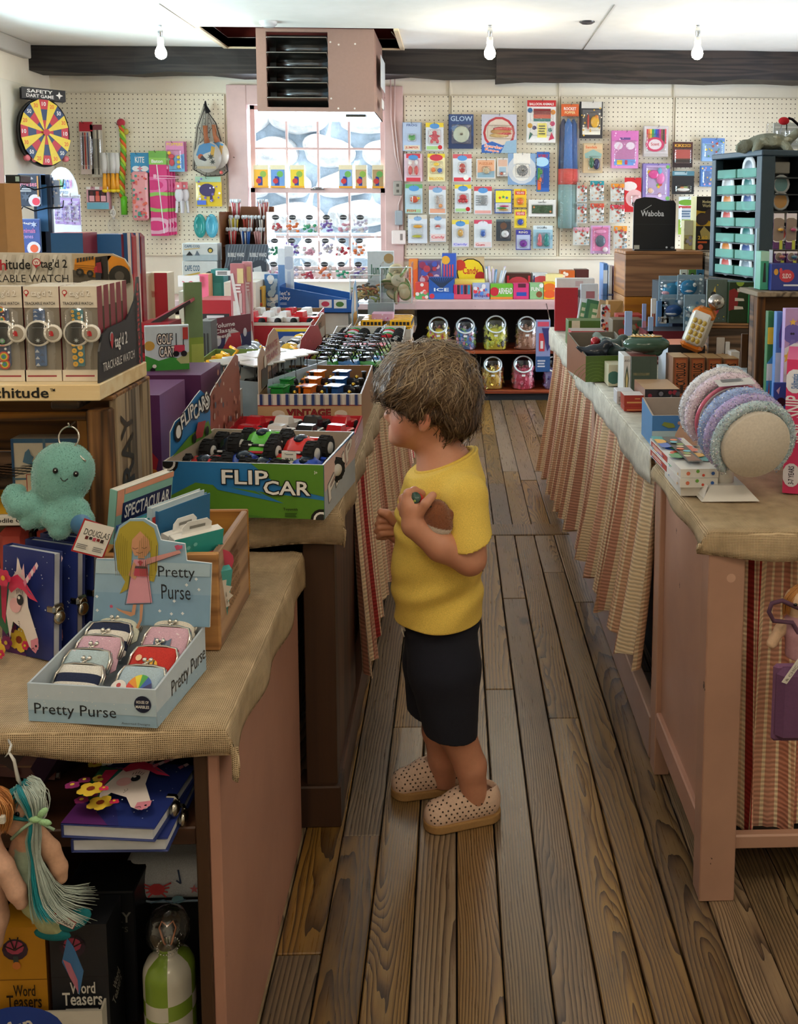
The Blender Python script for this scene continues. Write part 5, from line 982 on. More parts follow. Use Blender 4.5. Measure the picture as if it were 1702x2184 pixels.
s=SDF((-.64,DY-.05,.30),(-.40,DY+.05,.62),.0025);s.ell(D(46,1743),(.0225,.021,.024),0).ell(D(55,1708,.004),(.02,.019,.014),.01).chain([D(58,1768),D(60,1780)],(.009,.010),.008).chain([D(62,1790),D(62,1830),D(66,1872)],(.015,.017,.018),.008)
s.chain([D(82,1778),D(108,1812),D(126,1850),D(131,1872)],(.010,.0115,.0105,.008),.004).chain([D(40,1790),D(30,1830),D(34,1868)],(.008,.0095,.008),.004).chain([D(66,1872),D(78,1920),D(104,1962),D(128,1982)],(.019,.018,.014,.009),.006)
def dcol(p):
 u=np.tile(np.array(H('d2a385')),(len(p),1));z1,z2=D(60,1800)[2],D(60,1885)[2];x=p[:,0];tor=(p[:,2]<z1)&(p[:,2]>z2)&(x>D(38,1800)[0])&(x<D(86,1800)[0]+(z1-p[:,2])*.15);u[tor]=H('a9bda6');tail=p[:,2]<=z2;arm=(x>D(112,1880)[0])&(p[:,2]>D(0,1892)[2]);u[tail&~arm]=H('b5b98a');return u
s.mesh('body',dcol,'matte',dl_)
b=MB()
for c_,r_,an in((D(160,1962,-.005),(.024,.005,.013),32),(D(112,1992,-.005),(.024,.005,.009),-8)):b.ell(c_,r_,'127a82','matte',14,8,Matrix.Rotation(math.radians(-an),3,'Y'))
b.build('tail_fin',dl_)
b=MB();strands(b,[D(50,1672),D(66,1690,-.02),D(76,1745,-.022),D(70,1790,-.024),D(74,1828,-.024),D(82,1870,-.026),D(98,1925,-.026),D(140,1945,-.024)],[.012,.02,.005,.011,.005,.012,.02,.04],210,lambda q:'1d8f9a' if-.55<q<.05 else('b9c4ba' if q>-.2 else '9fb8ae'),seed=3);strands(b,[D(52,1672),D(20,1692,-.014),D(10,1735,-.012),D(66,1748,-.02)],[.006,.014,.012,.006],90,['1d8f9a','15747f','2aa5ac'],seed=5);strands(b,[D(60,1674),D(82,1700,-.006),D(86,1740,-.01),D(78,1748,-.02)],[.008,.016,.012,.005],80,['c5cec2','aebab0','dbe0d6'],seed=6);b.build('hair',dl_)
b=MB();c0=D(76,1748,-.03);[b.ell((c0[0]+x,c0[1],c0[2]+z),(.009,.003,.0045),'a9d6a0','fabric',8,6,Matrix.Rotation(math.radians(a),3,'Y'))for x,z,a in((.009,.009,-45),(.011,-.004,10),(0,0,0))];b.tube([c0,D(48,1768,-.03),D(24,1790,-.03)],.0022,4,'9cb89a','fabric');b.tube([c0,D(96,1760,-.03),D(116,1770,-.03)],.0022,4,'9cb89a','fabric');b.build('ribbon_bow',dl_)
b=MB();b.ell(D(37,1737,-.0205),(.003,.002,.0035),'k','gloss',8,6);b.build('eye',dl_)
b=MB();A=D(118,1946,-.03);b.T=Matrix.Translation(A)@Matrix.Rotation(math.radians(28),4,'Y');b.rbox(0,0,-.012,.03,.001,0,'b3282c','fabric',.0005);f=b.face((.002,-.0003,-.0105),(.027,0,0),(0,0,.009));f.rect(0,0,1,1,'e8e2da');f.text('DOUGLAS',.06,.2,.94,.8,'2a2020');b.build('fabric_label',dl_)
b=MB();A=[D(143,2002,-.03),D(156,2020,-.028),D(178,2072,-.026),D(169,2122,-.028),D(132,2052,-.03)];b.add(A+[(x,y+.001,z)for x,y,z in A],[(0,1,2,3,4),(9,8,7,6,5)]+[(i,(i+1)%5,5+(i+1)%5,5+i)for i in range(5)],'3f6fa0');A2=[(x,y-.0004,z)for x,y,z in(D(134,2046,-.03),D(150,2054,-.029),D(166,2090,-.028),D(168,2118,-.028),D(148,2082,-.03))];b.add(A2,[(0,1,2,3,4)],'b06a7c');b.build('paper_tag',dl_)
b=MB();b.tube([D(22,1600,-.02),D(12,1614,-.02),D(20,1606,-.021),D(30,1622,-.02),D(38,1660,-.018),D(44,1672,-.01)],[.002,.0025,.003,.004,.005,.003],6,'d6d3cb','gloss',flat=.4);b.tube([D(18,1578,.045),D(24,1590,0),D(20,1602,-.02)],.0016,6,'d6d3cb','gloss');b.build('hang_strap',dl_)
d2=empty('mermaid_doll','ginger haired doll with purple body cut off by the photo edge','doll');s=SDF((-.68,DY-.06,.36),(-.48,DY+.04,.62),.0028);s.ell(D(-20,1752,-.02),(.02,.02,.022),0).chain([D(-18,1800,-.02),D(8,1850,-.03),D(36,1902,-.03),D(46,1926,-.03)],(.010,.0125,.0115,.008),.004).chain([D(-22,1790,-.02),D(-24,1840,-.02),D(-18,1960,-.02),D(-20,2040,-.02)],(.012,.017,.02,.012),.006)
def d2c(p):u=np.tile(np.array(H('d8ab92')),(len(p),1));u[(p[:,2]<D(0,1815)[2])&(p[:,0]<D(2,1850)[0])]=H('7a4f7c');return u
s.mesh('body',d2c,'matte',d2);b=MB();b.ell(D(-14,1724,-.024),(.026,.024,.027),'c58147','hairm',16,10);strands(b,[D(-14,1690,-.03),D(8,1710,-.045),D(14,1740,-.04),D(4,1775,-.035)],[.01,.012,.01,.006],60,['c58147','a8662f','d8995c']);b.build('hair',d2);b=MB();b.rbox(*[x for x in(D(-3,1706,-.05)[0],DY-.052,D(0,1706)[2],D(7,1690,-.05)[0],DY-.046,D(0,1690)[2])],'d8d3c8','fabric',.001);b.build('ribbon_bow',d2)
b=MB();b.tube([D(-12,1578,.04),D(-10,1600,-.01),D(-12,1700,-.02)],.0016,6,'d6d3cb','gloss');b.build('hang_strap',d2)
# ================================================================ compact printed-art language
def art(f,s):
 f.clip=True
 for cmd in s.split(';'):
  a=cmd.split()
  if not a:continue
  k=a[0];n=[]
  for x in a[1:]:
   try:n.append(float(x)if x not in('000000',)and not(len(x)==6 and '.' not in x)else x)
   except ValueError:n.append(x)
  if k=='R':f.rect(*n[:5])
  elif k=='D':f.disc(n[0],n[1],n[2],n[3],14,*(n[4:5]or[1.0]))
  elif k=='S':f.star(n[0],n[1],n[2],n[3],int(n[4])if len(n)>4 else 5,n[5]if len(n)>5 else .45)
  elif k in 'TV':f.text(a[1].replace('_',' '),*n[1:5],n[5],1,90 if k=='V' else(n[6]if len(n)>6 else 0),False,0,n[7]if len(n)>7 else None)
  elif k=='F':f.fine(*n[:4],int(n[4]),n[5])
  elif k=='P':f.poly([(n[i],n[i+1])for i in range(0,len(n)-1,2)],n[-1])
  elif k=='L':f.line([(n[i],n[i+1])for i in range(0,len(n)-2,2)],n[-2],n[-1])
  elif k=='C':  # scattered spots: n colours...
   r=random.Random(int(n[0]))
   for i in range(int(n[0])):f.disc(r.uniform(.06,.94),r.uniform(.06,.94),r.uniform(.5,1)*n[1],a[3:][i%len(a[3:])],8)
def blk(name,label,cat,u0,v0,u1,v1,Y,dep,zb=None,col='w',fa='',ra='',ta='',group=None,lean=0,bev=.001,matn='print',yaw=0):
 """carton whose front spans the rectangle of pixels on the plane y = Y; zb: the level it stands on"""
 A,B=aY(u0,v1,Y),aY(u1,v0,Y);w=B.x-A.x;z0=A.z if zb is None else zb;h=B.z-z0;b=MB()
 b.box(0,0,0,w,dep,h,col,matn,0 if isinstance(col,dict)else bev)
 if fa:art(b.face((0,-.0002,0),(w,0,0),(0,0,h)),fa)
 if ra:art(b.face((w+.0002,0,0),(0,dep,0),(0,0,h)),ra)
 if ta:art(b.face((0,0,h+.0002),(w,0,0),(0,dep,0)),ta)
 return b.build(name,None,(A.x,Y,z0),(math.radians(-lean),0,math.radians(yaw)),label=label,cat=cat,group=group)
 # ================================================================ toy cars and the rest on the long left counter
LC=LZ+.006
def dbox(name,label,P0,w,d,hf,hb,ang=0,out='w',inn='kr',fa='',ra='',th=.004,cat='display box'):
 o=empty(name,label,cat,P0,(0,0,ang));b=MB();tray(b,w,d,hf,hb,th,out,inn)
 if fa:art(b.face((0,-.0002,0),(w,0,0),(0,0,hf)),fa)
 if ra:art(b.face((w+.0002,0,0),(0,d,0),(0,0,hf)),ra)
 b.build('tray',o);return o
def card(o,pts,frame,col,a='',th=.002,name='header_card',side=None,dims=None):
 b=MB();b.prism(pts,frame[0],frame[1],frame[2],th,col,side=side or 'd8d2c8')
 if a:X,Y=Vector(frame[1]),Vector(frame[2]);mx,my=max(p[0]for p in pts),max(p[1]for p in pts);f=b.face(Vector(frame[0]),X*mx,Y*my);f.k=1;art(f,a)
 return b.build(name,o)
def place(o,P0,ang,x,y,z,rz=0,rx=0,ry=0):o.matrix_world=Matrix.Translation(P0)@Matrix.Rotation(ang,4,'Z')@Matrix.Translation((x,y,z))@Euler((math.radians(rx),math.radians(ry),math.radians(rz))).to_matrix().to_4x4()
# flip cars: big ribbed wheels and a pointed shell
def flipcar(label,c,c2,P0,ang,x,y,z,rz,rx=0,price=False):
 o=empty('monster_car',label,'toy car',group='flip cars in the blue and green box');L=.105
 b=MB();prof=[(-.5,.1),(-.46,.3),(-.2,.42),(-.05,.8),(.14,.86),(.28,.62),(.5,.55),(.5,.2),(.3,.06),(-.3,.06)];S_=.05
 for s_,wd in((0,.03),):
  n=len(prof);vs=[(sx*wd*(1-.35*max(0,p[1]-.4)),p[0]*L,p[1]*S_)for sx in(-1,-.45,.45,1)for p in prof]
  vs=[(q[0],q[1],q[2]+(.006 if abs(q[0])<wd*.5 and q[2]>.018 else 0))for q in vs]
  fs=[(i*n+k,i*n+(k+1)%n,(i+1)*n+(k+1)%n,(i+1)*n+k)for i in range(3)for k in range(n)]+[tuple(range(n))[::-1],tuple(range(3*n,4*n))]
  b.add(vs,fs,c,'gloss',True)
 b.rbox(-.031,-L*.52,.006,.031,L*.5,.013,c2,'gloss',.003);b.ell((0,.006,.043),(.016,.02,.010),'1d2a3a','gloss',10,6);b.rbox(-.028,.043,.034,.028,.052,.04,c,'gloss',.002);b.rbox(-.02,-.045,.022,-.008,-.04,.026,'w','gloss',.001);b.rbox(.008,-.045,.022,.02,-.04,.026,'w','gloss',.001);b.build('shell',o)
 wm=None
 for sx in(-1,1):
  for yy in(-.036,.036):
   if wm is None:
    b=MB();b.T=Matrix.Rotation(PI/2,4,'Y');b.lathe([(0,-.013),(.012,-.013),(.0125,-.010),(.0225,-.0125),(.0245,-.006),(.0245,.006),(.0225,.0125),(.0125,.010),(.012,.013),(0,.013)],20,lambda k,i:'d9d7d2' if i in(0,1,7,8)else '131315','matte')
    for k in range(20):a_=2*PI*k/20;b.T=Matrix.Rotation(a_,4,'X');b.box(-.010,-.0024,.0235,-.001 if k%2 else .010,.0024,.0265,'18181a','matte')
    w_=b.build('wheel',o,(sx*.043,yy,.022));wm=w_.data
   else:link('wheel',wm,o,(sx*.043,yy,.022))
 for yy in(-.036,.036):b=MB();b.tube([(-.04,yy,.022),(.04,yy,.022)],.004,6,'k');b.build('axle',o)
 if price:b=MB();b.T=Matrix.Translation((0,-.0545,.012));b.box(-.016,0,-.01,.016,.001,.016,'ece8de');art(b.face((-.016,-.0003,-.01),(.032,0,0),(0,0,.026)),'T Toysmith .2 .7 .8 .82 k;T $8.99 .25 .25 .8 .48 k');b.build('price_tag',o)
 place(o,P0,ang,x,y,z,rz,rx);return o
P0,w,ang=base(352,1098,692,1108,LC);lo=Loc(P0,ang);hf=lo.L(692,992)[1];d=.275
fb=dbox('flip_car_box','blue and green open box lettered Flip Car full of big wheeled toy cars',P0,w,d,hf,hf+.004,ang,'2f7fc0','b7aa98','P 0 .0 1 0 1 .35 .55 .5 .2 .62 .0 .3 5c8f2e;P .55 1 1 1 1 .42 .72 .6 5c8f2e;P .0 .0 .5 .0 .3 .12 .0 .25 5c8f2e;P .3 .62 .62 .42 .56 .52 .75 .28 .34 .5 2f7fc0;P .0 .3 .45 .08 .7 .0 .35 .0 .0 .12 4d8030;D .03 .98 .2 k;D .03 .98 .15 w;D .03 .98 .11 222222;D .985 .0 .2 k;D .985 .0 .15 w;D .985 .0 .11 2a2a2a;T FLIP .37 .62 .66 .88 w 0 k;T CAR .63 .44 .92 .70 w 0 k;T 3+ .945 .84 .965 .9 w;T Toysmith .75 .15 .84 .21 k;F .76 .04 .84 .12 3 2a4a1a','R 0 0 1 .5 a9b7c4;R 0 .5 1 1 d8b9b4;T FLIP .1 .45 .9 .8 w 14 55555f')
card(fb,[(.0,0),(.22,0),(.225,.045),(.21,.085),(.17,.105),(.14,.097),(.06,.07),(.03,.066),(.005,.05)][::-1],((.002,.03,hf),(0,1,0),(0,0,1)),'2f7fc0','')
b=MB();f=b.face((.0045,.03,hf),(0,.225,0),(0,0,.105));f.k=2;art(f,'P .0 .0 .98 .0 .9 .3 .4 .2 5c8f2e;D .16 .42 .2 k 1;D .16 .42 .13 w;D .86 .7 .22 k;D .86 .7 .15 w;D .86 .7 .1 2a2a2a;T FLIP .2 .5 .52 .78 w 14 k;T CARS .5 .55 .88 .86 w 14 k;P .5 .1 .7 .05 .8 .35 .6 .4 a82c34;D .5 .12 .1 k;D .82 .12 .1 k');b.build('header_print',fb)
for a in(('glossy green toy car with large black wheels on top of the pile','5fbf3a','r',.135,.20,hf-.03,-2,-4),('red toy car with a price tag on top of the pile','d8352f','4a9a3a',.232,.15,hf-.03,-8,-3,True),('blue toy car under the green one','26409a','26409a',.12,.115,.05,-10),('red toy car low at the front corner of the box by the printed wheel','c8282c','k',.052,.075,.05,10),('dark blue toy car at the front middle of the box','2a3f9f','w',.175,.075,.048,2),('blue and white toy car at the right end of the flip car box','3355c0','cfe0d0',.262,.085,.052,-25,0),('dark toy car at the rear of the box near the purple cartons','1f1f23','1f1f23',.07,.21,hf-.045,-4)):flipcar(a[0],a[1],a[2],P0,ang,*a[3:7],*(a[7:8]or[0]),price=len(a)>8)
# small die-cast cars: one mesh each, shared
def carmesh(c,kind):
 b=MB();L,Wd=(.075,.036)
 if kind=='bus':b.rbox(-Wd/2,-.045,.008,Wd/2,.03,.045,c,'gloss',.005);b.rbox(-Wd/2+.002,.03,.008,Wd/2-.002,.05,.026,c,'gloss',.004);[b.box(s_*Wd/2-.0006,-.04+i*.013,.027,s_*Wd/2+.0006,-.031+i*.013,.038,'k')for s_ in(-1,1)for i in range(5)];b.box(-.014,.0302,.028,.014,.031,.041,'2a3440');b.box(-Wd/2-.0003,-.044,.018,Wd/2+.0003,.049,.0195,'k');b.box(-.012,-.0455,.026,.012,-.044,.04,'2a3440')
 elif kind=='cart':
  b.rbox(-.02,-.035,.008,.02,.035,.018,c,'gloss',.004);b.rbox(-.018,-.012,.018,.018,.012,.03,'k','gloss',.003);b.rbox(-.022,-.032,.056,.022,.03,.06,'e9ecec','gloss',.0015)
  for x in(-.019,.019):
   b.tube([(x,.028,.018),(x,.016,.057)],.0011,5,'k');b.tube([(x,-.03,.018),(x,-.028,.057)],.0011,5,'k')
  b.box(-.019,.0225,.02,.019,.0235,.05,'c9d6da')
 elif kind=='buggy':
  b.rbox(-.02,-.04,.01,.02,.042,.024,c,'gloss',.006);b.rbox(-.016,-.006,.02,.016,.016,.032,'k','gloss',.003)
  for x in(-.018,.018):b.tube([(x,-.035,.022),(x,-.02,.05),(x,.016,.05),(x,.034,.024)],.0017,5,'k','gloss')
  for y in(-.02,-.002,.016):b.tube([(-.018,y,.05),(.018,y,.05)],.0015,5,'k','gloss')
 elif kind=='train':
  b.rbox(-.016,-.045,.006,.016,.04,.014,'2a2a2e','gloss',.002);b.tube([(0,-.045,.024),(0,.012,.024)],.0125,12,'2a2a2e','gloss');b.rbox(-.018,.008,.012,.018,.04,.05,c,'gloss',.003);b.rbox(-.021,.004,.05,.021,.044,.054,c,'gloss',.001);b.tube([(0,-.035,.03),(0,-.035,.048),(0,-.035,.054)],[.004,.005,.007],8,'k');b.ell((0,-.015,.037),(.006,.006,.006),'d8b040','metal',8,6)
  for s_ in(-1,1):b.tube([(s_*.018,-.035,.012),(s_*.018,.03,.012)],.0015,5,'w','metal')
 elif kind=='cycle':
  for y in(-.028,.028):b.tube([(0,y+.014*math.cos(t_),.016+.014*math.sin(t_))for t_ in np.linspace(0,2*PI,13)[:-1]],.0028,5,'k','matte',True)
  b.ell((0,0,.026),(.006,.017,.007),c,'gloss',8,6);b.ell((0,.005,.016),(.007,.01,.009),'d0d2d6','metal',8,6);b.tube([(0,.028,.016),(0,.018,.036),(-.012,.012,.041)],.0016,5,'d0d2d6','metal');b.tube([(0,.018,.036),(.012,.012,.041)],.0016,5,'d0d2d6','metal');b.tube([(0,-.028,.016),(0,-.006,.022)],.0025,5,'d0d2d6','metal')
 else:
  H_={'bug':[(-.5,.2),(-.46,.42),(-.3,.56),(-.16,.86),(.06,.98),(.24,.84),(.34,.56),(.48,.42),(.5,.2)],'truck':[(-.5,.2),(-.5,.52),(-.08,.52),(-.06,.92),(.16,.92),(.24,.58),(.46,.52),(.5,.2)],'dozer':[(-.5,.2),(-.5,.62),(-.1,.62),(-.1,.98),(.2,.98),(.2,.5),(.5,.4),(.5,.2)]}[kind]
  n=len(H_);vs=[(sx*Wd/2*(1-.35*max(0,p[1]-.5)),p[0]*L,p[1]*.034)for sx in(-1,-.8,.8,1)for p in H_];vs=[(q[0],q[1],q[2]+(.0015 if abs(q[0])<.0155*1 and q[2]>.01 else 0))for q in vs];b.add(vs,[(i*n+k,i*n+k+1,(i+1)*n+k+1,(i+1)*n+k)for i in range(3)for k in range(n-1)]+[tuple(range(n))[::-1],tuple(range(3*n,4*n)),(0,3*n,4*n-1,n-1)],c,'gloss',kind=='bug')
  if kind=='bug':b.box(-.0155,-.012,.024,.0155,.014,.031,'2a3a48');b.rbox(-.019,.034,.008,.019,.038,.012,'d0d2d6','metal',.001);b.rbox(-.019,-.039,.008,.019,-.035,.012,'d0d2d6','metal',.001)
  if kind=='dozer':b.rbox(-.02,.036,.004,.02,.044,.026,c,'gloss',.003);b.tube([(0,-.02,.02),(0,-.044,.046),(0,-.02,.055)],.004,6,c,'gloss')
 if kind!='cycle':
  for x in(-.018,.018):
   for y in(-.026,.026):b.tube([(x-.004,y,.009),(x+.004,y,.009)],.009,10,'k','matte')
 o=b.build('car');m=o.data;bpy.data.objects.remove(o);return m
CM={};ORD=('front','second','third','fourth','fifth','rear')
CN={'c8202c':'red','e8e4de':'white','2a2c30':'black','e8e6e0':'cream','3a3c40':'grey','efb22a':'yellow','8d9aa5':'grey','4a545e':'dark grey','a9b4bb':'silver','2a3a4a':'navy','efc02a':'yellow','e8e6e2':'white','e6e4e0':'white','3f8f3a':'green','2f6fae':'blue','8fb03a':'lime','d8d8dc':'silver','2f9a46':'green','f0b31e':'yellow','ee7b25':'orange','2a5fa8':'blue','dfe2e4':'pale'}
KN={'bus':'toy_bus','cart':'toy_golf_cart','buggy':'toy_buggy','train':'toy_train','cycle':'toy_motorcycle','bug':'toy_car','truck':'toy_truck','dozer':'toy_loader'}
def cars(kind,cols,P0,ang,x0,x1,y0,y1,z,nx,ny,rz,label,group,rx=0,sc=1.0,lab_row=None,side=''):
 n=0
 for j in range(ny):
  for i in range(nx):
   c=cols[(i+j*nx)%len(cols)]
   if(kind,c)not in CM:CM[kind,c]=carmesh(c,kind)
   o=link(KN[kind],CM[kind,c],None,None,None,'%s %s, %s row, %s'%(CN[c],label,ORD[min(j,5)]if lab_row is None else lab_row,side if nx<2 else(('aisle side','inner side')[i==0]if nx==2 else('innermost','second in','third in','aisle end')[i if i<nx-1 else 3])),'toy car' if kind not in('train','cycle')else KN[kind].replace('_',' '),group)
   place(o,P0,ang,x0+(x1-x0)*(i+.5)/nx,y0+(y1-y0)*(j+.5)/ny,z,rz+RND.uniform(-4,4),rx);o.scale=(sc,)*3;n+=1
   # low red box behind the flip cars, its mottled side card
Q=Vector((-.57,2.25,LC));w=.325
rb=dbox('red_car_box','low open red box of red and white cars between the flip cars and trains',Q,w,.35,.05,.055,0,'b5232c','c8303a','','R 0 0 1 1 caa9b4;F .2 .3 .8 .7 2 e8d8d8')
card(rb,[(.0,0),(.0,.11),(.05,.13),(.3,.18),(.33,.17),(.345,.12),(.345,0)][::-1],((.003,0,.05),(0,1,0),(0,0,1)),'9c5a48','C 40 .05 7a3a30 c98a70 d8c0b0 4a5a6a')
cars('truck',['c8202c','e8e4de','2a2c30','c8202c'],Q,0,.02,w-.01,.03,.34,.028,4,3,160,'toy truck in the low red box','trucks in the low red box',sc=1.25)
# vintage trains
P0=aZ(549,908,LC+.028);P0=Vector((aY(549,840,2.63).x,2.63,LC));P1=aY(771,840,2.63);w=P1.x-P0.x;hf=P1.z-LC
vt=dbox('train_box','striped open box lettered Vintage Trains with three rows of toy engines',P0,w,.37,hf,hf+.02,0,'b08a66','8f6a48','R 0 .72 1 1 e6e2d8;R 0 .70 1 .725 9c2b30;R 0 0 1 .70 c8a67c;T VINTAGE .28 .44 .70 .62 9c2b30 0 5a1a1a;T TRAINS .34 .22 .66 .40 9c2b30 0 5a1a1a;D .2 .5 .1 e8dccb 1.6;D .8 .5 .1 e8dccb 1.6;R .14 .25 .2 .42 k;R .8 .25 .86 .42 k;T MAIL_R. .86 .36 .97 .44 4a3020;F .3 .08 .7 .15 1 5a3a2a','R 0 0 1 1 a07a58')
b=MB();f=b.face((0,-.0012,hf*.725),(w,0,0),(0,0,hf*.275))
for i in range(12):f.rect((i+.25)/12,0,(i+.6)/12,1,'33477c');f.rect((i+.68)/12,0,(i+.72)/12,1,'33477c')
b.build('striped_band',vt)
card(vt,[(0,0),(0,.10),(.06,.125),(.10,.10),(.16,.14),(.24,.15),(.30,.13),(.34,.08),(.36,0)][::-1],((.004,0,hf),(0,1,0),(0,0,1)),'b89478','T PRIVATE .3 .62 .8 .76 9c3a3a;T TRAINS .3 .44 .8 .58 9c3a3a;R .1 .05 .35 .4 4a3a34;R .4 .05 .75 .25 5a4038;D .25 .5 .12 d8c8b0')
for j,yy in enumerate((.09,.19,.29)):cars('train',['2f9a46','ee7b25','2a5fa8'],P0,0,.03,w-.02,yy-.02,yy+.02,hf-.055+.004*j,3,1,75,'cabbed toy engine in the striped box','engines in the striped train box',sc=1.15,lab_row=ORD[j])
# white tray of clear parts, golf carts and their cards
Q=Vector((-.715,2.30,LC));b0=dbox('white_tray','plain white open tray between the purple cartons and the red card',Q,.14,.36,.11,.12,0,'d5d3d0','e5e3df')
cars('bug',['dfe2e4'],Q,0,.01,.13,.03,.3,.06,2,3,20,'toy car in the white tray','pale cars in the white tray',sc=1.1)
A=aY(427,818,2.80);B=aY(556,846,2.72);gd=math.hypot(B.x-A.x,B.y-A.y);ga=math.atan2(B.y-A.y,B.x-A.x);Q=Vector((A.x,A.y,LC));hf=.125
gb=dbox('golf_cart_box','pale blue open box lettered Golf holding white roofed golf carts',Q,gd,.36,hf,hf+.01,ga,'a9bcc8','b9c4c8','T GOLF .02 .45 .42 .85 1d1f24;R 0 0 1 .1 7fa05a')
cars('cart',['2a2c30','e8e6e0','3a3c40'],Q,ga,.005,gd-.005,.02,.33,hf-.045,2,5,65,'golf cart in the pale blue box','golf carts in the pale blue box',0,1.5)
blk('golf_pack','printed Golf Cart pack with a green fairway, standing on the purple carton','toy pack',311,693,398,796,2.42,.012,aY(350,800,2.42).z+.001,'c9dbe6','P 0 0 1 0 1 .25 .6 .35 .3 .28 0 .4 3f9a3f;P .7 .3 1 .45 1 .2 .8 .2 b9c48a;D .1 .6 .1 c9a24a;T GOLF .28 .62 .62 .84 e8e4da 0 k;T CART .32 .36 .68 .58 e8e4da 0 k;R .66 .45 .9 .6 c8405a;R .7 .6 .72 .85 k;R .86 .6 .88 .85 k;D .7 .42 .06 k;D .88 .42 .06 k;R .86 .72 .98 .97 b3413a;D .2 .18 .04 w;D .16 .1 .05 k',lean=-10,yaw=18)
blk('green_card','tall plain olive green display card behind the golf cart pack','display card',398,603,431,770,2.75,.012,aY(400,806,2.75).z,'6f8a5f','R 0 0 1 .42 86a03f;R .3 0 1 .35 a8b85a',yaw=32)
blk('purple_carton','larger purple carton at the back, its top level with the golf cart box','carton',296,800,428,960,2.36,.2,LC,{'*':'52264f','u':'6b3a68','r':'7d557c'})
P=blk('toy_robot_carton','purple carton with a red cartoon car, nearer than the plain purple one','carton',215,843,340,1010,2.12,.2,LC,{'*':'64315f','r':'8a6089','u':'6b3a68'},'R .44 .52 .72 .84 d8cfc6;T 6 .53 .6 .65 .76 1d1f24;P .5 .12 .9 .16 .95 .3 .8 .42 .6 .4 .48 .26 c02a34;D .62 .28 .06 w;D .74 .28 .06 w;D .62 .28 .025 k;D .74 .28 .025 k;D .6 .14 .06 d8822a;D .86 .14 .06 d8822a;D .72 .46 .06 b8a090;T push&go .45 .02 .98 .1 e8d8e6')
# yellow loaders, blue car box with its card, red boxes
Q=Vector((-.83,3.12,LC));b0=dbox('yellow_truck_box','green open box of yellow toy loaders behind the golf carts',Q,.30,.3,.11,.12,0,'4f6b3a','6f8a4a')
cars('dozer',['efb22a'],Q,0,.0,.30,.02,.28,.07,3,2,70,'toy loader in the green box','yellow loaders',sc=1.3)
Q=Vector((-.87,3.5,LC));b0=dbox('bug_car_box','navy open box of classic rounded cars with a tall printed car card',Q,.24,.32,.05,.055,0,'1f3358','2a4068','R 0 0 1 1 24406a;D .75 .5 .35 8a2a34 1.6;T CRUISER .1 .55 .5 .8 e8e4dc')
card(b0,[(0,0),(0,.07),(.03,.13),(.06,.15),(.11,.145),(.14,.165),(.2,.165),(.22,.1),(.22,0)][::-1],((.0,.0,.05),(.5,.87,0),(0,0,1)),'33335f','P 0 .5 1 .6 1 1 0 1 6a2434;D .56 .4 .3 c9c6c4 .9;P .34 .12 .75 .3 .72 .62 .5 .62 .3 .3 b8323c;D .2 .5 .12 c9c9d2 .8;D .84 .6 .1 c9c9d2 .6;T Volume .1 .78 .6 .88 e6e2e0;T Classic .12 .66 .6 .75 e6e2e0;T Beetle .12 .55 .5 .63 e6e2e0')
cars('bug',['8d9aa5','4a545e','a9b4bb','2a3a4a'],Q,0,.05,.24,.04,.3,.05,2,4,75,'rounded car in the navy box','rounded cars in the navy box',sc=1.5)
Q=Vector((-.625,3.5,LC));b0=dbox('red_bug_box','dark red open box of yellow and white cars behind the train box',Q,.115,.4,.10,.11,0,'7d1c28','a52a38')
card(b0,[(0,0),(0,.05),(.1,.08),(.3,.1),(.4,.09),(.41,0)][::-1],((.115,.0,.10),(0,1,0),(0,0,1)),'8a6a50','R .1 .1 .9 .5 b0a898;T CARS .3 .55 .7 .75 3a2a20')
cars('bug',['efc02a','e8e6e2','2a2c30'],Q,0,.005,.11,.03,.38,.08,2,4,80,'toy car in the dark red box','cars in the dark red box',sc=1.2)
A,B=aY(500,700,3.95),aY(664,700,3.95);zt_=aY(580,681,3.95).z;Q=Vector((A.x,3.95,LC));w=B.x-A.x;hf=aY(580,688,3.95).z-LC
b0=dbox('red_sonic_box','red open box with yellow lettering ONIC and a blue framed picture',Q,w,.4,hf,hf+.02,0,'b01f2a','8a6644','R 0 .92 1 1 e6ded2;T ONIC .06 .68 .24 .82 efd23a;R .5 .2 .96 .86 e6c9a0;R .52 .2 .94 .82 2a4f9a;R .52 .76 .94 .82 efd23a;P .56 .5 .64 .64 .84 .64 .92 .5 .9 .4 .58 .4 c9ccd0;D .28 .5 .06 efc02a')
cars('truck',['c8202c','e6e4e0','e6e4e0'],Q,0,.02,w-.02,.06,.36,hf-.02,4,2,80,'toy truck in the lettered red box','trucks in the lettered red box',sc=1.6)
for k,(u0,v0,u1,v1,yo,c)in enumerate(((494,562,520,692,0,'c87f86'),(519,558,536,680,.03,'d89aa0'))):blk('toy_train_pack',('tall red and pink clear fronted pack standing at the end of the ONIC box','thinner pink pack behind the tall red one')[k],'toy pack',u0,v0,u1,v1,3.9+yo,.02,LC,c,'R 0 0 1 .4 b8323a;R .15 .42 .5 .62 e8e0dc;R .6 .5 .8 .7 d8c0c0;R .1 .05 .3 .3 e6e2de;R .5 .8 .95 .95 efd9a0;L .1 .9 .9 .2 .03 e8e4e4;F .2 .7 .8 .8 3 f4e8e8')
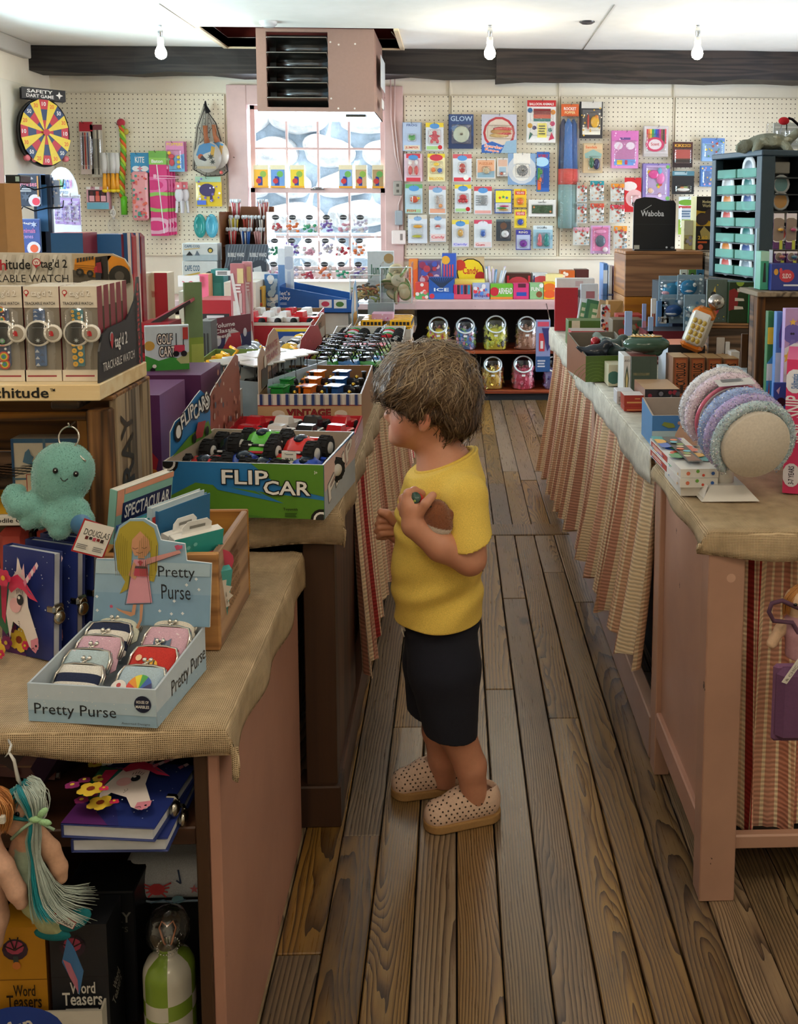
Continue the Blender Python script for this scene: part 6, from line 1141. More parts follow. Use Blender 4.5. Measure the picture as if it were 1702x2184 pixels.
# right edge of the counter: buggies, motorcycles, school buses in stepped white tray
Q=Vector((-.50,3.12,LC));w=.255;b0=dbox('buggy_box','grey and red low open box of green toy buggies with black roll cages',Q,w,.62,.06,.1,0,'a9a49c','c2bcb2','R 0 0 1 1 9c968e;F .2 .4 .7 .7 1 5a5650')
card(b0,[(0,0),(0,.06),(.1,.12),(.3,.14),(.5,.12),(.6,.06),(.6,0)][::-1],((.0,.0,.06),(0,1,0),(0,0,1)),'b3323c','C 12 .05 d8707a 8a2028')
b=MB();b.rbox(.09,.42,.11,.25,.5,.114,'c8202c','print',.001);b.build('red_flap',b0)
cars('buggy',['3f8f3a','2f6fae','3f8f3a','8fb03a'],Q,0,.03,w-.01,.1,.60,.07,3,5,65,'caged buggy in the grey box','buggies in the grey and red box',sc=1.35)
for nm,Y,u0,u1,vt,vb,kind,cols,nn,lab,grp,scs in(('motorcycle_tray',3.95,700,858,711,736,'cycle',['c8202c','2f9a46','d8d8dc'],5,'white shelf tray of silver toy motorcycles','motorcycles in the white tray',1.5),('bus_tray',4.55,752,876,683,708,'bus',['f0b31e'],4,'white stepped tray of yellow toy school buses','yellow school buses',1.35)):
 A,B=aY(u0,vb,Y),aY(u1,vt,Y);Q=Vector((A.x,Y,LC));w=B.x-A.x;hf=A.z-LC+.012
 b0=dbox(nm,lab,Q,w,.3,max(hf,.05),max(hf,.05)+.03,0,'c8c3ba','d8d4cc','R 0 0 1 .3 b5b0a8')
 for k in(0,1):cars(kind,cols,Q,0,.02+k*w*.5,.02+k*w*.5+w*.42,.02,.28,max(hf,.05)-.02,1,nn,85 if kind=='bus' else 80,('school bus in the stepped tray','motorcycle in the shelf tray')[kind=='cycle'],grp,0,scs,None,('inner column','aisle column')[k])
 if kind=='bus':card(b0,[(0,0),(0,.1),(.1,.2),(.2,.22),(.28,.12),(.28,0)][::-1],((-.002,0,hf),(0,1,0),(0,0,1)),'7f9fb8','D .5 .5 .3 d8c0a0 .8;R .2 .05 .8 .3 c9923a')
 # blue let's play box and clear bins of rubber worms and fruit magnets
def riser(u0,u1,Y,dep,z,lab):A,B=aY(u0,600,Y),aY(u1,600,Y);b=MB();b.box(A.x,Y,LC,B.x,Y+dep,z,'cfc8bc');return b.build('plain_riser',label=lab,cat='riser')
zb=aY(600,668,4.75).z;riser(600,742,4.77,.34,zb-.001,'plain riser under the blue box lettered lets play')
A,B=aY(594,668,4.75),aY(752,668,4.75);w=B.x-A.x;o=empty('blue_play_box','deep blue slanted open box lettered lets play','display box',(A.x,4.75,zb));hl,hr=aY(595,610,4.75).z-zb,aY(752,645,4.75).z-zb
b=MB()
for y in(0,.33):b.prism([(0,0),(w,0),(w,hr+.012),(0,hl)],(0,y,0),(1,0,0),(0,0,1),.004,'1d5ea8',side='2f74bd')
b.box(0,0,0,.004,.334,hl,'1d5ea8');b.box(w-.004,0,0,w,.334,hr,'2a6ab2');b.box(0,0,0,w,.33,.004,'174a86');art(b.face((0,-.0002,0),(w,0,0),(0,0,hl)),"T let's .02 .66 .16 .82 w;T play .02 .46 .165 .64 w;F .02 .3 .15 .4 2 b9c9e0;R .55 .2 .72 .5 e6e0e0;D .635 .34 .1 c8405a 1.5;R .75 .18 .92 .5 e6e4dc;D .83 .33 .1 4f7a3a 1.5");b.build('tray',o)
for k in range(7):b=MB();b.T=Matrix.Translation((A.x+w*(.35+.085*k),4.80+.03*(k%3),zb+hr*.72+.012*(6-k)*.5));b.tube([(-.03,0,0),(-.01,.01,.012),(.012,0,.004),(.03,.01,.014)],[.006,.01,.008,.004],7,('dfe4ea','2a3c60')[k%2],'gloss');b.build('toy_shark',label='%s rubber shark in the blue slanted box, %s from the lettering'%(('white','navy')[k%2],('first','second','third','fourth','fifth','sixth','seventh')[k]),cat='toy',group='rubber sharks in the blue box')
def bin_(u0,v0,u1,v1,Y,dep,lab,fill):
 A,B=aY(u0,v1,Y),aY(u1,v0,Y);w,h=B.x-A.x,B.z-A.z;o=empty('clear_bin',lab,'bin',(A.x,Y,A.z));b=MB();t_=.003
 for q in((0,0,0,w,t_,h*.9),(0,dep,0,w,dep+t_,h),(0,0,0,t_,dep,h),(w-t_,0,0,w,dep,h),(0,0,0,w,dep,t_)):b.box(*q,'f2f7f7','clear')
 b.build('acrylic_walls',o);b=MB();b.tube([(0,0,h*.9),(w,0,h*.9)],.0025,4,'eef6f8','gloss');b.tube([(0,0,h*.9),(0,0,0),(w,0,0),(w,0,h*.9)],.0022,4,'dfeaec','gloss');b.build('bright_edge',o);fill(A.x,Y,A.z,w,dep,h)
def worms(x,y,z,w,d,h):
 for k in range(26):
  r=random.Random(k);px_,py_,pz_=x+w*r.uniform(.15,.85),y+d*r.uniform(.1,.7),z+h*r.uniform(.08,.5);b=MB();a=r.uniform(0,6);b.tube([(px_+.028*t_*math.cos(a)+.012*math.sin(t_*3+k),py_+.02*t_*math.sin(a),pz_+.012*math.cos(t_*2.5+k))for t_ in np.linspace(-1,1,9)],.0055,6,('c9a24a','3a3028','8a9a4a','a8622f')[k%4],'gloss');b.build('rubber_snake',label='%s rubber snake tangled in the clear bin'%('tan','black','olive','rust')[k%4],cat='toy snake',group='rubber snakes in the clear bin')
def fruit(x,y,z,w,d,h):
 for k in range(14):
  r=random.Random(k+50);b=MB();b.T=Matrix.Translation((x+w*r.uniform(.2,.8),y+d*r.uniform(.1,.5),z+h*(.12+.055*k)))@Euler((r.uniform(-1,1)+1.3,r.uniform(-.5,.5),r.uniform(0,3))).to_matrix().to_4x4();R_=.036;b.lathe([(0,-.009),(R_*.8,-.009),(R_,0),(R_*.8,.009),(0,.009)],18,lambda kk,i:('d9c9a2','6f8a4a','d9c9a2',('d8d0b8','c8384a')[k%3==0])[i],'gloss');f=b.face((-.02,-.02,.0092),(.04,0,0),(0,.04,0))
  if k%3==0:art(f,'C 7 .05 k k')
  else:art(f,'T YO-YO .2 .4 .8 .6 3a5a3a')
  b.build('fruit_yoyo',label='round %s yo-yo, %s up in the tall clear bin'%(('watermelon red faced','cream faced')[k%3>0],('lowest','second','third','fourth','fifth','sixth','seventh','eighth','ninth','tenth','eleventh','twelfth','thirteenth','topmost')[k]),cat='yo-yo',group='wooden yo-yos in the clear bin')
bin_(812,562,878,646,4.85,.2,'tall clear acrylic bin of round green and cream yo-yos',fruit)
bin_(747,580,811,646,4.85,.2,'clear acrylic bin of tangled rubber snakes',worms)
z0=aY(800,647,4.85).z;b=MB();b.box(0,0,0,aY(884,600,4.83).x-aY(745,600,4.83).x,.3,z0-LC-.002,'e6eef0','clear');[b.rbox(.015+.1*k,.03,.0,.095+.1*k,.2,.07,c,'print',.003)for k,c in enumerate(('3f5a3a','7a3020','b08060'))];b.build('clear_tray',label='clear acrylic base drawer under the snake and yo-yo bins',cat='bin',loc=(aY(745,600,4.83).x,4.83,LC))
blk('pink_gift_box','small pink and white clear box under the yo-yo bin','box',793,669,838,685,4.62,.1,None,'d8a6c0','C 9 .14 e8d8e8 c86aa0')
# tall stuff behind the watches and golf pack
zq=LC
for a in(('slide_whistle_box','cream box lettered Slide Whistle, nearer the watch display','toy box',289,583,310,700,2.75,.07,zq,'ddd0b4','R .0 .0 .06 1 c02a34;V SLIDE_WHISTLE -1.3 .28 2.3 .45 1d1d20;V DOODLE .2 .82 .9 .9 c02a34'),('slide_whistle_box','cream and red box lettered Slide Whistle, second in the row','toy box',313,582,356,700,2.80,.07,zq,'ddd0b4','R .42 0 1 1 b8323c;V SLIDE_WHISTLE -.9 .25 1.25 .42 1d1d20;V WITHOUT_PRACTICE .2 .5 1.2 .6 f0d8d0;V DOODLE .1 .82 .4 .9 c02a34')):blk(*a)
for k,(u0,v0,u1,vt,c,lab)in enumerate(((117,497,176,545,'c23a38','red topped blue window carton behind the watches'),(205,500,258,545,'24629e','blue window carton to the right of the red topped one'))):
 o=blk('pogo_carton',lab,'carton',u0,v0,u1,v0+190,2.5+.1*k,.1,zq,{'*':'2a5f98','u':c,'r':'8f2430'},'R .1 0 .6 .8 2a2226;P .38 .8 .55 .8 .5 0 .45 0 c02a34;R 0 .86 1 1 2a6aa8','','T pogo .3 .4 .7 .6 f0d8d0')
for k,(u0,u1,Y,c)in enumerate(((262,280,2.62,'b83a40'),(281,298,2.66,'8a1f28'))):blk('plastic_tube_toy',('wrapped red and yellow plastic tube toy by the blue carton','wrapped dark red tube toy at the edge of the whistle boxes')[k],'toy',u0,497,u1,720,Y,.05,zq,c,'R 0 .48 1 .56 efd23a;R 0 .3 1 .42 2a4f9a;R 0 .8 1 1 2a5f98;L .15 0 .15 1 .02 f0e8e8;L .85 0 .8 1 .015 f0e8e8',bev=.01,matn='gloss')
blk('red_game_box','open red box with a lid standing up at an angle behind the golf pack','game box',298,690,360,790,2.62,.12,LC,{'*':'8a1f2a','u':'c23a48','f':'9a2430'},'R 0 .7 1 1 c8324a;T DOODLE .1 .85 .5 .93 5a1a24;C 10 .05 efc02a 5a1a24')
b=MB();A,B,C_,D_=aY(300,700,2.62),aY(405,640,2.72),aY(407,646,2.72),aY(312,707,2.62);b.add([A,B,C_,D_]+[p+Vector((0,.1,.01))for p in(A,B,C_,D_)],[(3,2,1,0),(4,5,6,7),(0,1,5,4),(1,2,6,5),(2,3,7,6),(3,0,4,7)],['2a1a1c','a83240','b8485a','a83240','a83240','a83240']);b.build('box_lid',label='red box lid tilted open above the golf cart pack',cat='lid')
# mid-counter odds and ends
for a in(('red_truck_box','red carton with a chrome toy truck printed on it, left of the pink packs','toy box',420,640,492,712,4.1,.2,LC,'a82530','R .1 .55 .95 .75 2a2c30;R .3 .6 .8 .72 c9c9cc;L .1 .5 .95 .5 .03 e0b0b0;D .2 .3 .14 6a1a20'),('kraft_toy_box','cream angled carton holding a plush mouse mug','toy box',480,602,545,700,4.5,.2,LC,'d8cfc0',''),('teal_bag','teal cloth bag behind the cream angled carton','bag',452,575,476,660,4.7,.1,LC,'2a7f7c','R .2 .2 .8 .8 3a908c'),('grey_toy_carton','grey grooved carton by the olive green card','carton',425,685,450,760,3.45,.1,LC,'5f6668','R .15 .2 .25 .8 2a2c30;R .4 .2 .5 .8 2a2c30;R .65 .2 .75 .8 2a2c30'),('pencil_sign','small white sign with red scribbles on the far end of the counter','sign',380,588,425,612,4.6,.01,None,'e9e6e6','L .2 .5 .4 .3 .6 .5 .8 .3 .08 c8405a'),('orange_pink_box','small orange and pink box beside the scribbled sign','box',424,585,444,612,4.62,.08,LC,'efa27a','R 0 .5 1 1 e86a8a'),('black_sign','tiny black on white price sign by the teal bag','sign',460,577,496,588,4.55,.004,None,'e8e8e8','F .1 .15 .9 .85 2 k'),('blue_bag_toy','blue and white patterned bagged toy beside the lets play box','toy',566,585,592,690,4.68,.05,LC,'4a7fb8','C 30 .06 e6eef4 26508a a8c4d8'),('tin_toy_box','yellow and grey robot box between the pink packs and the bagged toy','toy box',537,612,560,690,4.6,.1,LC,'d8a83a','R .1 .7 .9 .95 4a4a50;C 14 .06 2a2a2e c8503a;R .1 .1 .9 .3 d8c8a8'),('white_receipt_card','white info card leaning behind the pink packs','card',540,580,574,640,4.7,.01,LC,'e6e4e0','F .15 .4 .85 .9 6 999999'),('clear_blue_wand','tall thin blue and clear wand pack by the candy pouches','toy pack',594,530,607,620,4.95,.03,LC,'6f95c4','V WANDS .2 .3 .8 .4 e8eef4;R 0 .8 1 1 e8eef4'),('clear_wand','tall clear wand pack right of the blue wand pack','toy pack',608,525,624,620,4.95,.03,LC,'d8dce2','D .5 .8 .08 b8c0d0;R .3 .1 .7 .7 b9c2d2')):blk(*a)
s=SDF((-.05,-.04,-.02),(.05,.04,.09),.003);s.ell((0,0,.03),(.04,.035,.04),0).ell((-.012,0,.07),(.012,.008,.014),.006).ell((.024,0,.066),(.01,.008,.012),.006).ell((.0,-.035,.03),(.03,.03,.025),.0,op='s');s.mesh('plush_mug','c9a184','fur',label='tan plush cup with ears lying open in the cream carton',cat='plush toy',loc=aY(487,690,4.35)+Vector((0,0,-.01)),rot=(.5,0,.3));b=MB();b.box(-.1,0,0,.1,.12,aY(487,690,4.35).z-LC-.03,'c8b89c');b.build('kraft_riser',label='low kraft carton under the plush cup',cat='carton',loc=(aY(487,690,4.35).x,4.29,LC))
# far end: bubble wands, cape cod boxes, sipper sticks, candy pouches
zf=.86;b=MB();A,B=aY(380,600,5.3),aY(580,600,5.3);b.box(A.x,5.3,LC,B.x,5.41,zf,'cfc8bc');b.build('wide_riser',label='plain wide riser under the bubble wand and souvenir boxes',cat='riser')
for k,(u0,u1)in enumerate(((482,526),(528,574))):blk('bubble_wand_box','grey striped Bubble Wand box %s'%('on the side of the souvenir boxes','nearer the candy pouches')[k],'toy box',u0,522,u1,582,5.3,.08,zf,{'*':'49525e','r':'c9d2da'},';'.join('L %.2f 0 %.2f 1 .02 6f7a86'%(-.3+i*.13,.2+i*.13)for i in range(7))+';D .55 .38 .3 39414c .8;P .25 .5 .6 .55 .7 .3 .4 .2 c9cdd0;T BUBBLE_WAND .12 .74 .88 .83 e6e6e6',group='bubble wand boxes')
for k,(v0,v1)in enumerate(((519,556),(557,598))):blk('souvenir_box',('upper white Cape Cod souvenir box with lighthouse drawing','lower white Cape Cod souvenir box beneath its twin')[k],'souvenir box',390,v0,463,v1,5.3,.1,None if k==0 else zf-.06,'dfe4e6','R 0 0 1 .35 b9c9d2;T CAPE_COD .06 .76 .5 .9 3f6a8a;P .05 .66 .5 .74 .5 .7 .05 .62 d8b45a;D .8 .6 .16 3a4a4a;D .8 .58 .1 e0c050;P .1 .3 .2 .55 .3 .3 2a3036;P .35 .3 .42 .6 .5 .3 6a7a8a')
A,B=aY(472,540,5.45),aY(570,440,5.45);o=empty('stick_rack','brown tiered rack of candy stick bundles by the window','rack',(0,0,0));b=MB();zt_=aY(520,452,5.45).z
b.box(A.x,5.42,LC,A.x+.008,5.66,zt_,'7a4a2c');b.box(B.x-.008,5.42,LC,B.x,5.66,zt_,'7a4a2c');b.box(A.x,5.655,LC,B.x,5.66,zt_+.03,'7a4a2c')
zr=[aY(520,v,5.45).z for v in(523,497,462)]
for i,z in enumerate(zr):b.box(A.x+.008,5.46+.06*i,z-.01,B.x-.008,5.655,z,'6b3f26')
b.build('rack',o)
for i,z in enumerate(zr):
 for j in range(3):
  if i==2 and j==1:continue
  c=(('c83a3a','3a6fc0','d8a0a0'),('e0c83a','a83a2a','5a4a4a'),('c8505a','d0a890','c0605a'))[i][j];r=random.Random(i*3+j);cx=A.x+(B.x-A.x)*(.2+.3*j);cy=5.49+.06*i;hh=.075;b=MB()
  for q in range(16):dx,dy=r.uniform(-.032,.032),r.uniform(-.02,.02);b.tube([(dx*.7,dy*.7,0),(dx,dy,hh+r.uniform(-.006,.008))],.0042,5,(c,c,'ece6e0')[q%3],'gloss')
  for q in range(14):b.ell((r.uniform(-.032,.032),r.uniform(-.018,.018),hh+.01),(.006,.004,.012),'e6ecf4','paper',5,4)
  b.build('stick_bundle',label='bundle of wrapped candy sticks, %s shelf of the brown rack, %s'%(('lowest','middle','top')[i],('outer end','centre','window end')[j]),cat='candy',group='candy stick bundles in the rack',loc=(cx,cy,z))
for i in range(3):
 for j in range(6):
  if i==1 and j==9:continue
  u=588+j*36-i*2;v=452+i*50;r=random.Random(i*7+j);Y=5.42-.07*i;A,B=aY(u-15,v+44,Y),aY(u+17,v,Y);w,h=B.x-A.x,B.z-A.z;o=empty('candy_pouch','clear pouch of %s sweets, %s tier, %s from the stick rack'%(('red','orange','green','violet','pink','pale')[(i*2+j)%6],('top','middle','bottom')[i],('first','second','third','fourth','fifth','sixth')[j]),'candy pouch',(A.x,Y,A.z),group='clear candy pouches on the stand')
  b=MB();n=6;vs=[(w*i_/n,s_*.016*math.sin(PI*i_/n)**.7*math.sin(PI*min(1,k/5*.85+.12)),h*k/5)for s_ in(-1,1)for i_ in range(n+1)for k in range(6)];K=(n+1)*6
  b.add(vs,[tuple(([s_*K+i_*6+k,s_*K+i_*6+6+k,s_*K+i_*6+7+k,s_*K+i_*6+k+1])[::(1 if s_==0 else-1)])for s_ in(0,1)for i_ in range(n)for k in range(5)],'f4f6fa','clear',True);b.build('pouch',o)
  b=MB();c=('c8404a','ef7b3a','3fae7a','8a6ac0','e8a8b8','c8c0d8')[(i*2+j)%6]
  for q in range(16):b.ell((r.uniform(.12,.88)*w,r.uniform(-.006,.006),r.uniform(.06,.42+(.2 if j%2 else 0))*h),(.010,.006,.008),(c,c,'e6dcd8')[q%3],'gloss',6,5)
  so=b.build('sweets',o,kind='stuff');b=MB();f=b.face((w*.1,-.0175,h*.62),(w*.8,0,0),(0,0,h*.24));f.disc(.5,.5,.5,'2b2f33',18,1.5);f.text(('GUMMY','SOURS','CARAMELS','CANDY CORN','RIBBONS','JELLIES')[(i+j)%6],.2,.38,.8,.62,'e8e8e8');b.build('oval_label',o)
o=empty('pouch_stand','clear stepped acrylic stand holding the candy pouches','stand',(0,0,0))
for i in range(3):A,B=aY(572,497+i*50,5.4-.07*i),aY(800,497+i*50,5.4-.07*i);b=MB();b.box(A.x,5.37-.07*i,A.z-.006,B.x,5.47-.07*i,A.z-.001,'eef4f6','clear');b.build('step',o)
A,B=aY(572,600,5.23),aY(800,600,5.23);b=MB();[b.box(x,5.25,LC,x+.004,5.46,aY(600,497,5.4).z,'eef4f6','clear')for x in(A.x,B.x-.004)];b.build('side_wall',o)
blk('junior_mints_box','pale grey box lettered Junior Mints by the window frame','candy box',784,536,839,600,5.25,.06,LC,'c9d0d0','T Junior .1 .62 .8 .82 2f6a4f;T Mints .45 .42 .95 .58 2f6a4f;D .82 .9 .07 a88a5a;R 0 0 1 .3 9fb0b4')
# ================================================================ pegboard packs, rear counter candy, jars
def hook(u,v,Y=WY-.02,lab=''):
 P=aY(u,v,Y);b=MB();b.tube([(0,.004,0),(0,-.09,0),(0,-.1,.012)],.0022,5,'8f8b84','metal')
 b.build('peg_hook',None,(P.x,Y,P.z),label='thin metal peg hook holding the %s'%lab,cat='hook',group='pegboard hooks')
def pack(u0,v0,u1,v1,label,col='w',a='',toys=(),n=0,name='toy_pack',cat='toy pack',Y=None,edge=None,blister=True,tilt=0,hk=True,back=None,bag=False):
 """card with a clear bubble hung on a hook; n more of them behind"""
 Y=Y or WY-.075;A,B=aY(u0,v1,Y),aY(u1,v0,Y);w,h=B.x-A.x,B.z-A.z
 o=empty(name,label,cat,(A.x+w/2,Y,B.z),(0,math.radians(tilt),0));b=MB()
 if bag:
  N=8;vs=[(-w/2+w*i/N,(-.012*math.sin(PI*i/N)**.6*math.sin(PI*(k+.6)/7.2)),-h+h*k/6)for i in range(N+1)for k in range(7)];b.add(vs,[(i*7+k,i*7+7+k,i*7+8+k,i*7+k+1)for i in range(N)for k in range(6)],col,'gloss',True);b.box(-w/2,0,-h,w/2,.004,0,col)
  if a:f=b.face((-w/2,-.0125,-h),(w,0,0),(0,0,h));art(f,a)
 else:b.rbox(-w/2,0,-h,w/2,.003,0,col,'print',.0015);art(b.face((-w/2,-.0002,-h),(w,0,0),(0,0,h)),a)if a else None
 b.build('card',o)
 if toys:
  b=MB()
  for t_ in toys:x,y,rx_,ry_,c=t_;b.ell((-w/2+x*w,-.008,-h+y*h),(rx_*w,.010,ry_*w),c,'gloss',10,7)
  b.build('toy',o)
 if blister:
  x0=min([t_[0]-t_[2]for t_ in toys]or[.15]);x1=max([t_[0]+t_[2]for t_ in toys]or[.85]);y0=min([t_[1]-t_[3]*w/h for t_ in toys]or[.2]);y1=max([t_[1]+t_[3]*w/h for t_ in toys]or[.7])
  b=MB();b.rbox(-w/2+w*max(.02,x0-.06),-.022,-h+h*max(.02,y0-.04),-w/2+w*min(.98,x1+.06),-.0005,-h+h*min(.9,y1+.04),'f2f6f8','clear',.006);b.build('blister',o)
 for k in range(n):
  b=MB();b.rbox(-w/2,0,-h,w/2,.006,0,back or edge or col,'print',.001);b.build(name,None,(A.x+w/2+.004*(k+1)*(1 if k%2 else-1),Y+.015*(k+1),B.z+.002),(0,math.radians(tilt),0),label='%s one behind the %s'%(('next','third','last')[k],' '.join(label.split()[:8])),cat=cat,group='packs behind the front ones')
 if hk:hook((u0+u1)/2,v0+4,lab=' '.join(label.split()[:9]).rstrip(','))
 return o
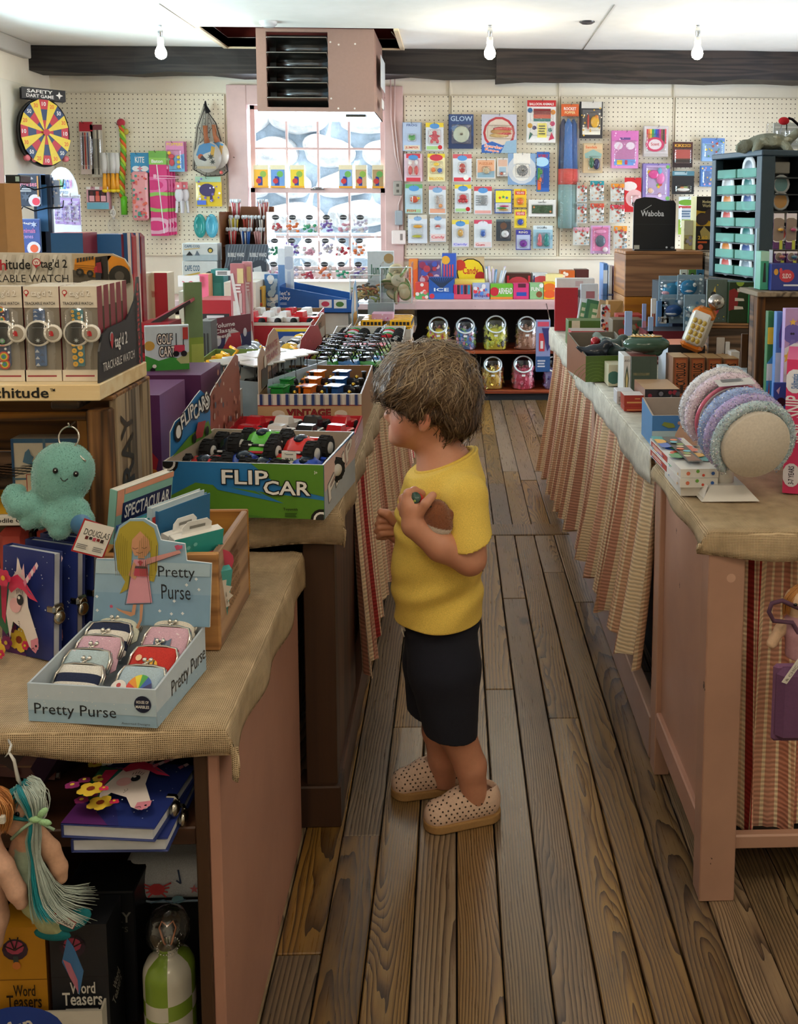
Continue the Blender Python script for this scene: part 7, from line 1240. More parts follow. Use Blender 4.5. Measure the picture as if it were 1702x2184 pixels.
 # novelty candy and toy packs, left block of the rear pegboard
PK='dfe4ea'
for a in((860,261,897,322,'pale blue pack with a green frog, top of the column by the window','b9cbe6','T FROG .2 .86 .8 .94 3a5a9a;R .05 .03 .95 .2 e8d8c0;T JUMPER .12 .06 .88 .16 c8503a',[(.5,.45,.2,.14,'g'),(.38,.52,.07,.07,'g'),(.62,.52,.07,.07,'g')],2),(908,262,946,321,'clear pack with a red monster figure under a yellow top',PK,'R 0 .84 1 1 efd23a;D .5 .88 .1 5a9ad8 1.8;R .05 .03 .7 .16 a8d08a;D .8 .12 .08 c8202c',[(.5,.48,.2,.22,'c82a4a'),(.5,.64,.13,.12,'c82a4a'),(.34,.33,.09,.12,'c82a4a'),(.66,.33,.09,.12,'c82a4a'),(.28,.52,.09,.06,'c82a4a'),(.72,.52,.09,.06,'c82a4a')]),(863,328,900,387,'pink edged pack with two red cones and white tips','e6c8d4','R .1 .84 .9 1 d8404f;D .5 .86 .1 5a9ad8 1.8;R .1 0 .9 .14 d8404f',[(.33,.4,.12,.26,'c8303c'),(.67,.4,.12,.26,'c8303c'),(.33,.68,.1,.14,'w'),(.67,.68,.1,.14,'w')],2),(912,328,949,387,'yellow pack of three coloured balls','eee3b0','R 0 .86 1 1 efd23a;D .5 .86 .12 d8404f 2;T BALLOON .1 .05 .9 .16 efc02a',[(.5,.62,.17,.1,'y'),(.33,.42,.14,.14,'o'),(.7,.4,.14,.14,'b')]),(966,329,1006,388,'clear pack with a red drink can and pink top',PK,'R 0 .85 1 1 d8606a;D .5 .86 .1 5a9ad8 1.8;R .05 .02 .95 .16 d8404f;D .7 .16 .1 w',[(.5,.5,.17,.26,'b3242c'),(.5,.5,.175,.06,'e8d8d8')]),(865,393,901,455,'blue green pack with an orange clown fish','b9d0dc','R 0 .86 1 1 6fae6a;D .5 .86 .1 5a9ad8 1.8;R .05 .03 .9 .14 a8c89a;T FISH .1 .05 .6 .13 c8303c',[(.52,.48,.24,.2,'d8502c'),(.42,.48,.06,.2,'w'),(.76,.52,.1,.08,'y')],1),(915,397,951,457,'clear pack with a small brown jug and pink band',PK,'R 0 .87 1 1 d8909a;D .5 .86 .1 8ab0d8 1.8;R .05 .05 .95 .2 e8a88a',[(.5,.5,.12,.26,'b8a8a0'),(.68,.3,.12,.12,'e89a5a')]),(970,394,1005,453,'clear pack with a red octopus figure',PK,'R 0 .86 1 1 efd23a;D .5 .86 .1 5a9ad8 1.8;R .05 .03 .7 .14 a8d08a;D .8 .12 .08 c8202c',[(.5,.55,.22,.17,'c8203c'),(.3,.42,.1,.12,'c8203c'),(.7,.42,.1,.12,'c8203c'),(.5,.4,.14,.1,'c8203c')]),(1011,398,1049,457,'clear pack with a silver cobweb and red top',PK,'R 0 .84 1 1 d8505a;D .5 .86 .1 5a9ad8 1.8;R .05 .03 .95 .14 e8a8a0;F .1 .3 .9 .7 5 9aa0a4',[(.5,.5,.22,.22,'8d9296')]),(871,459,911,519,'pale pack with a yellow submarine above a banana','d9dfe8','R 0 .87 1 1 dcd4c4;D .5 .88 .08 8ab0d8 1.8',[(.5,.6,.24,.09,'e8a82a'),(.46,.25,.26,.07,'c8c83a'),(.5,.33,.22,.05,'e6e2da')],1),(917,459,951,516,'clear pack with a small red and white truck and pink words',PK,'R 0 .88 1 1 b8b0a8;D .5 .88 .08 8ab0d8 1.8;R .04 .03 .96 .3 e8d0cc;T Candy .1 .1 .9 .24 d8404f',[(.5,.58,.16,.1,'c8504a'),(.5,.54,.12,.06,'w')]),(964,469,1000,527,'yellow topped pack with a small tan bottle','dcdde0','R 0 .84 1 1 efd85a;D .5 .86 .1 5a9ad8 1.8;R .05 .03 .95 .16 d8d0e8;T Candy .1 .05 .9 .14 5a6ad8',[(.5,.52,.17,.22,'d8a85a'),(.5,.56,.12,.1,'efe3c0')]),(1011,469,1049,528,'clear pack with a blue cup and red lettering',PK,'R 0 .86 1 1 d8506a;D .5 .86 .1 e6e6f0 1.8;R .05 .03 .95 .2 e8d0d0;T Gum .1 .06 .6 .15 c8303c',[(.5,.5,.13,.16,'2a5fb8'),(.5,.6,.13,.05,'6a9ae0')]),(1055,404,1092,455,'yellow and blue pack of looped straws','3a5fae','R .05 .45 .95 .95 efe33a;S .3 .65 .08 c8503a;S .5 .68 .08 3a9a4a;S .7 .65 .08 3a6ac8;R .05 .05 .95 .42 e6e6ea',[(.4,.22,.3,.05,'3a9a4a'),(.55,.3,.28,.05,'c8306a'),(.5,.15,.3,.05,'d8a03a')]),(1096,403,1123,442,'small yellow pack with an orange yo-yo','efc02a','R .1 .68 .9 .88 d8503a;T YO-YO .2 .72 .8 .84 w',[(.5,.32,.25,.25,'e8702a')]),(1097,447,1123,486,'small yellow pack with a blue yo-yo','efd23a','R .1 .68 .9 .88 d8605a;T YO-YO .2 .72 .8 .84 w',[(.5,.32,.25,.25,'2a4fb8')]),(1058,468,1090,514,'dark pack with a red and white compass','3a4048','D .5 .7 .16 6a4a3a;R 0 .9 1 1 5a6a70',[(.6,.33,.26,.24,'e8e6e6'),(.6,.33,.12,.12,'c8303c')]),(1100,490,1132,533,'navy pack with a violet ring','3f3f9a','R .05 .05 .95 .75 b8c0dc;T RING .2 .82 .8 .93 e8e0d0',[(.5,.32,.26,.24,'7a2a9a'),(.5,.32,.12,.12,'d8c0e0')]),(1137,481,1179,530,'pale teal pack with a pink bone and a teal bone','9fc4d4','R 0 .82 1 1 d8e4ea;T DIGGERS .2 .86 .7 .94 2a4a5a;P 0 .5 .3 .62 .6 .5 1 .6 1 .4 0 .3 7fb0c8',[(.33,.4,.11,.3,'d8707a'),(.33,.2,.14,.12,'d8707a'),(.68,.42,.12,.28,'2a8f8c'),(.68,.2,.15,.13,'2a8f8c')]),(1016,339,1057,381,'square tan pack with a brass whistle','dcd8d4','R .06 .06 .94 .94 e8b08a;P .06 .06 .94 .06 .94 .4 .06 .3 8fb0c0;T PUZZLER .15 .7 .85 .82 c8703a',[(.52,.42,.18,.18,'b8a888')]),(1060,337,1084,376,'small pale pack of dice beside the square tan pack','d8d2cc','R .1 .55 .9 .9 d8b09a;R .2 .2 .8 .5 9fb8c8',[(.4,.15,.15,.12,'c8503a'),(.65,.15,.12,.12,'w')]),(958,244,1010,317,'navy glow-in-the-dark pack with a pale round moon toy','24467c','P 0 0 1 0 1 .35 .6 .6 .3 .4 0 .55 1c3560;P .05 .6 .4 .75 .2 .5 4a7ab0;P .6 .5 .95 .7 .9 .45 16294c;T GLOW .06 .8 .95 .95 a8c4e0',[(.5,.42,.34,.34,'b9c4b0'),(.5,.42,.2,.22,'d8dcb8')],1,),(1027,244,1102,326,'rounded pack with a red skipping rope in a round window','c4c6d6','D .5 .52 .42 b8303c;D .5 .52 .36 d8c8b8;P 0 0 1 0 1 .3 .6 .2 .3 .3 0 .2 2a5fae;T 5yarder .08 .1 .6 .2 e8602a -8 w;T Rope .1 .02 .5 .1 e8602a -8 w;P .55 0 1 0 1 .35 .7 .3 8fb0c8',[(.55,.55,.3,.08,'b8803a'),(.6,.62,.28,.06,'c8303c'),(.5,.45,.28,.06,'c8a05a'),(.62,.5,.24,.05,'c8303c')]),(1083,327,1143,394,'round white and blue magnifier pack','7f9fc4','D .5 .48 .46 c8ccd2;R .2 .65 .8 1 e8e2d8;D .5 .42 .3 e6e2da',[(.52,.45,.2,.2,'6a6e72'),(.52,.45,.12,.12,'b0b8bc')]),(1144,324,1172,409,'tall blue pack with a long green and orange figure','2f62b4','R .08 .03 .3 .6 3a9a3a;R .08 .05 .35 .3 d8602a;T WOBBLY .1 .86 .9 .94 c8303c;D .4 .75 .12 a8d0e8 1.5;R .4 .1 .95 .6 24509c',[(.35,.5,.12,.2,'3a8f3a'),(.3,.3,.12,.2,'d8602a')]),(1127,426,1186,462,'white box with a pixel style banknote and red hang tab','e8e6e2','R .12 .18 .88 .68 1f3a24;R .15 .22 .85 .64 3a5a40;D .5 .43 .18 2a4a30;D .2 .55 .06 d8804a;D .8 .3 .06 d8804a;T CASH_ONLY .35 .8 .65 .88 2a2a2c',(),0),(1124,214,1186,304,'red topped Balloon Animals pack with balloons in its window','e8e6e4','R 0 .85 1 1 c8242c;T BALLOON_ANIMALS .08 .88 .92 .94 w;R .22 .5 .82 .8 8a2a30;R .22 .56 .82 .66 c8503a;R .22 .5 .82 .57 2a7a7a;D .1 .76 .06 2a6a9a;D .9 .72 .06 d88a3a;D .88 .45 .06 c8406a;D .1 .4 .06 d8a03a;R .36 .12 .68 .46 efe06a;F .4 .18 .64 .42 4 5a5a3a;P .05 .05 .2 .2 .1 .25 2a6a5a;P .75 .05 .95 .1 .85 .25 c83a5a;D .25 .35 .05 2a2a6a;D .8 .3 .05 2a7a7a',(),1),(1237,217,1286,295,'black and white pack with a yellow corn toy and red pencil','2a2a30','R .05 .82 .95 1 d8d4cc;R .1 .12 .9 .78 5a5a5e;R .1 .1 .9 .3 e6e0d0;C 20 .03 efe6d0 d8a83a',[(.65,.45,.2,.26,'e8b02a'),(.35,.45,.05,.34,'c8402c'),(.72,.58,.1,.1,'e8902a')],1),(1244,306,1286,369,'tan pack with green and navy sandals','c9b08a','R .05 .8 .95 .95 d8b890;T Sandals .1 .83 .7 .92 d8602a;P .05 .65 .5 .8 .95 .65 .9 .5 .1 .5 8fb0a8',[(.42,.35,.12,.28,'2a6a4a'),(.68,.3,.16,.28,'2a2a5a')],1,),(1304,279,1362,359,'pink unicorn craft pack with a blue edge','d88ac0','R 0 .72 1 1 d070b4;R .3 .76 .7 .82 6a4a8a;D .25 .6 .1 f0e0ec 1.2;D .7 .6 .1 f0e0ec 1.2;P .2 .55 .35 .7 .25 .45 f0c0d8;R .1 .08 .9 .24 6a9ad8;R .2 .1 .4 .22 efc02a;R .5 .1 .6 .22 c83a5a;C 12 .025 f0c0e0',(),2,),(1373,269,1426,334,'clear arched case of coloured markers with a red emblem','d0c8c8',';'.join('R %.2f .42 %.2f .9 %s'%(.1+i*.075,.16+i*.075,('c8303c','d8702c','efc02a','3a9a4a','2a8fa8','2a4fb8','6a3a9a','c83a8a','8a5a3a','3a3a3c','d8405a')[i])for i in range(11))+';D .45 .4 .24 d83a6a 1.3;D .45 .4 .17 efe0e4 1.3;T Scent .28 .36 .62 .46 c8303c;R 0 0 1 .1 b8b0ae',(),1),(1370,349,1429,431,'violet pack of pink doll accessories','8a7ab8','R .12 .06 .92 .95 b8a0c8;C 10 .06 6fae5a efc02a c8503a f0e0ec',[(.4,.72,.2,.16,'e0509a'),(.65,.62,.16,.22,'e878b4'),(.62,.8,.08,.14,'6fb0d0'),(.28,.3,.1,.1,'e8c0a0')],2),(1331,379,1368,452,'red rounded camera toy pack','c8242c','D .3 .75 .14 e6d8d4 1.6;D .6 .4 .26 e0b0b0;D .7 .25 .12 3a2a2a',[(.65,.35,.2,.2,'e8c0c8')]),(1434,303,1478,357,'dark brown bag with yellow lettering','4a2420','T KIKI .1 .8 .5 .92 e8b03a;T COCO .5 .8 .9 .92 e8b03a;R .1 .35 .9 .7 b8504a;R 0 0 1 .3 2a1a1c',(),0),(1433,365,1481,414,'black pack with a teal header and a pile of white darts','1f1f22','R 0 .8 1 1 4a7a8a;F .1 .84 .9 .96 2 c8d8dc',[(.5,.2,.3,.08,'e6e2da'),(.45,.28,.1,.05,'d88a5a'),(.6,.3,.12,.04,'9ab06a')]),(1497,295,1546,344,'light blue pack of small coloured toys by the dark tower','8fb4e0','R 0 .78 1 1 6a8fd0;C 24 .05 c8503a efd23a 4a9a5a e8e8f0',(),2),(1494,354,1532,398,'blue clustered packs beside the dark tower','5a86c8','C 22 .06 8fb8e8 d8a8b8 efc06a',(),2),(1446,420,1482,500,'white and green pack above the brown crates','dce4ec','R 0 0 1 .4 8fb03a;D .5 .85 .08 6a9a2a 3;R 0 .7 1 .76 c83a3a;F .2 .45 .8 .65 3 4a6a8a',(),0)):
 pack(*a[:5],*(a[5:6]),*(a[6:]))
for a in((1258,386,1288,428,'clear bag of small insects under a teal header','2a8f9a'),(1230,389,1252,431,'narrow clear bag of brown insects by the rocket tube','b8a890'),(1230,434,1251,476,'narrow clear bag of grey animals lower by the rocket tube','a8b0b4'),(1258,434,1288,472,'clear bag of small animals with a red header','c8503a'),(1302,392,1331,430,'small bag of toys with an orange yellow header','e8902a'),(1300,437,1332,475,'red and pink bag lettered TEA below the orange topped bag','c83a4a'),(1222,485,1257,523,'shiny pink mermaid bag on a dark edge','d8a0b4'),(1308,482,1337,532,'orange pack with a row of red lipsticks','e89a3a')):
 pack(*a[:5],'d2d2cc','R 0 .78 1 1 %s;C 26 .07 6a5a4a c8a080 8aa0a8 b8504a'%a[5],(),0,blister=False,bag=True)
pack(1259,481,1302,541,'pink toy phone on a lilac card','c8a0c8','R .1 .1 .9 .95 e080ac',[(.5,.45,.26,.3,'5a6a78'),(.5,.78,.3,.12,'e89ac0'),(.75,.15,.14,.14,'f0e0e4')])
# long rocket tubes
o=empty('rocket_tube','long clear tube of blue and red foam rockets with an orange header','toy pack',aY(1216,222,WY-.07));L=aY(1216,222,WY-.07).z-aY(1216,493,WY-.07).z
b=MB();b.rbox(-.062,0,-.085,.062,.003,0,'d8602a','print',.002);art(b.face((-.062,-.0003,-.085),(.124,0,0),(0,0,.085)),'T ROCKET .15 .5 .85 .75 w;T POPPER .2 .2 .8 .42 f0d8a0');b.build('header',o)
for x,c1,y in((-.01,'3f74b8',0),(.03,'2f5a94',.03),(-.042,'24406a',.035)):b=MB();b.tube([(x,y,-.1),(x,y,-.14),(x,y,-.35),(x,y,-.45)],[.006,.026,.03,.034],10,c1,'matte');b.tube([(x,y,-.45),(x,y,-.56)],.034,10,'d8504a','matte');b.tube([(x,y,-.56),(x,y,-L+.02)],.032,10,'8fb0b0','matte');b.build('foam_rocket',o)
b=MB();b.rbox(-.066,-.04,-L,.066,.05,-.08,'f0f4f6','clear',.02);b.build('clear_sleeve',o);hook(1216,226,lab='long tube of foam rockets')
# left block
dp='R .05 .0 .95 1 f0f0f0'
for k,(xx,yy,vv)in enumerate(((-2.65,6.56,283),(-2.672,6.6,284),(-2.695,6.64,284))):
 P=aY(120,vv,yy);r_=.172;o=empty('dart_board','round number dart board in a bag on the side wall, %s of three'%('nearest','middle','rearmost')[k],'dart board',(xx,yy,P.z),(0,0,math.radians(50)),'dart boards on the side wall');b=MB();b.T=Matrix.Rotation(PI/2,4,'X')@Matrix.Diagonal((1,1.28,1,1));b.lathe([(0,0),(r_,0),(r_,.012),(r_*.97,.013)],32,'k','print');b.T=Matrix.Identity(4);f=b.face((-r_,-.0135,-r_*1.28),(2*r_,0,0),(0,0,2.56*r_))
 for q in range(16):
  a0,a1=2*PI*(q-.5)/16,2*PI*(q+.5)/16
  for i,(ri,ro)in enumerate(((.0,.18),(.18,.34),(.34,.48))):f.poly([(.5+math.cos(t_)*rr_,.5+math.sin(t_)*rr_)for rr_,t_ in((ri,a0),(ro,a0),(ro,a1),(ri,a1))],('c8303c','efd23a','24406a','efd23a')[(q+i*2)%4])
  if k==0:f.k+=1;x,y=.5+.41*math.cos((a0+a1)/2),.5+.41*math.sin((a0+a1)/2);f.text(('10','30','50','20')[q%4],x-.04,y-.03,x+.04,y+.03,'e8602a' if q%2 else 'w')
 f.disc(.5,.5,.05,'c8303c');b.build('board',o);b=MB();b.rbox(-r_*.8,-.014,r_*1.2,r_*.9,-.011,r_*1.62,'1d1d20','print',.001);art(b.face((-r_*.8,-.0143,r_*1.2),(1.7*r_,0,0),(0,0,.42*r_)),'T SAFETY .12 .55 .7 .85 w;T DART_GAME .1 .15 .72 .45 w;S .85 .5 .35 w 4 .4');b.build('header',o);[(MB().ell((x*r_,-.02,-r_*(1.1-.2*abs(x))),(.02,.008,.02),'d8707a','gloss',8,6)).build('ball',o)for x in(-.7,-.45,.8)];b=MB();b.tube([(0,0,r_*1.55),(.0,.09,r_*1.55),(-.14,.2,r_*1.55)],.002,4,'8f8b84','metal');b.build('hanger_wire',o)
pack(173,260,197,372,'long clear pack of foil streamers, nearer the dart boards','c9b8b0','R 0 .82 1 1 b8303c;L .2 .1 .25 .8 .02 2a2a3c;L .4 .1 .4 .8 .025 c8402c;L .6 .1 .6 .8 .02 3a5a8a;L .8 .1 .8 .8 .02 e8e0d0',(),1,blister=True);pack(196,266,217,378,'long clear pack of silver streamers beside it','c0b8a8','R 0 .9 1 1 8a4a50;L .3 .05 .3 .9 .03 8f8a80;L .6 .05 .6 .9 .03 5a564e;L .8 .05 .8 .9 .02 e8e4dc',(),0,blister=True)
for k in range(4):
 u=221+9*k;P=aY(u,326,WY-.09+.02*(k%2));b=MB();b.tube([(0,0,0),(.004,0,-.08),(0,0,-.14)],[.02,.022,.018],6,'d8d6d2','fabric');b.tube([(0,0,-.13),(0,0,-.22),(0,0,-.25)],[.010,.017,.018],8,'e8a02a','gloss');b.ell((0,0,-.26),(.022,.022,.014),'efd02a','gloss',8,6);b.build('skipping_rope',label='bundled skipping rope with orange handles on the pegboard, %s from the snake'%('fourth','third','second','first')[k],cat='skipping rope',group='orange handled skipping ropes',loc=P)
hook(236,330,lab='orange handled skipping ropes')
P=aY(258,262,WY-.06);o=empty('snake_rope','long green, yellow and orange braided snake toy with a red head','toy snake',P);Ls=P.z-aY(258,460,WY-.06).z
for q,c in enumerate(('b8c83a','d8602a','6fae3a')):b=MB();b.tube([(.011*math.cos(t_*34+q*2.1)+.01*math.sin(t_*5),.011*math.sin(t_*34+q*2.1),-t_*Ls*.8)for t_ in np.linspace(.03,1,50)],.011,6,c,'matte');b.build('braid',o)
b=MB();b.ell((0,0,0),(.03,.025,.03),'b3283a','fur');b.ell((.03,0,-.06),(.022,.012,.022),'b8a83a','print',10,6);b.build('head',o);b=MB();b.tube([(.0,0,-Ls*.79),(0,0,-Ls*.99)],.022,12,'5fbf2a','gloss');b.build('handle',o);hook(258,268,lab='braided snake toy')
pack(279,326,317,368,'blue header lettered KITE over a pink patterned kite roll','2f8fc0','T KITE .25 .5 .75 .8 w;D .3 .2 .14 e8f0f4 1.5;D .75 .2 .14 e8f0f4 1.5;S .5 .2 .16 d88a9a 4',(),0,blister=False)
A,B=aY(285,470,WY-.07),aY(316,366,WY-.07);b=MB();b.rbox(A.x,WY-.1,A.z,B.x,WY-.05,B.z,'e8a0a4','print',.014);f=b.face((A.x,WY-.1003,A.z),(B.x-A.x,0,0),(0,0,B.z-A.z));art(f,'C 40 .035 c83a5a 4a9a8a e8705a');b.build('kite_roll',label='pink kite roll printed with small birds under the blue kite header',cat='kite');b=MB();b.rbox(B.x,WY-.07,A.z-.01,B.x+.035,WY-.035,B.z+.1,'2a2a48','print',.01);b.build('kite_roll',label='dark navy kite roll half hidden behind the pink one',cat='kite')
for k in range(4):pack(323+9*k,322+k,354+6*k,503-k,('pink and green spiral Twirling Baton pack, front of four','twirling baton pack, second, mostly hidden','twirling baton pack, third, only its edge showing','twirling baton pack, rearmost, only its edge showing')[k],'d8307c','R 0 .9 1 1 6fae4a;R 0 .84 1 .92 8fc85a;T Baton .15 .86 .8 .9 w;D .2 .6 .1 e86aa8 2;D .2 .6 .06 d8307c 2;D .6 .4 .12 8fc85a 2.4;D .6 .4 .08 d8307c 2.4;D .3 .12 .1 e8b0c8 2;D .3 .12 .06 d8307c 2;L .45 .84 .75 .03 .012 e8e6ea;V IT .6 .6 .85 .8 f0c0d8',(),0,blister=False,Y=WY-.09+.014*k,hk=k==0)
pack(355,302,392,366,'pink and blue pack of popper balls with a pig shooter','d88ab8','P 0 0 1 0 1 .6 0 .4 6fb0d8;T POPPERS .06 .86 .94 .96 efd23a;R .55 .1 .95 .55 5a8ac8',[(.3,.5,.17,.14,'d8354a'),(.32,.3,.15,.2,'d8354a'),(.7,.48,.1,.1,'y'),(.7,.32,.1,.1,'y'),(.7,.16,.1,.1,'y'),(.2,.62,.1,.1,'y')],2)
pack(419,377,472,440,'yellow and purple bag of paddle toys beneath the paddle bats','d8b83a','R 0 .82 1 1 9ab8a0;D .45 .55 .22 3a2a5a 1.2;R .55 .15 .65 .5 3a2a5a;R .05 .05 .4 .2 4a6ac8;C 14 .05 e8e0f0 6a5aa8',(),1,blister=False,bag=True)
o=empty('paddle_set','black net bag with two beach bats painted with palms and toucans','paddle set',aY(438,222,WY-.07));Z0=o.location.z;X0=o.location.x
def W_(u,v,y=WY-.07):p=aY(u,v,y);return(p.x-X0,p.y-WY+.07,p.z-Z0)
for u,v,rr_,yy in((462,330,.086,.0),(445,335,.094,-.024)):
 c0=W_(u,v);b=MB();b.T=Matrix.Translation((c0[0],yy,c0[2]))@Matrix.Rotation(PI/2,4,'X');b.lathe([(0,-.006),(rr_,-.006),(rr_,.006),(0,.006)],28,'e8e2d4','gloss',1.0,1.15);b.T=Matrix.Identity(4);f=b.face((c0[0]-rr_,yy-.0065,c0[2]-rr_*1.15),(2*rr_,0,0),(0,0,2.3*rr_));f.poly([(.08,.55),(.2,.85),(.5,.98),(.8,.86),(.7,.7),(.4,.6),(.2,.5)],'4a9ad0');f.poly([(.65,.85),(.78,.8),(.72,.5),(.6,.55)],'e8b03a')
 if yy<0:f.disc(.25,.5,.09,'d8602a');f.poly([(.3,.55),(.48,.4),(.4,.36),(.2,.42)],'1d2a3a');f.star(.62,.5,.12,'2a3a34',7,.4);f.star(.68,.34,.1,'2a3a34',7,.4);f.rect(.1,.12,.8,.2,'d8c49a')
 b.tube([(c0[0]+(.0 if yy<0 else .01),yy,c0[2]+rr_),(c0[0]-.01,yy,c0[2]+rr_+.05),(c0[0]-.012,yy,c0[2]+rr_+.12)],[.022,.014,.017],10,'c8703a','gloss');b.build('bat',o)
pts=[(438,224),(444,240),(460,262),(474,310),(486,365),(475,374),(440,376),(414,362),(416,320),(422,270),(433,240)];b=MB();P_=[W_(u,v)for u,v in pts];n=len(P_);b.add([(x,y-.05,z)for x,y,z in P_]+[(x,y+.03,z)for x,y,z in P_],[tuple(range(n))[::-1],tuple(range(n,2*n))]+[(i,(i+1)%n,n+(i+1)%n,n+i)for i in range(n)],'6a6e78','clear');b.build('net',o);b=MB();[b.tube([P_[i],P_[(i+1)%n]],.003,4,'17171a','fabric')for i in range(n)];[b.tube([P_[i],P_[j]],.0016,4,'17171a','fabric')for i,j in((0,4),(0,7),(2,8),(3,7),(9,4),(1,6),(0,6))];b.tube([W_(438,215),W_(438,226),W_(444,240)],[.004,.012,.02],6,'17171a','fabric');b.ell(W_(472,368,WY-.11),(.014,)*3,'d8605a','gloss',8,6);b.build('net_cord',o)
for k,(u,c)in enumerate(((427,'2a8f8c'),(452,'4a9fb8'))):s=SDF((-.07,-.03,-.12),(.07,.03,.12),.006);s.ell((0,0,.02),(.045,.018,.085),0).ell((0,-.02,.02),(.028,.02,.06),.005,op='s');s.mesh('dive_mask',c,'gloss',label=('teal swim goggles pack','blue swim goggles pack')[k]+' hanging under the yellow paddle bag',cat='goggles',loc=aY(u,488,WY-.06));hook(u,462,lab=('teal','blue')[k]+' swim goggles')
for k,u in enumerate((381,394)):
 b=MB();b.ell((0,0,-.09),(.03,.02,.05),'dcdae0','fabric',10,7);b.ell((0,-.004,-.03),(.02,.016,.026),'e6e4ea','fabric',10,7);[b.tube([(x,0,-.13),(x*1.3,-.004,-.2),(x*1.35,-.006,-.215)],[.011,.009,.012],6,'dcdae0','fabric')for x in(-.014,.014)];b.rbox(-.02,-.018,-.05,.024,-.014,0,'d8707a','print',.001);b.build('plush_figure',label=('white plush figure with a red tag hanging by the baton packs','second white plush figure, behind the tagged one')[k],cat='plush toy',loc=aY(u,388,WY-.09+.03*k))
hook(388,390,lab='two white plush figures')
A=aY(186,446,WY-.09);o=empty('lipstick_box','pink and blue window box of toy lipsticks','toy box',A);b=MB();b.box(0,0,0,.15,.06,.155,{'*':'d8a0ac','r':'c890a0'});art(b.face((0,-.0003,0),(.15,0,0),(0,0,.155)),'R 0 0 1 .3 6fb0c8;R .08 .32 .92 .85 2a2226;R .12 .35 .35 .6 e8a8b4;R .4 .35 .6 .6 d86a5a;R .65 .35 .88 .6 e8a8b4;R .16 .6 .3 .8 5a2a2c;R .43 .6 .57 .8 c8402c;R .69 .6 .84 .8 5a2a2c;R 0 .88 .2 1 w;R .4 .88 .6 1 w;R .8 .88 1 1 w');b.build('box',o);hook(206,400,lab='pink box of toy lipsticks')
b=MB();b.ell((0,0,0),(.045,.012,.06),'e8eaea','clear',14,8);b.tube([(.016*math.cos(a),-.006,.09+.026*math.sin(a))for a in np.linspace(0,2*PI,14)[:-1]],.006,6,'e8e4dc','gloss',True);b.tube([(0,0,.05),(0,0,.14)],.008,6,'e2e4e6','gloss');b.build('clear_rattle',label='clear plastic loop toy hanging low under the snake',cat='toy',loc=aY(243,482,WY-.05));hook(243,455,lab='clear plastic loop toy')
# boxes in front of the window
for k,(u0,u1)in enumerate(((541,572),(577,608),(619,649),(723,752),(758,782),(794,818))):blk('small_toy_box','%s on the window sash ledge, %s'%('yellow and blue box' if k<3 else 'blue and tan box',('first from the heater side','second from the heater side','third, greener than its mates','first after the gap','second after the gap','last, by the cables')[k]),'toy box',u0,352,u1,401,WY+.005,.03,mid+.0175,'e8dcb8','R .05 .05 .95 .8 %s;R .3 .1 .6 .5 2a3f8f;D .65 .6 .14 %s;R 0 0 1 .08 e8a02a;D .35 .3 .12 c83a3a'%(('efb43a','6f9ad0','e8c83a','8fb0d8','c8a87a','b8986a')[k],('8fb04a','6fae5a')[k%2]),group='small toy boxes on the sash ledge')
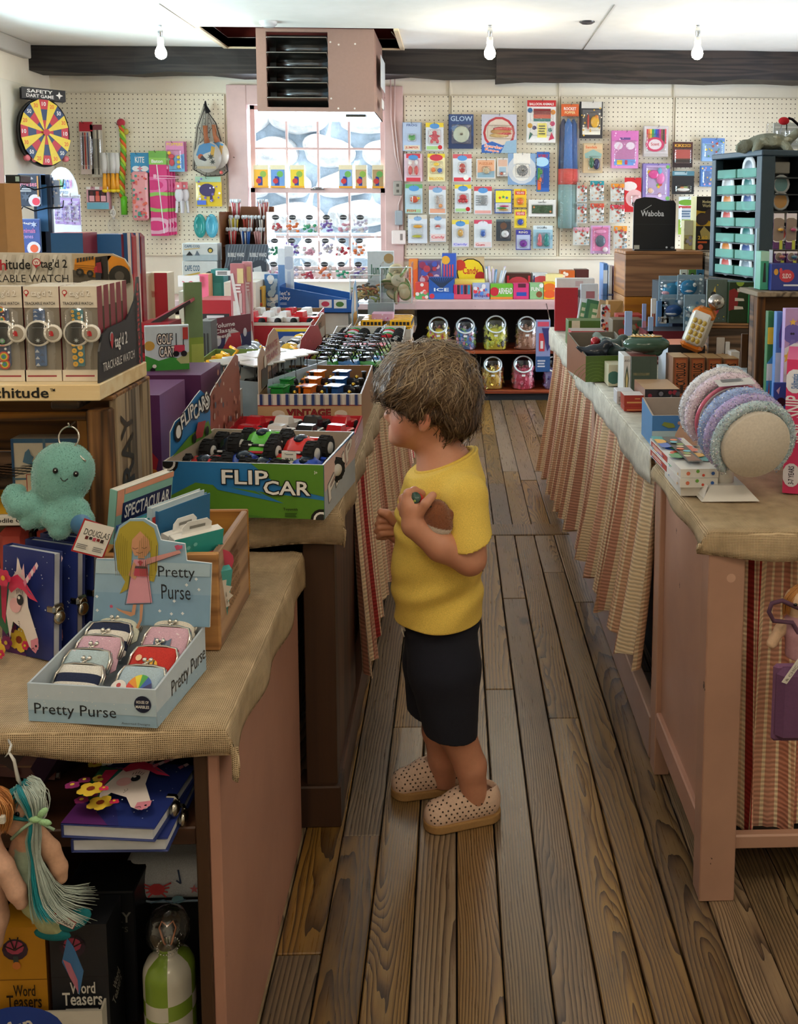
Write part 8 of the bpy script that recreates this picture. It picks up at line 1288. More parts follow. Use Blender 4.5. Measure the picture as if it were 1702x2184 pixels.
# candy on the rear counter
for a in(('orange_candy_box','bright orange carton leaning at the end by the clear bins',872,553,891,606,6.85,'e8662a','D .3 .9 .2 e88a3a'),('candy_bag','red and violet bag of wrapped sweets on the rear counter',892,556,940,600,6.85,'6a5a94','C 34 .1 b8404f d8b0c0 4a5ab0 9a3a5a'),('blue_candy_box','tall blue box of candy tubes with a sun emblem',943,541,973,592,6.85,'3a5fc0','D .25 .85 .1 efb03a;D .7 .2 .12 efe0a0;R .1 .4 .2 .75 d84a5a;R .3 .4 .4 .75 d84a5a;R .5 .4 .6 .75 d84a5a;R .7 .4 .8 .75 d84a5a'),('candy_sign_box','red and tan carton with a yellow disc lettered Candy',974,549,1033,600,6.86,'c8b08a','D .5 .62 .36 2a1a14 1;D .5 .62 .33 efd02a 1;T Candy .22 .52 .78 .76 c8242c;D .12 .8 .14 c83a2a;D .86 .5 .14 b8242c;R .6 .0 1 .4 c8303c;R 0 .2 .3 .45 e8c84a'),('brown_candy_box','dark brown candy carton with a red oval and white stripes',1078,583,1133,606,6.85,'4a241c','D .5 .6 .26 c8404a 1.6;R .06 .1 .14 .9 c8303c;R .88 .1 .96 .9 c8303c;F .3 .1 .7 .3 1 e8dcd0'),('white_candy_box','white candy carton with a red oval beside the brown one',1136,583,1168,606,6.85,'dfe2e6','D .6 .6 .3 d8505a 1.4;R .04 .1 .14 .9 2a3f6a'),('fluff_sign','yellow oval sign with pink lettering on the rear counter',1164,585,1201,606,6.82,'efe3a0','T Fluff .1 .3 .9 .7 d86a9a'),('peanut_candy_box','orange scalloped candy carton far along the rear counter',1196,577,1226,600,6.84,'c8601f','R .2 .2 .8 .6 3a1a10;C 8 .1 efe0d0'),('cocoa_candy_box','brown candy carton beside the orange scalloped one',1228,575,1256,600,6.84,'4a1c18','R .15 .15 .85 .5 e0d0c8'),('green_candy_box','red and green candy carton in the front row by the bins',886,603,914,634,6.66,'d84a44','R 0 0 1 .4 5fae6a;C 9 .14 f0e0dc e8706a'),('ice_candy_box','blue fan patterned candy carton in the front row',915,592,968,634,6.66,'2a5aae',';'.join('L .5 .5 %.2f 1 .05 2a3a58'%(i*.1)for i in range(11))+';R 0 0 1 .28 2f6ac8;T ICE .2 .36 .8 .52 e8f0f8;D .12 .14 .12 d83a4a'),('yellow_candy_box','flat yellow candy carton below the Candy disc',970,596,1034,609,6.72,'efd43a','R 0 .6 1 1 f0e06a;R .8 .1 .98 .5 d83a3a'),('pink_tube_box','pink tray of dark candy tubes',966,608,1005,634,6.66,'d8506a',';'.join('R %.2f .35 %.2f 1 %s'%(.04+i*.19,.18+i*.19,('c8245a','3a2a3a','2a6ab0','3a2a3a','2a8fb0')[i])for i in range(5))),('lolly_tray','pale blue tray of red and white lollies',1008,604,1044,634,6.66,'a8b4d8','C 18 .14 e8404f f0e8ec 5a8ad8;T Pops .1 .1 .9 .3 5a4a9a'),('sour_candy_box','green carton with a red disc and white lettering',1046,606,1094,633,6.66,'6fb83a','D .18 .5 .3 c8283a;T AIRHEAD .35 .35 .98 .75 w;R 0 0 1 .15 e88a3a'),('pink_candy_box','hot pink carton with a blue label',1095,605,1128,633,6.66,'d83a7a','R .2 .2 .85 .45 2a4fa8;R .3 .75 .8 1 5a2438'),('green_snack_box','pale green carton with a brown shape and white letters',1130,604,1159,633,6.66,'8fc08a','T FUN .1 .5 .7 .75 w;D .7 .3 .2 8a5030;D .85 .85 .14 w'),('orange_snack_box','yellow and orange carton, last in the front row by the gift counter',1160,602,1184,633,6.66,'efc02a','D .5 .7 .24 e8702a 1.6;D .5 .3 .24 e8602a 1.6')):
 blk(a[0],a[1],'candy box',*a[2:6],a[6],.1 if a[6]<6.8 else .13,ct+.001,a[7],a[8])
o=empty('straw_bundle','bundle of long powder candy straws fanned in a clear cup','candy',aY(1052,604,6.84));r=random.Random(4);o.location.z=ct+.001
for k in range(16):b=MB();x=r.uniform(-.035,.035);b.tube([(x,r.uniform(-.02,.02),0),(x*2.2+.02,r.uniform(-.03,.02),.19+r.uniform(-.02,.03))],.0075,5,('e6e8ea','8fb0d8','c8d8e8','d8c8e0','6a9ac8','e8e0c0')[k%6],'gloss');b.build('straw',o)
def jar(u0,v0,u1,Y,z,cols,label):
 A,B=aY(u0,700,Y),aY(u1,v0,Y);w=B.x-A.x;h=B.z-z;o=empty('candy_jar',label,'candy jar',((A.x+B.x)/2,Y,z+.001),group='glass candy jars under the rear counter');s=min(w*.48,.09)
 b=MB();b.lathe([(0,.002),(w*.46,.002),(w*.5,.012),(w*.5,h*.62),(w*.44,h*.8),(w*.40,h*.86)],24,'eef4f4','clear',1,.85);b.build('glass',o)
 b=MB();b.T=Matrix.Translation((0,-w*.26,h*.74))@Matrix.Rotation(math.radians(55),4,'X');b.tube([(w*.36*math.cos(a),w*.36*math.sin(a),0)for a in np.linspace(0,2*PI,25)[:-1]],.006,6,'dfe8ea','gloss',True);b.lathe([(w*.36,0),(w*.4,-.03),(w*.42,-.05)],24,'eef4f4','clear');b.build('mouth_ring',o);r=random.Random(int(u0));b=MB();N=110
 for k in range(N):
  t_=k/N;a=r.uniform(0,2*PI);q=(r.uniform(.7,1))*w*.42;b.T=Matrix.Translation((q*math.cos(a),q*math.sin(a)*.82,h*(.04+.6*t_)))@Euler((r.uniform(0,3),r.uniform(0,3),r.uniform(0,3))).to_matrix().to_4x4();c=cols[r.randrange(len(cols))]
  b.box(-.011,-.009,-.007,.011,.009,.007,c,'metal' if c[:2]=='d9' else 'print');b.add([(-.011,0,-.004),(-.022,.006,-.008),(-.022,-.006,.008),(.011,0,-.004),(.022,.006,.008),(.022,-.006,-.008)],[(0,1,2),(3,4,5)],c)
 b.T=Matrix.Identity(4);b.lathe([(0,.006),(w*.4,.006),(w*.4,h*.58),(0,h*.62)],14,cols[0],'print',1,.82);b.build('sweets',o,kind='stuff')
 b=MB();b.rbox(-.012,-w*.45,h*.4,.012,-w*.44,h*.46,'e6e4e0','print',.001);b.build('price_sticker',o)
for a in((909,673,961,s1,['efd23a','e07aa8','4a3a3a','c8404a','e8e0a0'],'jar of yellow and pink wrapped sweets, upper shelf by the car counter'),(967,675,1018,s1,['5a8ac8','7fae6a','d88aa0','c8b0d0'],'jar of blue, green and pink taffy on the upper shelf'),(1029,671,1085,s1,['e8e04a','d8d86a','3a3a30','b8c04a'],'jar of yellow wrapped sweets on the upper shelf'),(1098,671,1148,s1,['b88a72','c89a84','a87860'],'jar of brown sweets, last on the upper shelf'),(1026,757,1076,s2,['d9b04a','d9a83a','d9c06a','a88430'],'jar of gold foil coins on the lower shelf'),(1089,756,1142,s2,['c83a5a','d86a84','e8a0b0','8a2a3c'],'jar of pink and red wrapped sweets on the lower shelf'),(1157,756,1205,s2,['8a7ab0','c8c0d8','5a4a8a'],'jar of violet sweets on the lower shelf, mostly hidden'),(962,758,1012,s2,['c8a08a','e8d8c8'],'jar of pale sweets on the lower shelf behind the boy')):jar(*a[:3],CJY+.12,*a[3:])
o=blk('truck_blister','tall blue and violet blister pack of red toy pieces at the end of the jars','toy pack',1143,683,1174,793,6.3,.03,None,'8f9ac8','R 0 0 1 .3 2a5a94;R .1 .88 .9 .97 d8506a;R .2 .4 .6 .75 c83a44;R .3 .45 .5 .6 e8e0e0;P .4 .85 1 .85 1 .5 .8 .4 3a3a78;F .1 .08 .7 .24 3 c8d0e0')
P=aY(1180,738,6.3);b=MB();b.tube([(P.x-.02,6.335,P.z+.16),(P.x-.02,6.59,cb+.04)],.004,5,'8f8b84','metal');b.build('hanging_wire',label='wire holding the blue blister pack from the counter edge',cat='wire')
# ================================================================ left: scratch-art spinner and craft board
o=empty('spinner_rack','spinner of blue scratch art packs lettered Horses and Peter behind the carton','rack',(0,0,0));Y=3.6
b=MB();A,B=aY(84,700,Y),aY(106,372,Y);b.rbox(A.x,Y,LC,B.x,Y+.02,B.z,'24324a','print',.002);art(b.face((A.x,Y-.0003,LC),(B.x-A.x,0,0),(0,0,B.z-LC)),'V PETER .0 .28 1.0 .66 e8eef2;R .2 .72 .8 .95 3a6a9a');b.tube([(A.x+.02,Y+.04,LC),(A.x+.02,Y+.04,B.z)],.01,8,'2a2c30');b.build('sign_post',o)
for k,(v0,v1,t_)in enumerate(((372,440,'T Scratch .2 .84 .7 .92 e8e8f0;T Horses .12 .62 .85 .78 e89ab8;F .1 .45 .8 .58 2 c8d0d8;S .35 .3 .16 5a6a80 6;D .75 .18 .2 e0e0f0;D .8 .15 .12 e8506a;R .88 .3 .94 .95 d8a060'),(468,540,'T Magic .2 .84 .7 .92 e8e8f0;T Animals .12 .6 .8 .74 d88ac0;T Scenes .12 .44 .7 .56 b8a0e0;S .75 .85 .1 b8c8e8 6;D .7 .15 .2 e0e0f0;D .72 .14 .12 e86a4a'))):pack(40,v0,84,v1,('scratch art pack lettered Horses, upper pocket of the spinner','scratch art pack with a blue night scene, lower pocket of the spinner')[k],('3f4c60','4a62a8')[k],t_,(),2,blister=False,Y=Y-.03,hk=False,back='7fa0d0')
for v in(395,440):b=MB();b.tube([aY(44,v+8,Y-.06),aY(50,v,Y-.07),aY(74,v+10,Y-.08),aY(100,v+4,Y-.04),aY(134,v+2,Y-.02),aY(136,v-12,Y)],.0025,5,'1d2024','metal');b.build('wire_pocket',o)
for k,u in enumerate((100,113)):pack(u,378+6*k,u+13,446,('pale blue edge-on pack on the spinner beside the Peter post','lilac edge-on pack on the spinner nearest the rounded board')[k],('8fb0dc','a8c0e8')[k],'C 12 .05 6a8ac8 e8e8f4',(),0,blister=False,Y=Y+.02,hk=False)
Y=4.0;A,B=aY(113,700,Y),aY(163,356,Y);w=B.x-A.x;h=B.z-LC;zc=aY(120,415,Y).z-LC;o=empty('craft_board','white rounded board lettered Rainbow hung with lilac bead packs','display board',(A.x,Y,LC));b=MB();b.prism(([(0,0),(w*1.06,0),(w*1.06,zc)]+[(w*.5+w*.5*math.cos(a),zc+(h-zc)*math.sin(a))for a in np.linspace(0,PI,13)]+[(0,zc)]),(0,0,0),(1,0,0),(0,0,1),.008,'dfe6f0');f=b.face((0,-.0003,0),(w,0,0),(0,0,h));f.k=1
for i,c in enumerate(('d83a5a','e8702a','efc02a','4aae5a','3a8fd0','6a5ac8','c850a8')):f.text('RAINBOW'[i],.16+.1*i,.90*.985-.0,.24+.1*i,.935,c)
f.text('CREATIVE CO',.3,.862,.7,.876,'5a7a9a');f.fine(.1,.83,.9,.845,1,'7a9ac0');b.build('board',o)
for k,u in enumerate((118,137,153)):pack(u,421+k,u+17,478+k,'lilac bead pack on the rounded board, %s'%('nearest the spinner','middle of three','nearest the pegboard')[k],'b8a0d8','R .15 .1 .85 .9 c8c0e0;C 20 .05 7a6ab8 a88ac8',(),0,Y=Y-.06,hk=False);b=MB();P=aY(u+10,419,Y-.002);b.tube([P,P+Vector((0,-.07,0)),P+Vector((.008,-.085,.012))],.004,5,'e8eaee','gloss');b.build('white_peg',None,label='white peg on the rounded board, %s'%('first','second','third')[k],cat='hook')
# ================================================================ right: gift counter
RC,NC=RZ+.007,NZ+.007
for a in(('red_folder','plain red folder standing at the far corner of the gift counter','folder',1183,614,1233,692,4.48,.02,RC,'b3202e',''),('tube_toy_bag','white bag lettered Silly Tubes behind the red folder','bag',1186,594,1268,690,4.54,.06,RC,'e6e4e0','T SILLY_TUBES .08 .62 .8 .78 1d1d20;R .5 .85 .7 .95 d8c0c0'),('white_box','white boxed set leaning behind the red folder, cut off at its top','box',1238,606,1276,690,4.46,.03,RC,'cfd6e0','R .3 .7 .8 .85 b0707a'),('guide_book','slim pale blue book, first of the tall books by the brown crates','book',1285,562,1296,690,4.52,.12,RC,'5a8ac8','R 0 .7 1 .9 e8eef4'),('guide_book','blue and white book, second of the tall books','book',1297,566,1306,690,4.5,.12,RC,'dfe4ec','V Maker .2 .4 .8 .7 2a4f9a'),('guide_book','pink edged book, third of the tall books','book',1307,568,1313,690,4.5,.12,RC,'b08a9a',''),('guide_book','dark book, last of the tall books against the crates','book',1314,572,1326,690,4.5,.12,RC,'3a3f4a','R .3 .6 .7 .8 6a4a4a'),('kraft_divider','plain kraft cardboard box in front of the brown crates','box',1296,642,1329,700,4.1,.06,RC,'b8894e','P 0 0 0 .5 1 1 1 .9 .1 .0 a67a42'),('red_sticker_card','tall narrow red and white dotted card on the gift counter','card',1281,650,1302,722,3.95,.008,RC,'d8d0cc','C 40 .05 c83a30 2a2c34 e8a06a;P .2 .9 .5 1 .8 .9 b3202e'),('green_tray_box','green tray box with a white label in front of the leaning books','box',1212,684,1300,725,3.98,.1,RC,'4a6a2a','R .08 .5 .28 1 d8ceb0;R .78 .5 .98 .95 d8c890'),('red_open_box','red edged open box nearest the cloth edge','box',1218,706,1290,742,3.78,.1,RC,{'*':'b3343a','u':'a89c94'},''),('small_green_box','small cream and teal box between the long green box and avocado boxes','box',1297,778,1327,828,3.05,.1,RC,'c8bfa0','D .4 .4 .3 3a6a5a'),('novelty_box','purple black tray of novelty glasses in front of the shark packs','box',1378,706,1472,750,3.5,.14,RC,{'*':'6a1a28','u':'2a2a34'},'D .6 .35 .34 8a2430 1.5;D .6 .35 .42 c8a0a0 1.5;D .6 .35 .38 6a1a28 1.5;D .6 .35 .3 a82a36 1.5'),('navy_bucket_box','navy box standing below the shark packs','box',1408,640,1452,712,3.75,.12,RC,'23283f','P .0 .9 .6 1 .6 .4 .2 .2 8fa0b8'),('round_top_card','blue arched card printed with a mountain','card',1400,642,1428,712,3.66,.01,RC,'5a86b8','T PUZZLE .1 .6 .8 .72 e8e0d0;P .1 .1 .5 .4 .9 .1 b8a890'),('tall_pencil_pack','narrow white pack with orange stripes beside the arched card','card',1388,637,1400,712,3.64,.012,RC,'dcd8d4','R .2 .1 .45 .75 b8502a;R .55 .1 .8 .75 8a2a20'),('surf_card','pale blue surfboard shaped card','card',1369,648,1379,712,3.6,.006,RC,'8f9fd0','D .5 .5 .2 c88aa0 .5'),('surf_card','shorter pale blue surfboard shaped card','card',1382,676,1394,722,3.5,.006,RC,'9ab4e0',''),('bottle_card','pale blue bottle shaped card in a clear sleeve','card',1332,664,1349,735,3.6,.01,RC,'9fb4dc','D .5 .3 .2 c8c89a'),('jungle_box','mixed brown and green boxed animal toys before the brown crates','box',1306,682,1372,735,3.7,.1,RC,'6a5a42','C 30 .12 8a7a5a 3a5a3a c8b890 b83a2a'),('red_plush_box','red cloth topped box behind the animal toys','box',1318,672,1372,700,3.86,.1,None,'a8302a',''),('avocado_box','grey green boxed avocado slicer with its drawing on the white side','box',1345,760,1402,838,2.92,.1,RC,{'*':'4a5a50','l':'dcdad6','u':'8a4a40'},'V AVOCADO_SLICER .35 .3 .45 .75 a89a70;R .74 0 .745 1 2a3a32'),('avocado_box','white faced twin box showing the avocado drawing','box',1329,759,1345,838,2.925,.1,RC,'dcdad6','T AVO .1 .84 .9 .9 5a5a5a;P .3 .1 .7 .1 .8 .4 .6 .65 .5 .75 .4 .65 .2 .4 2f4a3a;P .38 .12 .62 .12 .68 .4 .5 .6 .32 .4 d8c890'),('match_box','upper red match box tin with gold lettering','box',1331,843,1389,866,2.66,.06,None,{'*':'a83420','u':'d8d4d0'},'F .1 .2 .9 .45 1 d8a060;F .4 .6 .6 .75 1 d8a060'),('match_box','lower red match box tin under its twin','box',1331,866,1387,886,2.66,.06,RC,'a83420','F .1 .15 .9 .4 1 d8a060'),('clear_topped_box','white edged clear topped box behind the match tins','box',1315,834,1352,884,2.76,.06,RC,'d4d2d4','F .1 .2 .5 .6 3 8a7a7a'),('card_box','brown open topped box of shiny black packets','box',1375,830,1450,868,2.64,.16,RC,{'*':'8a5a40','u':'a88058','f':'2a2226'},'C 24 .16 17171a 4a444c 8a2030 6a6a74'),('orange_book','orange flat book under the corn popping toy','book',1424,735,1478,768,3.06,.14,RC,{'*':'2a2c34','u':'d8704a','l':'c8ced8'},''),('orange_book','second orange flat book beside the first','book',1479,737,1524,768,3.06,.14,RC,{'*':'2a2c34','u':'c86a48'},''),('white_magnet_card','white card with a clip behind the slug boxes','card',1528,720,1546,770,2.98,.006,RC,'d8d0ca','L .2 .2 .8 .7 .04 b8605a'),('white_magnet_card','second white card nearer the wooden crate','card',1547,729,1557,770,2.96,.006,RC,'e2e0de',''),('white_tilted_card','white edged dark card lying by the slug boxes','card',1558,750,1578,780,2.92,.05,RC,'e0dcd8',''),('pattern_divider','dark brown board leaning between the green boxes and the books','board',1578,712,1642,850,2.62,.008,RC,'5a3a20','')):blk(*a)
for k in range(4):blk('slug_box','brown banana slugs box with vertical lettering, %s'%('nearest the avocado boxes','second','third','fourth, nearest the teal boxes')[k],'toy box',1434+36*k,762+k,1468+36*k,842,2.86,.1,RC,{'*':'b08a5a','f':'8a5a38','l':'a8806a'},'R .12 .03 .92 .97 a8502f;R .18 .06 .86 .94 b8683a;V STICKYSLUGS -.45 .38 1.5 .62 1d1410;R .5 .1 .7 .3 3a2418',group='banana slug boxes')
for k in range(3):blk('teal_box','white and teal boxed game, %s of three leaning together'%('nearest the headbands','middle','rearmost')[k],'game box',1552+26*k,792+4*k,1576+26*k,860,2.50,.12,RC,{'*':'4a8f7a','u':'c8d4dc','l':'d8e0e2'},'R 0 0 .1 1 e8ecea','','T GEMSTONES .1 .2 .4 .8 2a6a9a 90',group='teal boxed games')
# leaning books before the red folder
for k,(u,c,c2)in enumerate(((1226,'dfe6ee','b8c8dc'),(1238,'2f6a4a','4a8a5a'),(1262,'b89a7a','c8b08a'))):P=aY(u,690,4.28);o=book('picture_book',('white blue spined book leaning by the red folder','green covered book leaning in the middle of the three','tan patterned book leaning by the kraft box')[k],'book',.15 if k else .05,.16,.014,Matrix.Translation((P.x,4.28-.03*k,RC+.012))@Matrix.Rotation(.2,4,'Y')@Matrix.Rotation(-.2,4,'X'),c,lambda f,s_:art(f,'R .1 .15 .9 .9 5a8a5a;F .2 .3 .8 .8 3 d8d0b0'))
# long green box of bird toys
A=aZ(1249,815,RC);B=aZ(1306,812,RC);o=empty('bird_box','olive green slanted open box of rubber bird toys by the cloth edge','display box',(A.x,A.y,RC));w=.17;d=.26;b=MB();b.T=Matrix.Rotation(.12,4,'Z');tray(b,w,d,.085,.13,.004,'4f6a1f','7a7468');b.add([(-.0005,0,0),(-.0005,0,.085),(-.0005,d,.13),(-.0005,d,0)],[(0,1,2,3)],'7a4a30');f=b.face((0,-.0005,0),(w,0,0),(0,0,.085));f.clip=True
for i in range(7):f.line([(.2+.1*i*math.cos(t_)*.8,.0+.13*i*math.sin(t_))for t_ in np.linspace(.2,PI-.2,8)],.015,'6f8a3a')
b.build('tray',o)
for k,(x,y,c)in enumerate(((.04,.06,'2a3038'),(.1,.09,'3a4a48'),(.06,.17,'a8242c'),(.12,.19,'4a5a54'),(.1,.25,'8a9a94'))):s=SDF((-.07,-.05,-.03),(.07,.05,.09),.005);s.ell((0,0,.02),(.042,.026,.026),0).ell((.035,0,.045),(.02,.016,.016),.012).cap((.045,0,.045),(.062,0,.04),.008,.003,.004).cap((-.03,0,.02),(-.06,0,.035),.014,.006,.01);s.mesh('rubber_bird',c,'gloss',label='%s rubber bird in the olive green box'%('black','dark green','red','grey green, far','pale grey, rearmost')[k],cat='toy bird',loc=Vector((A.x+x,A.y+y,RC+.07)),rot=(0,0,2.2*k))
# avocado slicer on its box
s=SDF((-.09,-.07,-.03),(.09,.07,.06),.004);s.ell((0,0,.025),(.072,.05,.028),0).ell((.02,0,-.0),(.03,.03,.016),.008);P=aY(1378,757,2.98);P.z=zAt(P,1378,760)+.014;avo=empty('avocado_slicer','dark green avocado shaped slicer on the grey green boxes','toy',P);s.mesh('shell','3f5a4a','gloss',avo);b=MB();b.lathe([(0,.0515),(.048,.0505),(.05,.049)],20,'d8a85a','gloss',1,.6);[b.box(-.04+.012*i,-.02,.051,-.037+.012*i,.02,.0535,'e0b878')for i in range(6)];b.build('yellow_face',avo)
# corn popping toy
Pc=aY(1490,700,3.0);o=empty('corn_toy','orange and white hand-held popper toy with a grid of yellow kernels','toy',Pc,(.1,.35,-.35));b=MB();b.rbox(-.035,-.03,-.065,.035,.03,.065,'c8c0b4','gloss',.018);b.rbox(-.0355,-.032,.03,.0355,.031,.068,'e07a1f','gloss',.016);b.rbox(-.036,-.032,-.07,.036,.031,-.045,'e07a1f','gloss',.014);b.build('body',o);b=MB();b.rbox(-.03,-.04,-.045,.026,-.028,.06,'ece8e0','gloss',.006);[b.ell((-.016+.015*i,-.041,-.03+.02*j),(.007,.004,.009),'c8a850','gloss',8,5)for i in range(3)for j in range(4)];b.build('kernel_grid',o);b=MB();b.ell((.02,.01,.095),(.026,)*3,'b9b4ae','metal',12,8);b.build('metal_ball',o)
# brown crates, black display, yellow box
def boardbox(label,x0,x1,y0,y1,z0,z1,n,mat,tint=(1,1,1,1)):return crate('wooden_crate',label,x0,x1,y0,y1,z0,z1-z0,.014,mat,tint,n,False,True)
K0=aY(1333,600,4.2).x;K1=aY(1498,600,4.2).x;kz=aY(1400,536,4.2).z
boardbox('old brown wooden crate under the black display stand',K0,K1,4.2,4.5,RC,kz-.014,2,'crate_tan',(.85,.72,.6,1));x0,x1=K1+.01,aY(1530,600,4.0).x+.12;boardbox('shorter grey brown crate tucked behind the dark tower',x0,x1,4.1,4.45,RC,aY(1500,548,4.1).z,3,'crate_wood_grey')
Y=4.26;A,B=aY(1350,533,Y),aY(1442,421,Y);w,h=B.x-A.x,B.z-kz;o=empty('black_display','empty black display stand lettered Waboba on the brown crate','display stand',(A.x,Y,kz+.001));b=MB();b.prism([(0,0),(w,0),(w,h*.88),(w*.95,h*.94),(w*.72,h*.93),(w*.5,h*.99),(w*.25,h),(w*.06,h*.96),(0,h*.88)],(0,0,0),(1,0,0),(0,0,1),.01,'17181b');f=b.face((0,-.0004,0),(w,0,0),(0,0,h));art(f,'T Waboba .17 .64 .72 .75 e6e6e6;L .22 .75 .42 .85 .008 e6e6e6;R .0 .49 1 .495 34363a;R .02 .02 .15 .1 c8c4b4;T CE .9 .04 .97 .07 d8d8d8;D .8 .06 .02 d8d8d8');b.build('back_card',o);b=MB();b.rbox(0,-.03,0,w,-.001,.006,'1d1e22','print',.001);b.build('foot_card',o)
blk('monkey_game_box','yellow and black boxed toy printed with monkeys and hands by the dark tower','game box',1483,419,1528,532,4.3,.1,kz+.001,{'*':'d8a82a','l':'d8cc8a'},'R 0 0 1 .45 2a2420;D .5 .88 .16 2a2420 2.2;T Monkey .3 .86 .75 .93 e8d8a0;T World .3 .8 .75 .86 e8d8a0;D .3 .58 .12 4a3a34;D .75 .66 .12 4a3a34;P .2 .35 .4 .45 .8 .3 .7 .2 .3 .2 b8a05a;T 2.60 .1 .2 .6 .27 efc03a;F .1 .12 .6 .18 1 d8602a;D .25 .06 .05 d86a4a')
blk('striped_box_side','pale yellow slanted box beside the monkey game box','box',1458,470,1481,533,4.36,.06,kz+.001,'cfc48a','C 14 .08 8a8060 b0a8c8;R 0 .5 1 1 d8d4c0')
# dark rotating tower with trays
TY=3.32;F0=aY(1622,600,TY);bz0,bz1=aY(1600,602,TY).z,aY(1630,332,TY).z;o=empty('display_tower','tall dark blue grey display tower with small turquoise trays of patches','display tower',(F0.x,TY,bz0),(0,0,math.radians(15)));sh=bz1-bz0;dp_,wd_=.33,.45;b=MB();TC_='2f4250'
b.rbox(-.012,-.004,0,.04,.03,sh,TC_,'print',.002);b.rbox(-.012,dp_-.03,0,.02,dp_,sh,TC_,'print',.002);b.rbox(wd_-.02,0,0,wd_,dp_,sh,TC_,'print',.002);b.box(.16,.03,0,.17,dp_,sh,'1a2026');b.box(.04,.1,0,wd_-.02,.11,sh,'2a2e34');b.box(.0,dp_-.006,0,wd_-.02,dp_,sh,'1a2026');b.rbox(-.014,-.006,sh,wd_,dp_,sh+.02,'35495a','print',.003);b.rbox(-.014,-.006,-.02,wd_,dp_,0,'20242a','print',.003);b.build('carcass',o)
for i in range(7):
 z=.012+i*(sh-.03)/7
 b=MB();b.box(-.006,.03,z,.16,dp_-.03,z+.004,'20262c');b.box(.04,.002,z,wd_-.02,.1,z+.004,'24282e');b.build('shelf',o)
 for j in range(2):
  y0=.035+j*.135;b=MB();b.rbox(-.008,y0,z+.005,.05,y0+.125,z+.036,'9fe0d4','tint',.002);b.build('turquoise_tray',o)
  if(i+j)%4!=3:b=MB();c=('8a9aa8','d8605a','3a5a9a','e08a3a','2a7a7a','c8ccd0')[(i*2+j)%6];b.T=Matrix.Translation((.0,y0+.06,z+.038))@Matrix.Rotation(-PI/2,4,'Y');b.lathe([(0,0),(.024,0),(.026,.003),(.04,.003),(.042,0)],16,lambda k,i_:c if i_<2 else 'd8dce0','print');b.build('patch',o)
 for j in range(2):b=MB();c=('d8a05a','6a9aa0','c8504a','b0a890')[(i+j*2)%4];b.T=Matrix.Translation((.1+.16*j,.05,z+.038))@Matrix.Rotation(PI/2,4,'X');b.lathe([(0,0),(.026,0),(.032,.004),(.034,0)],14,lambda k,i_:c if i_<1 else 'b9bdc0','gloss')if(i+j)%3 else b.rbox(-.03,-.02,0,.03,.02,.006,'8d8a84','print',.003);b.build('patch',o)
b=MB();b.box(F0.x-.1,TY-.01,RC,F0.x+.46,TY+.48,bz0-.022,'16181b','matte');b.build('black_plinth',label='plain black plinth under the dark display tower',cat='plinth')
# turtle on the tower
P=aY(1640,318,3.42);P.z=bz1+.021;s=SDF((-.16,-.1,-.02),(.17,.1,.12),.004);s.ell((0,0,.045),(.095,.07,.04),0).ell((0,0,.03),(.1,.075,.018),.01).chain([(.08,0,.04),(.11,-.01,.07),(.125,-.015,.085)],(.022,.018,.02),.01).chain([(-.08,0,.03),(-.12,-.02,.02),(-.15,-.03,.012)],(.03,.03,.02),.015)
for x,y in((.06,-.06),(-.06,-.06),(.06,.06),(-.06,.06)):s.cap((x,y*.8,.03),(x*1.3,y*1.3,.0),.022,.018,.008)
tu=empty('turtle_figure','grey green turtle figure sitting on top of the dark tower','figurine',P,(0,0,-.1));tu.scale=(.72,)*3;s.mesh('body','9a9c88','stone',tu);b=MB();[b.ell((x*.055+(y%2)*.02,y*.03-.02,.068-.008*(x*x+y*y)),(.024,.018,.012),'b0ae98','stone',8,5)for x in(-1,0,1)for y in(-1,0,1)];b.build('shell_plates',tu)
for k,(u,v)in enumerate(((1664,262),(1690,262))):pack(u-16,v,u+16,v+56,('clear strip of shiny beads behind the turtle','second clear bead strip at the photo edge')[k],'c8ccc8',';'.join('R .1 %.2f .9 %.2f e8eae8'%(i*.16,i*.16+.06)for i in range(6)),(),0,Y=3.7,hk=False)
b=MB();b.box(aY(1640,300,3.7).x,3.71,bz1+.02,aY(1702,300,3.7).x+.04,3.74,aY(1664,262,3.7).z,'c8ccc8','clear');b.build('clear_screen',label='clear acrylic panel on the tower top behind the turtle',cat='panel');b=MB();Q=aY(1672,258,3.5);b.ell((0,0,0),(.02,.012,.014),'c8202c','fabric');b.tube([(.015,0,.01),(.03,0,.006),(.06,0,-.02),(.09,0,-.022)],.005,6,'2a2226','metal');b.tube([(.0,.01,0),(0,.06,-.06),(0,.2,-.1)],.002,4,'8a8a84');b.build('red_flower_pin',label='red bow on a bent black wire above the turtle',cat='decoration',loc=Q)
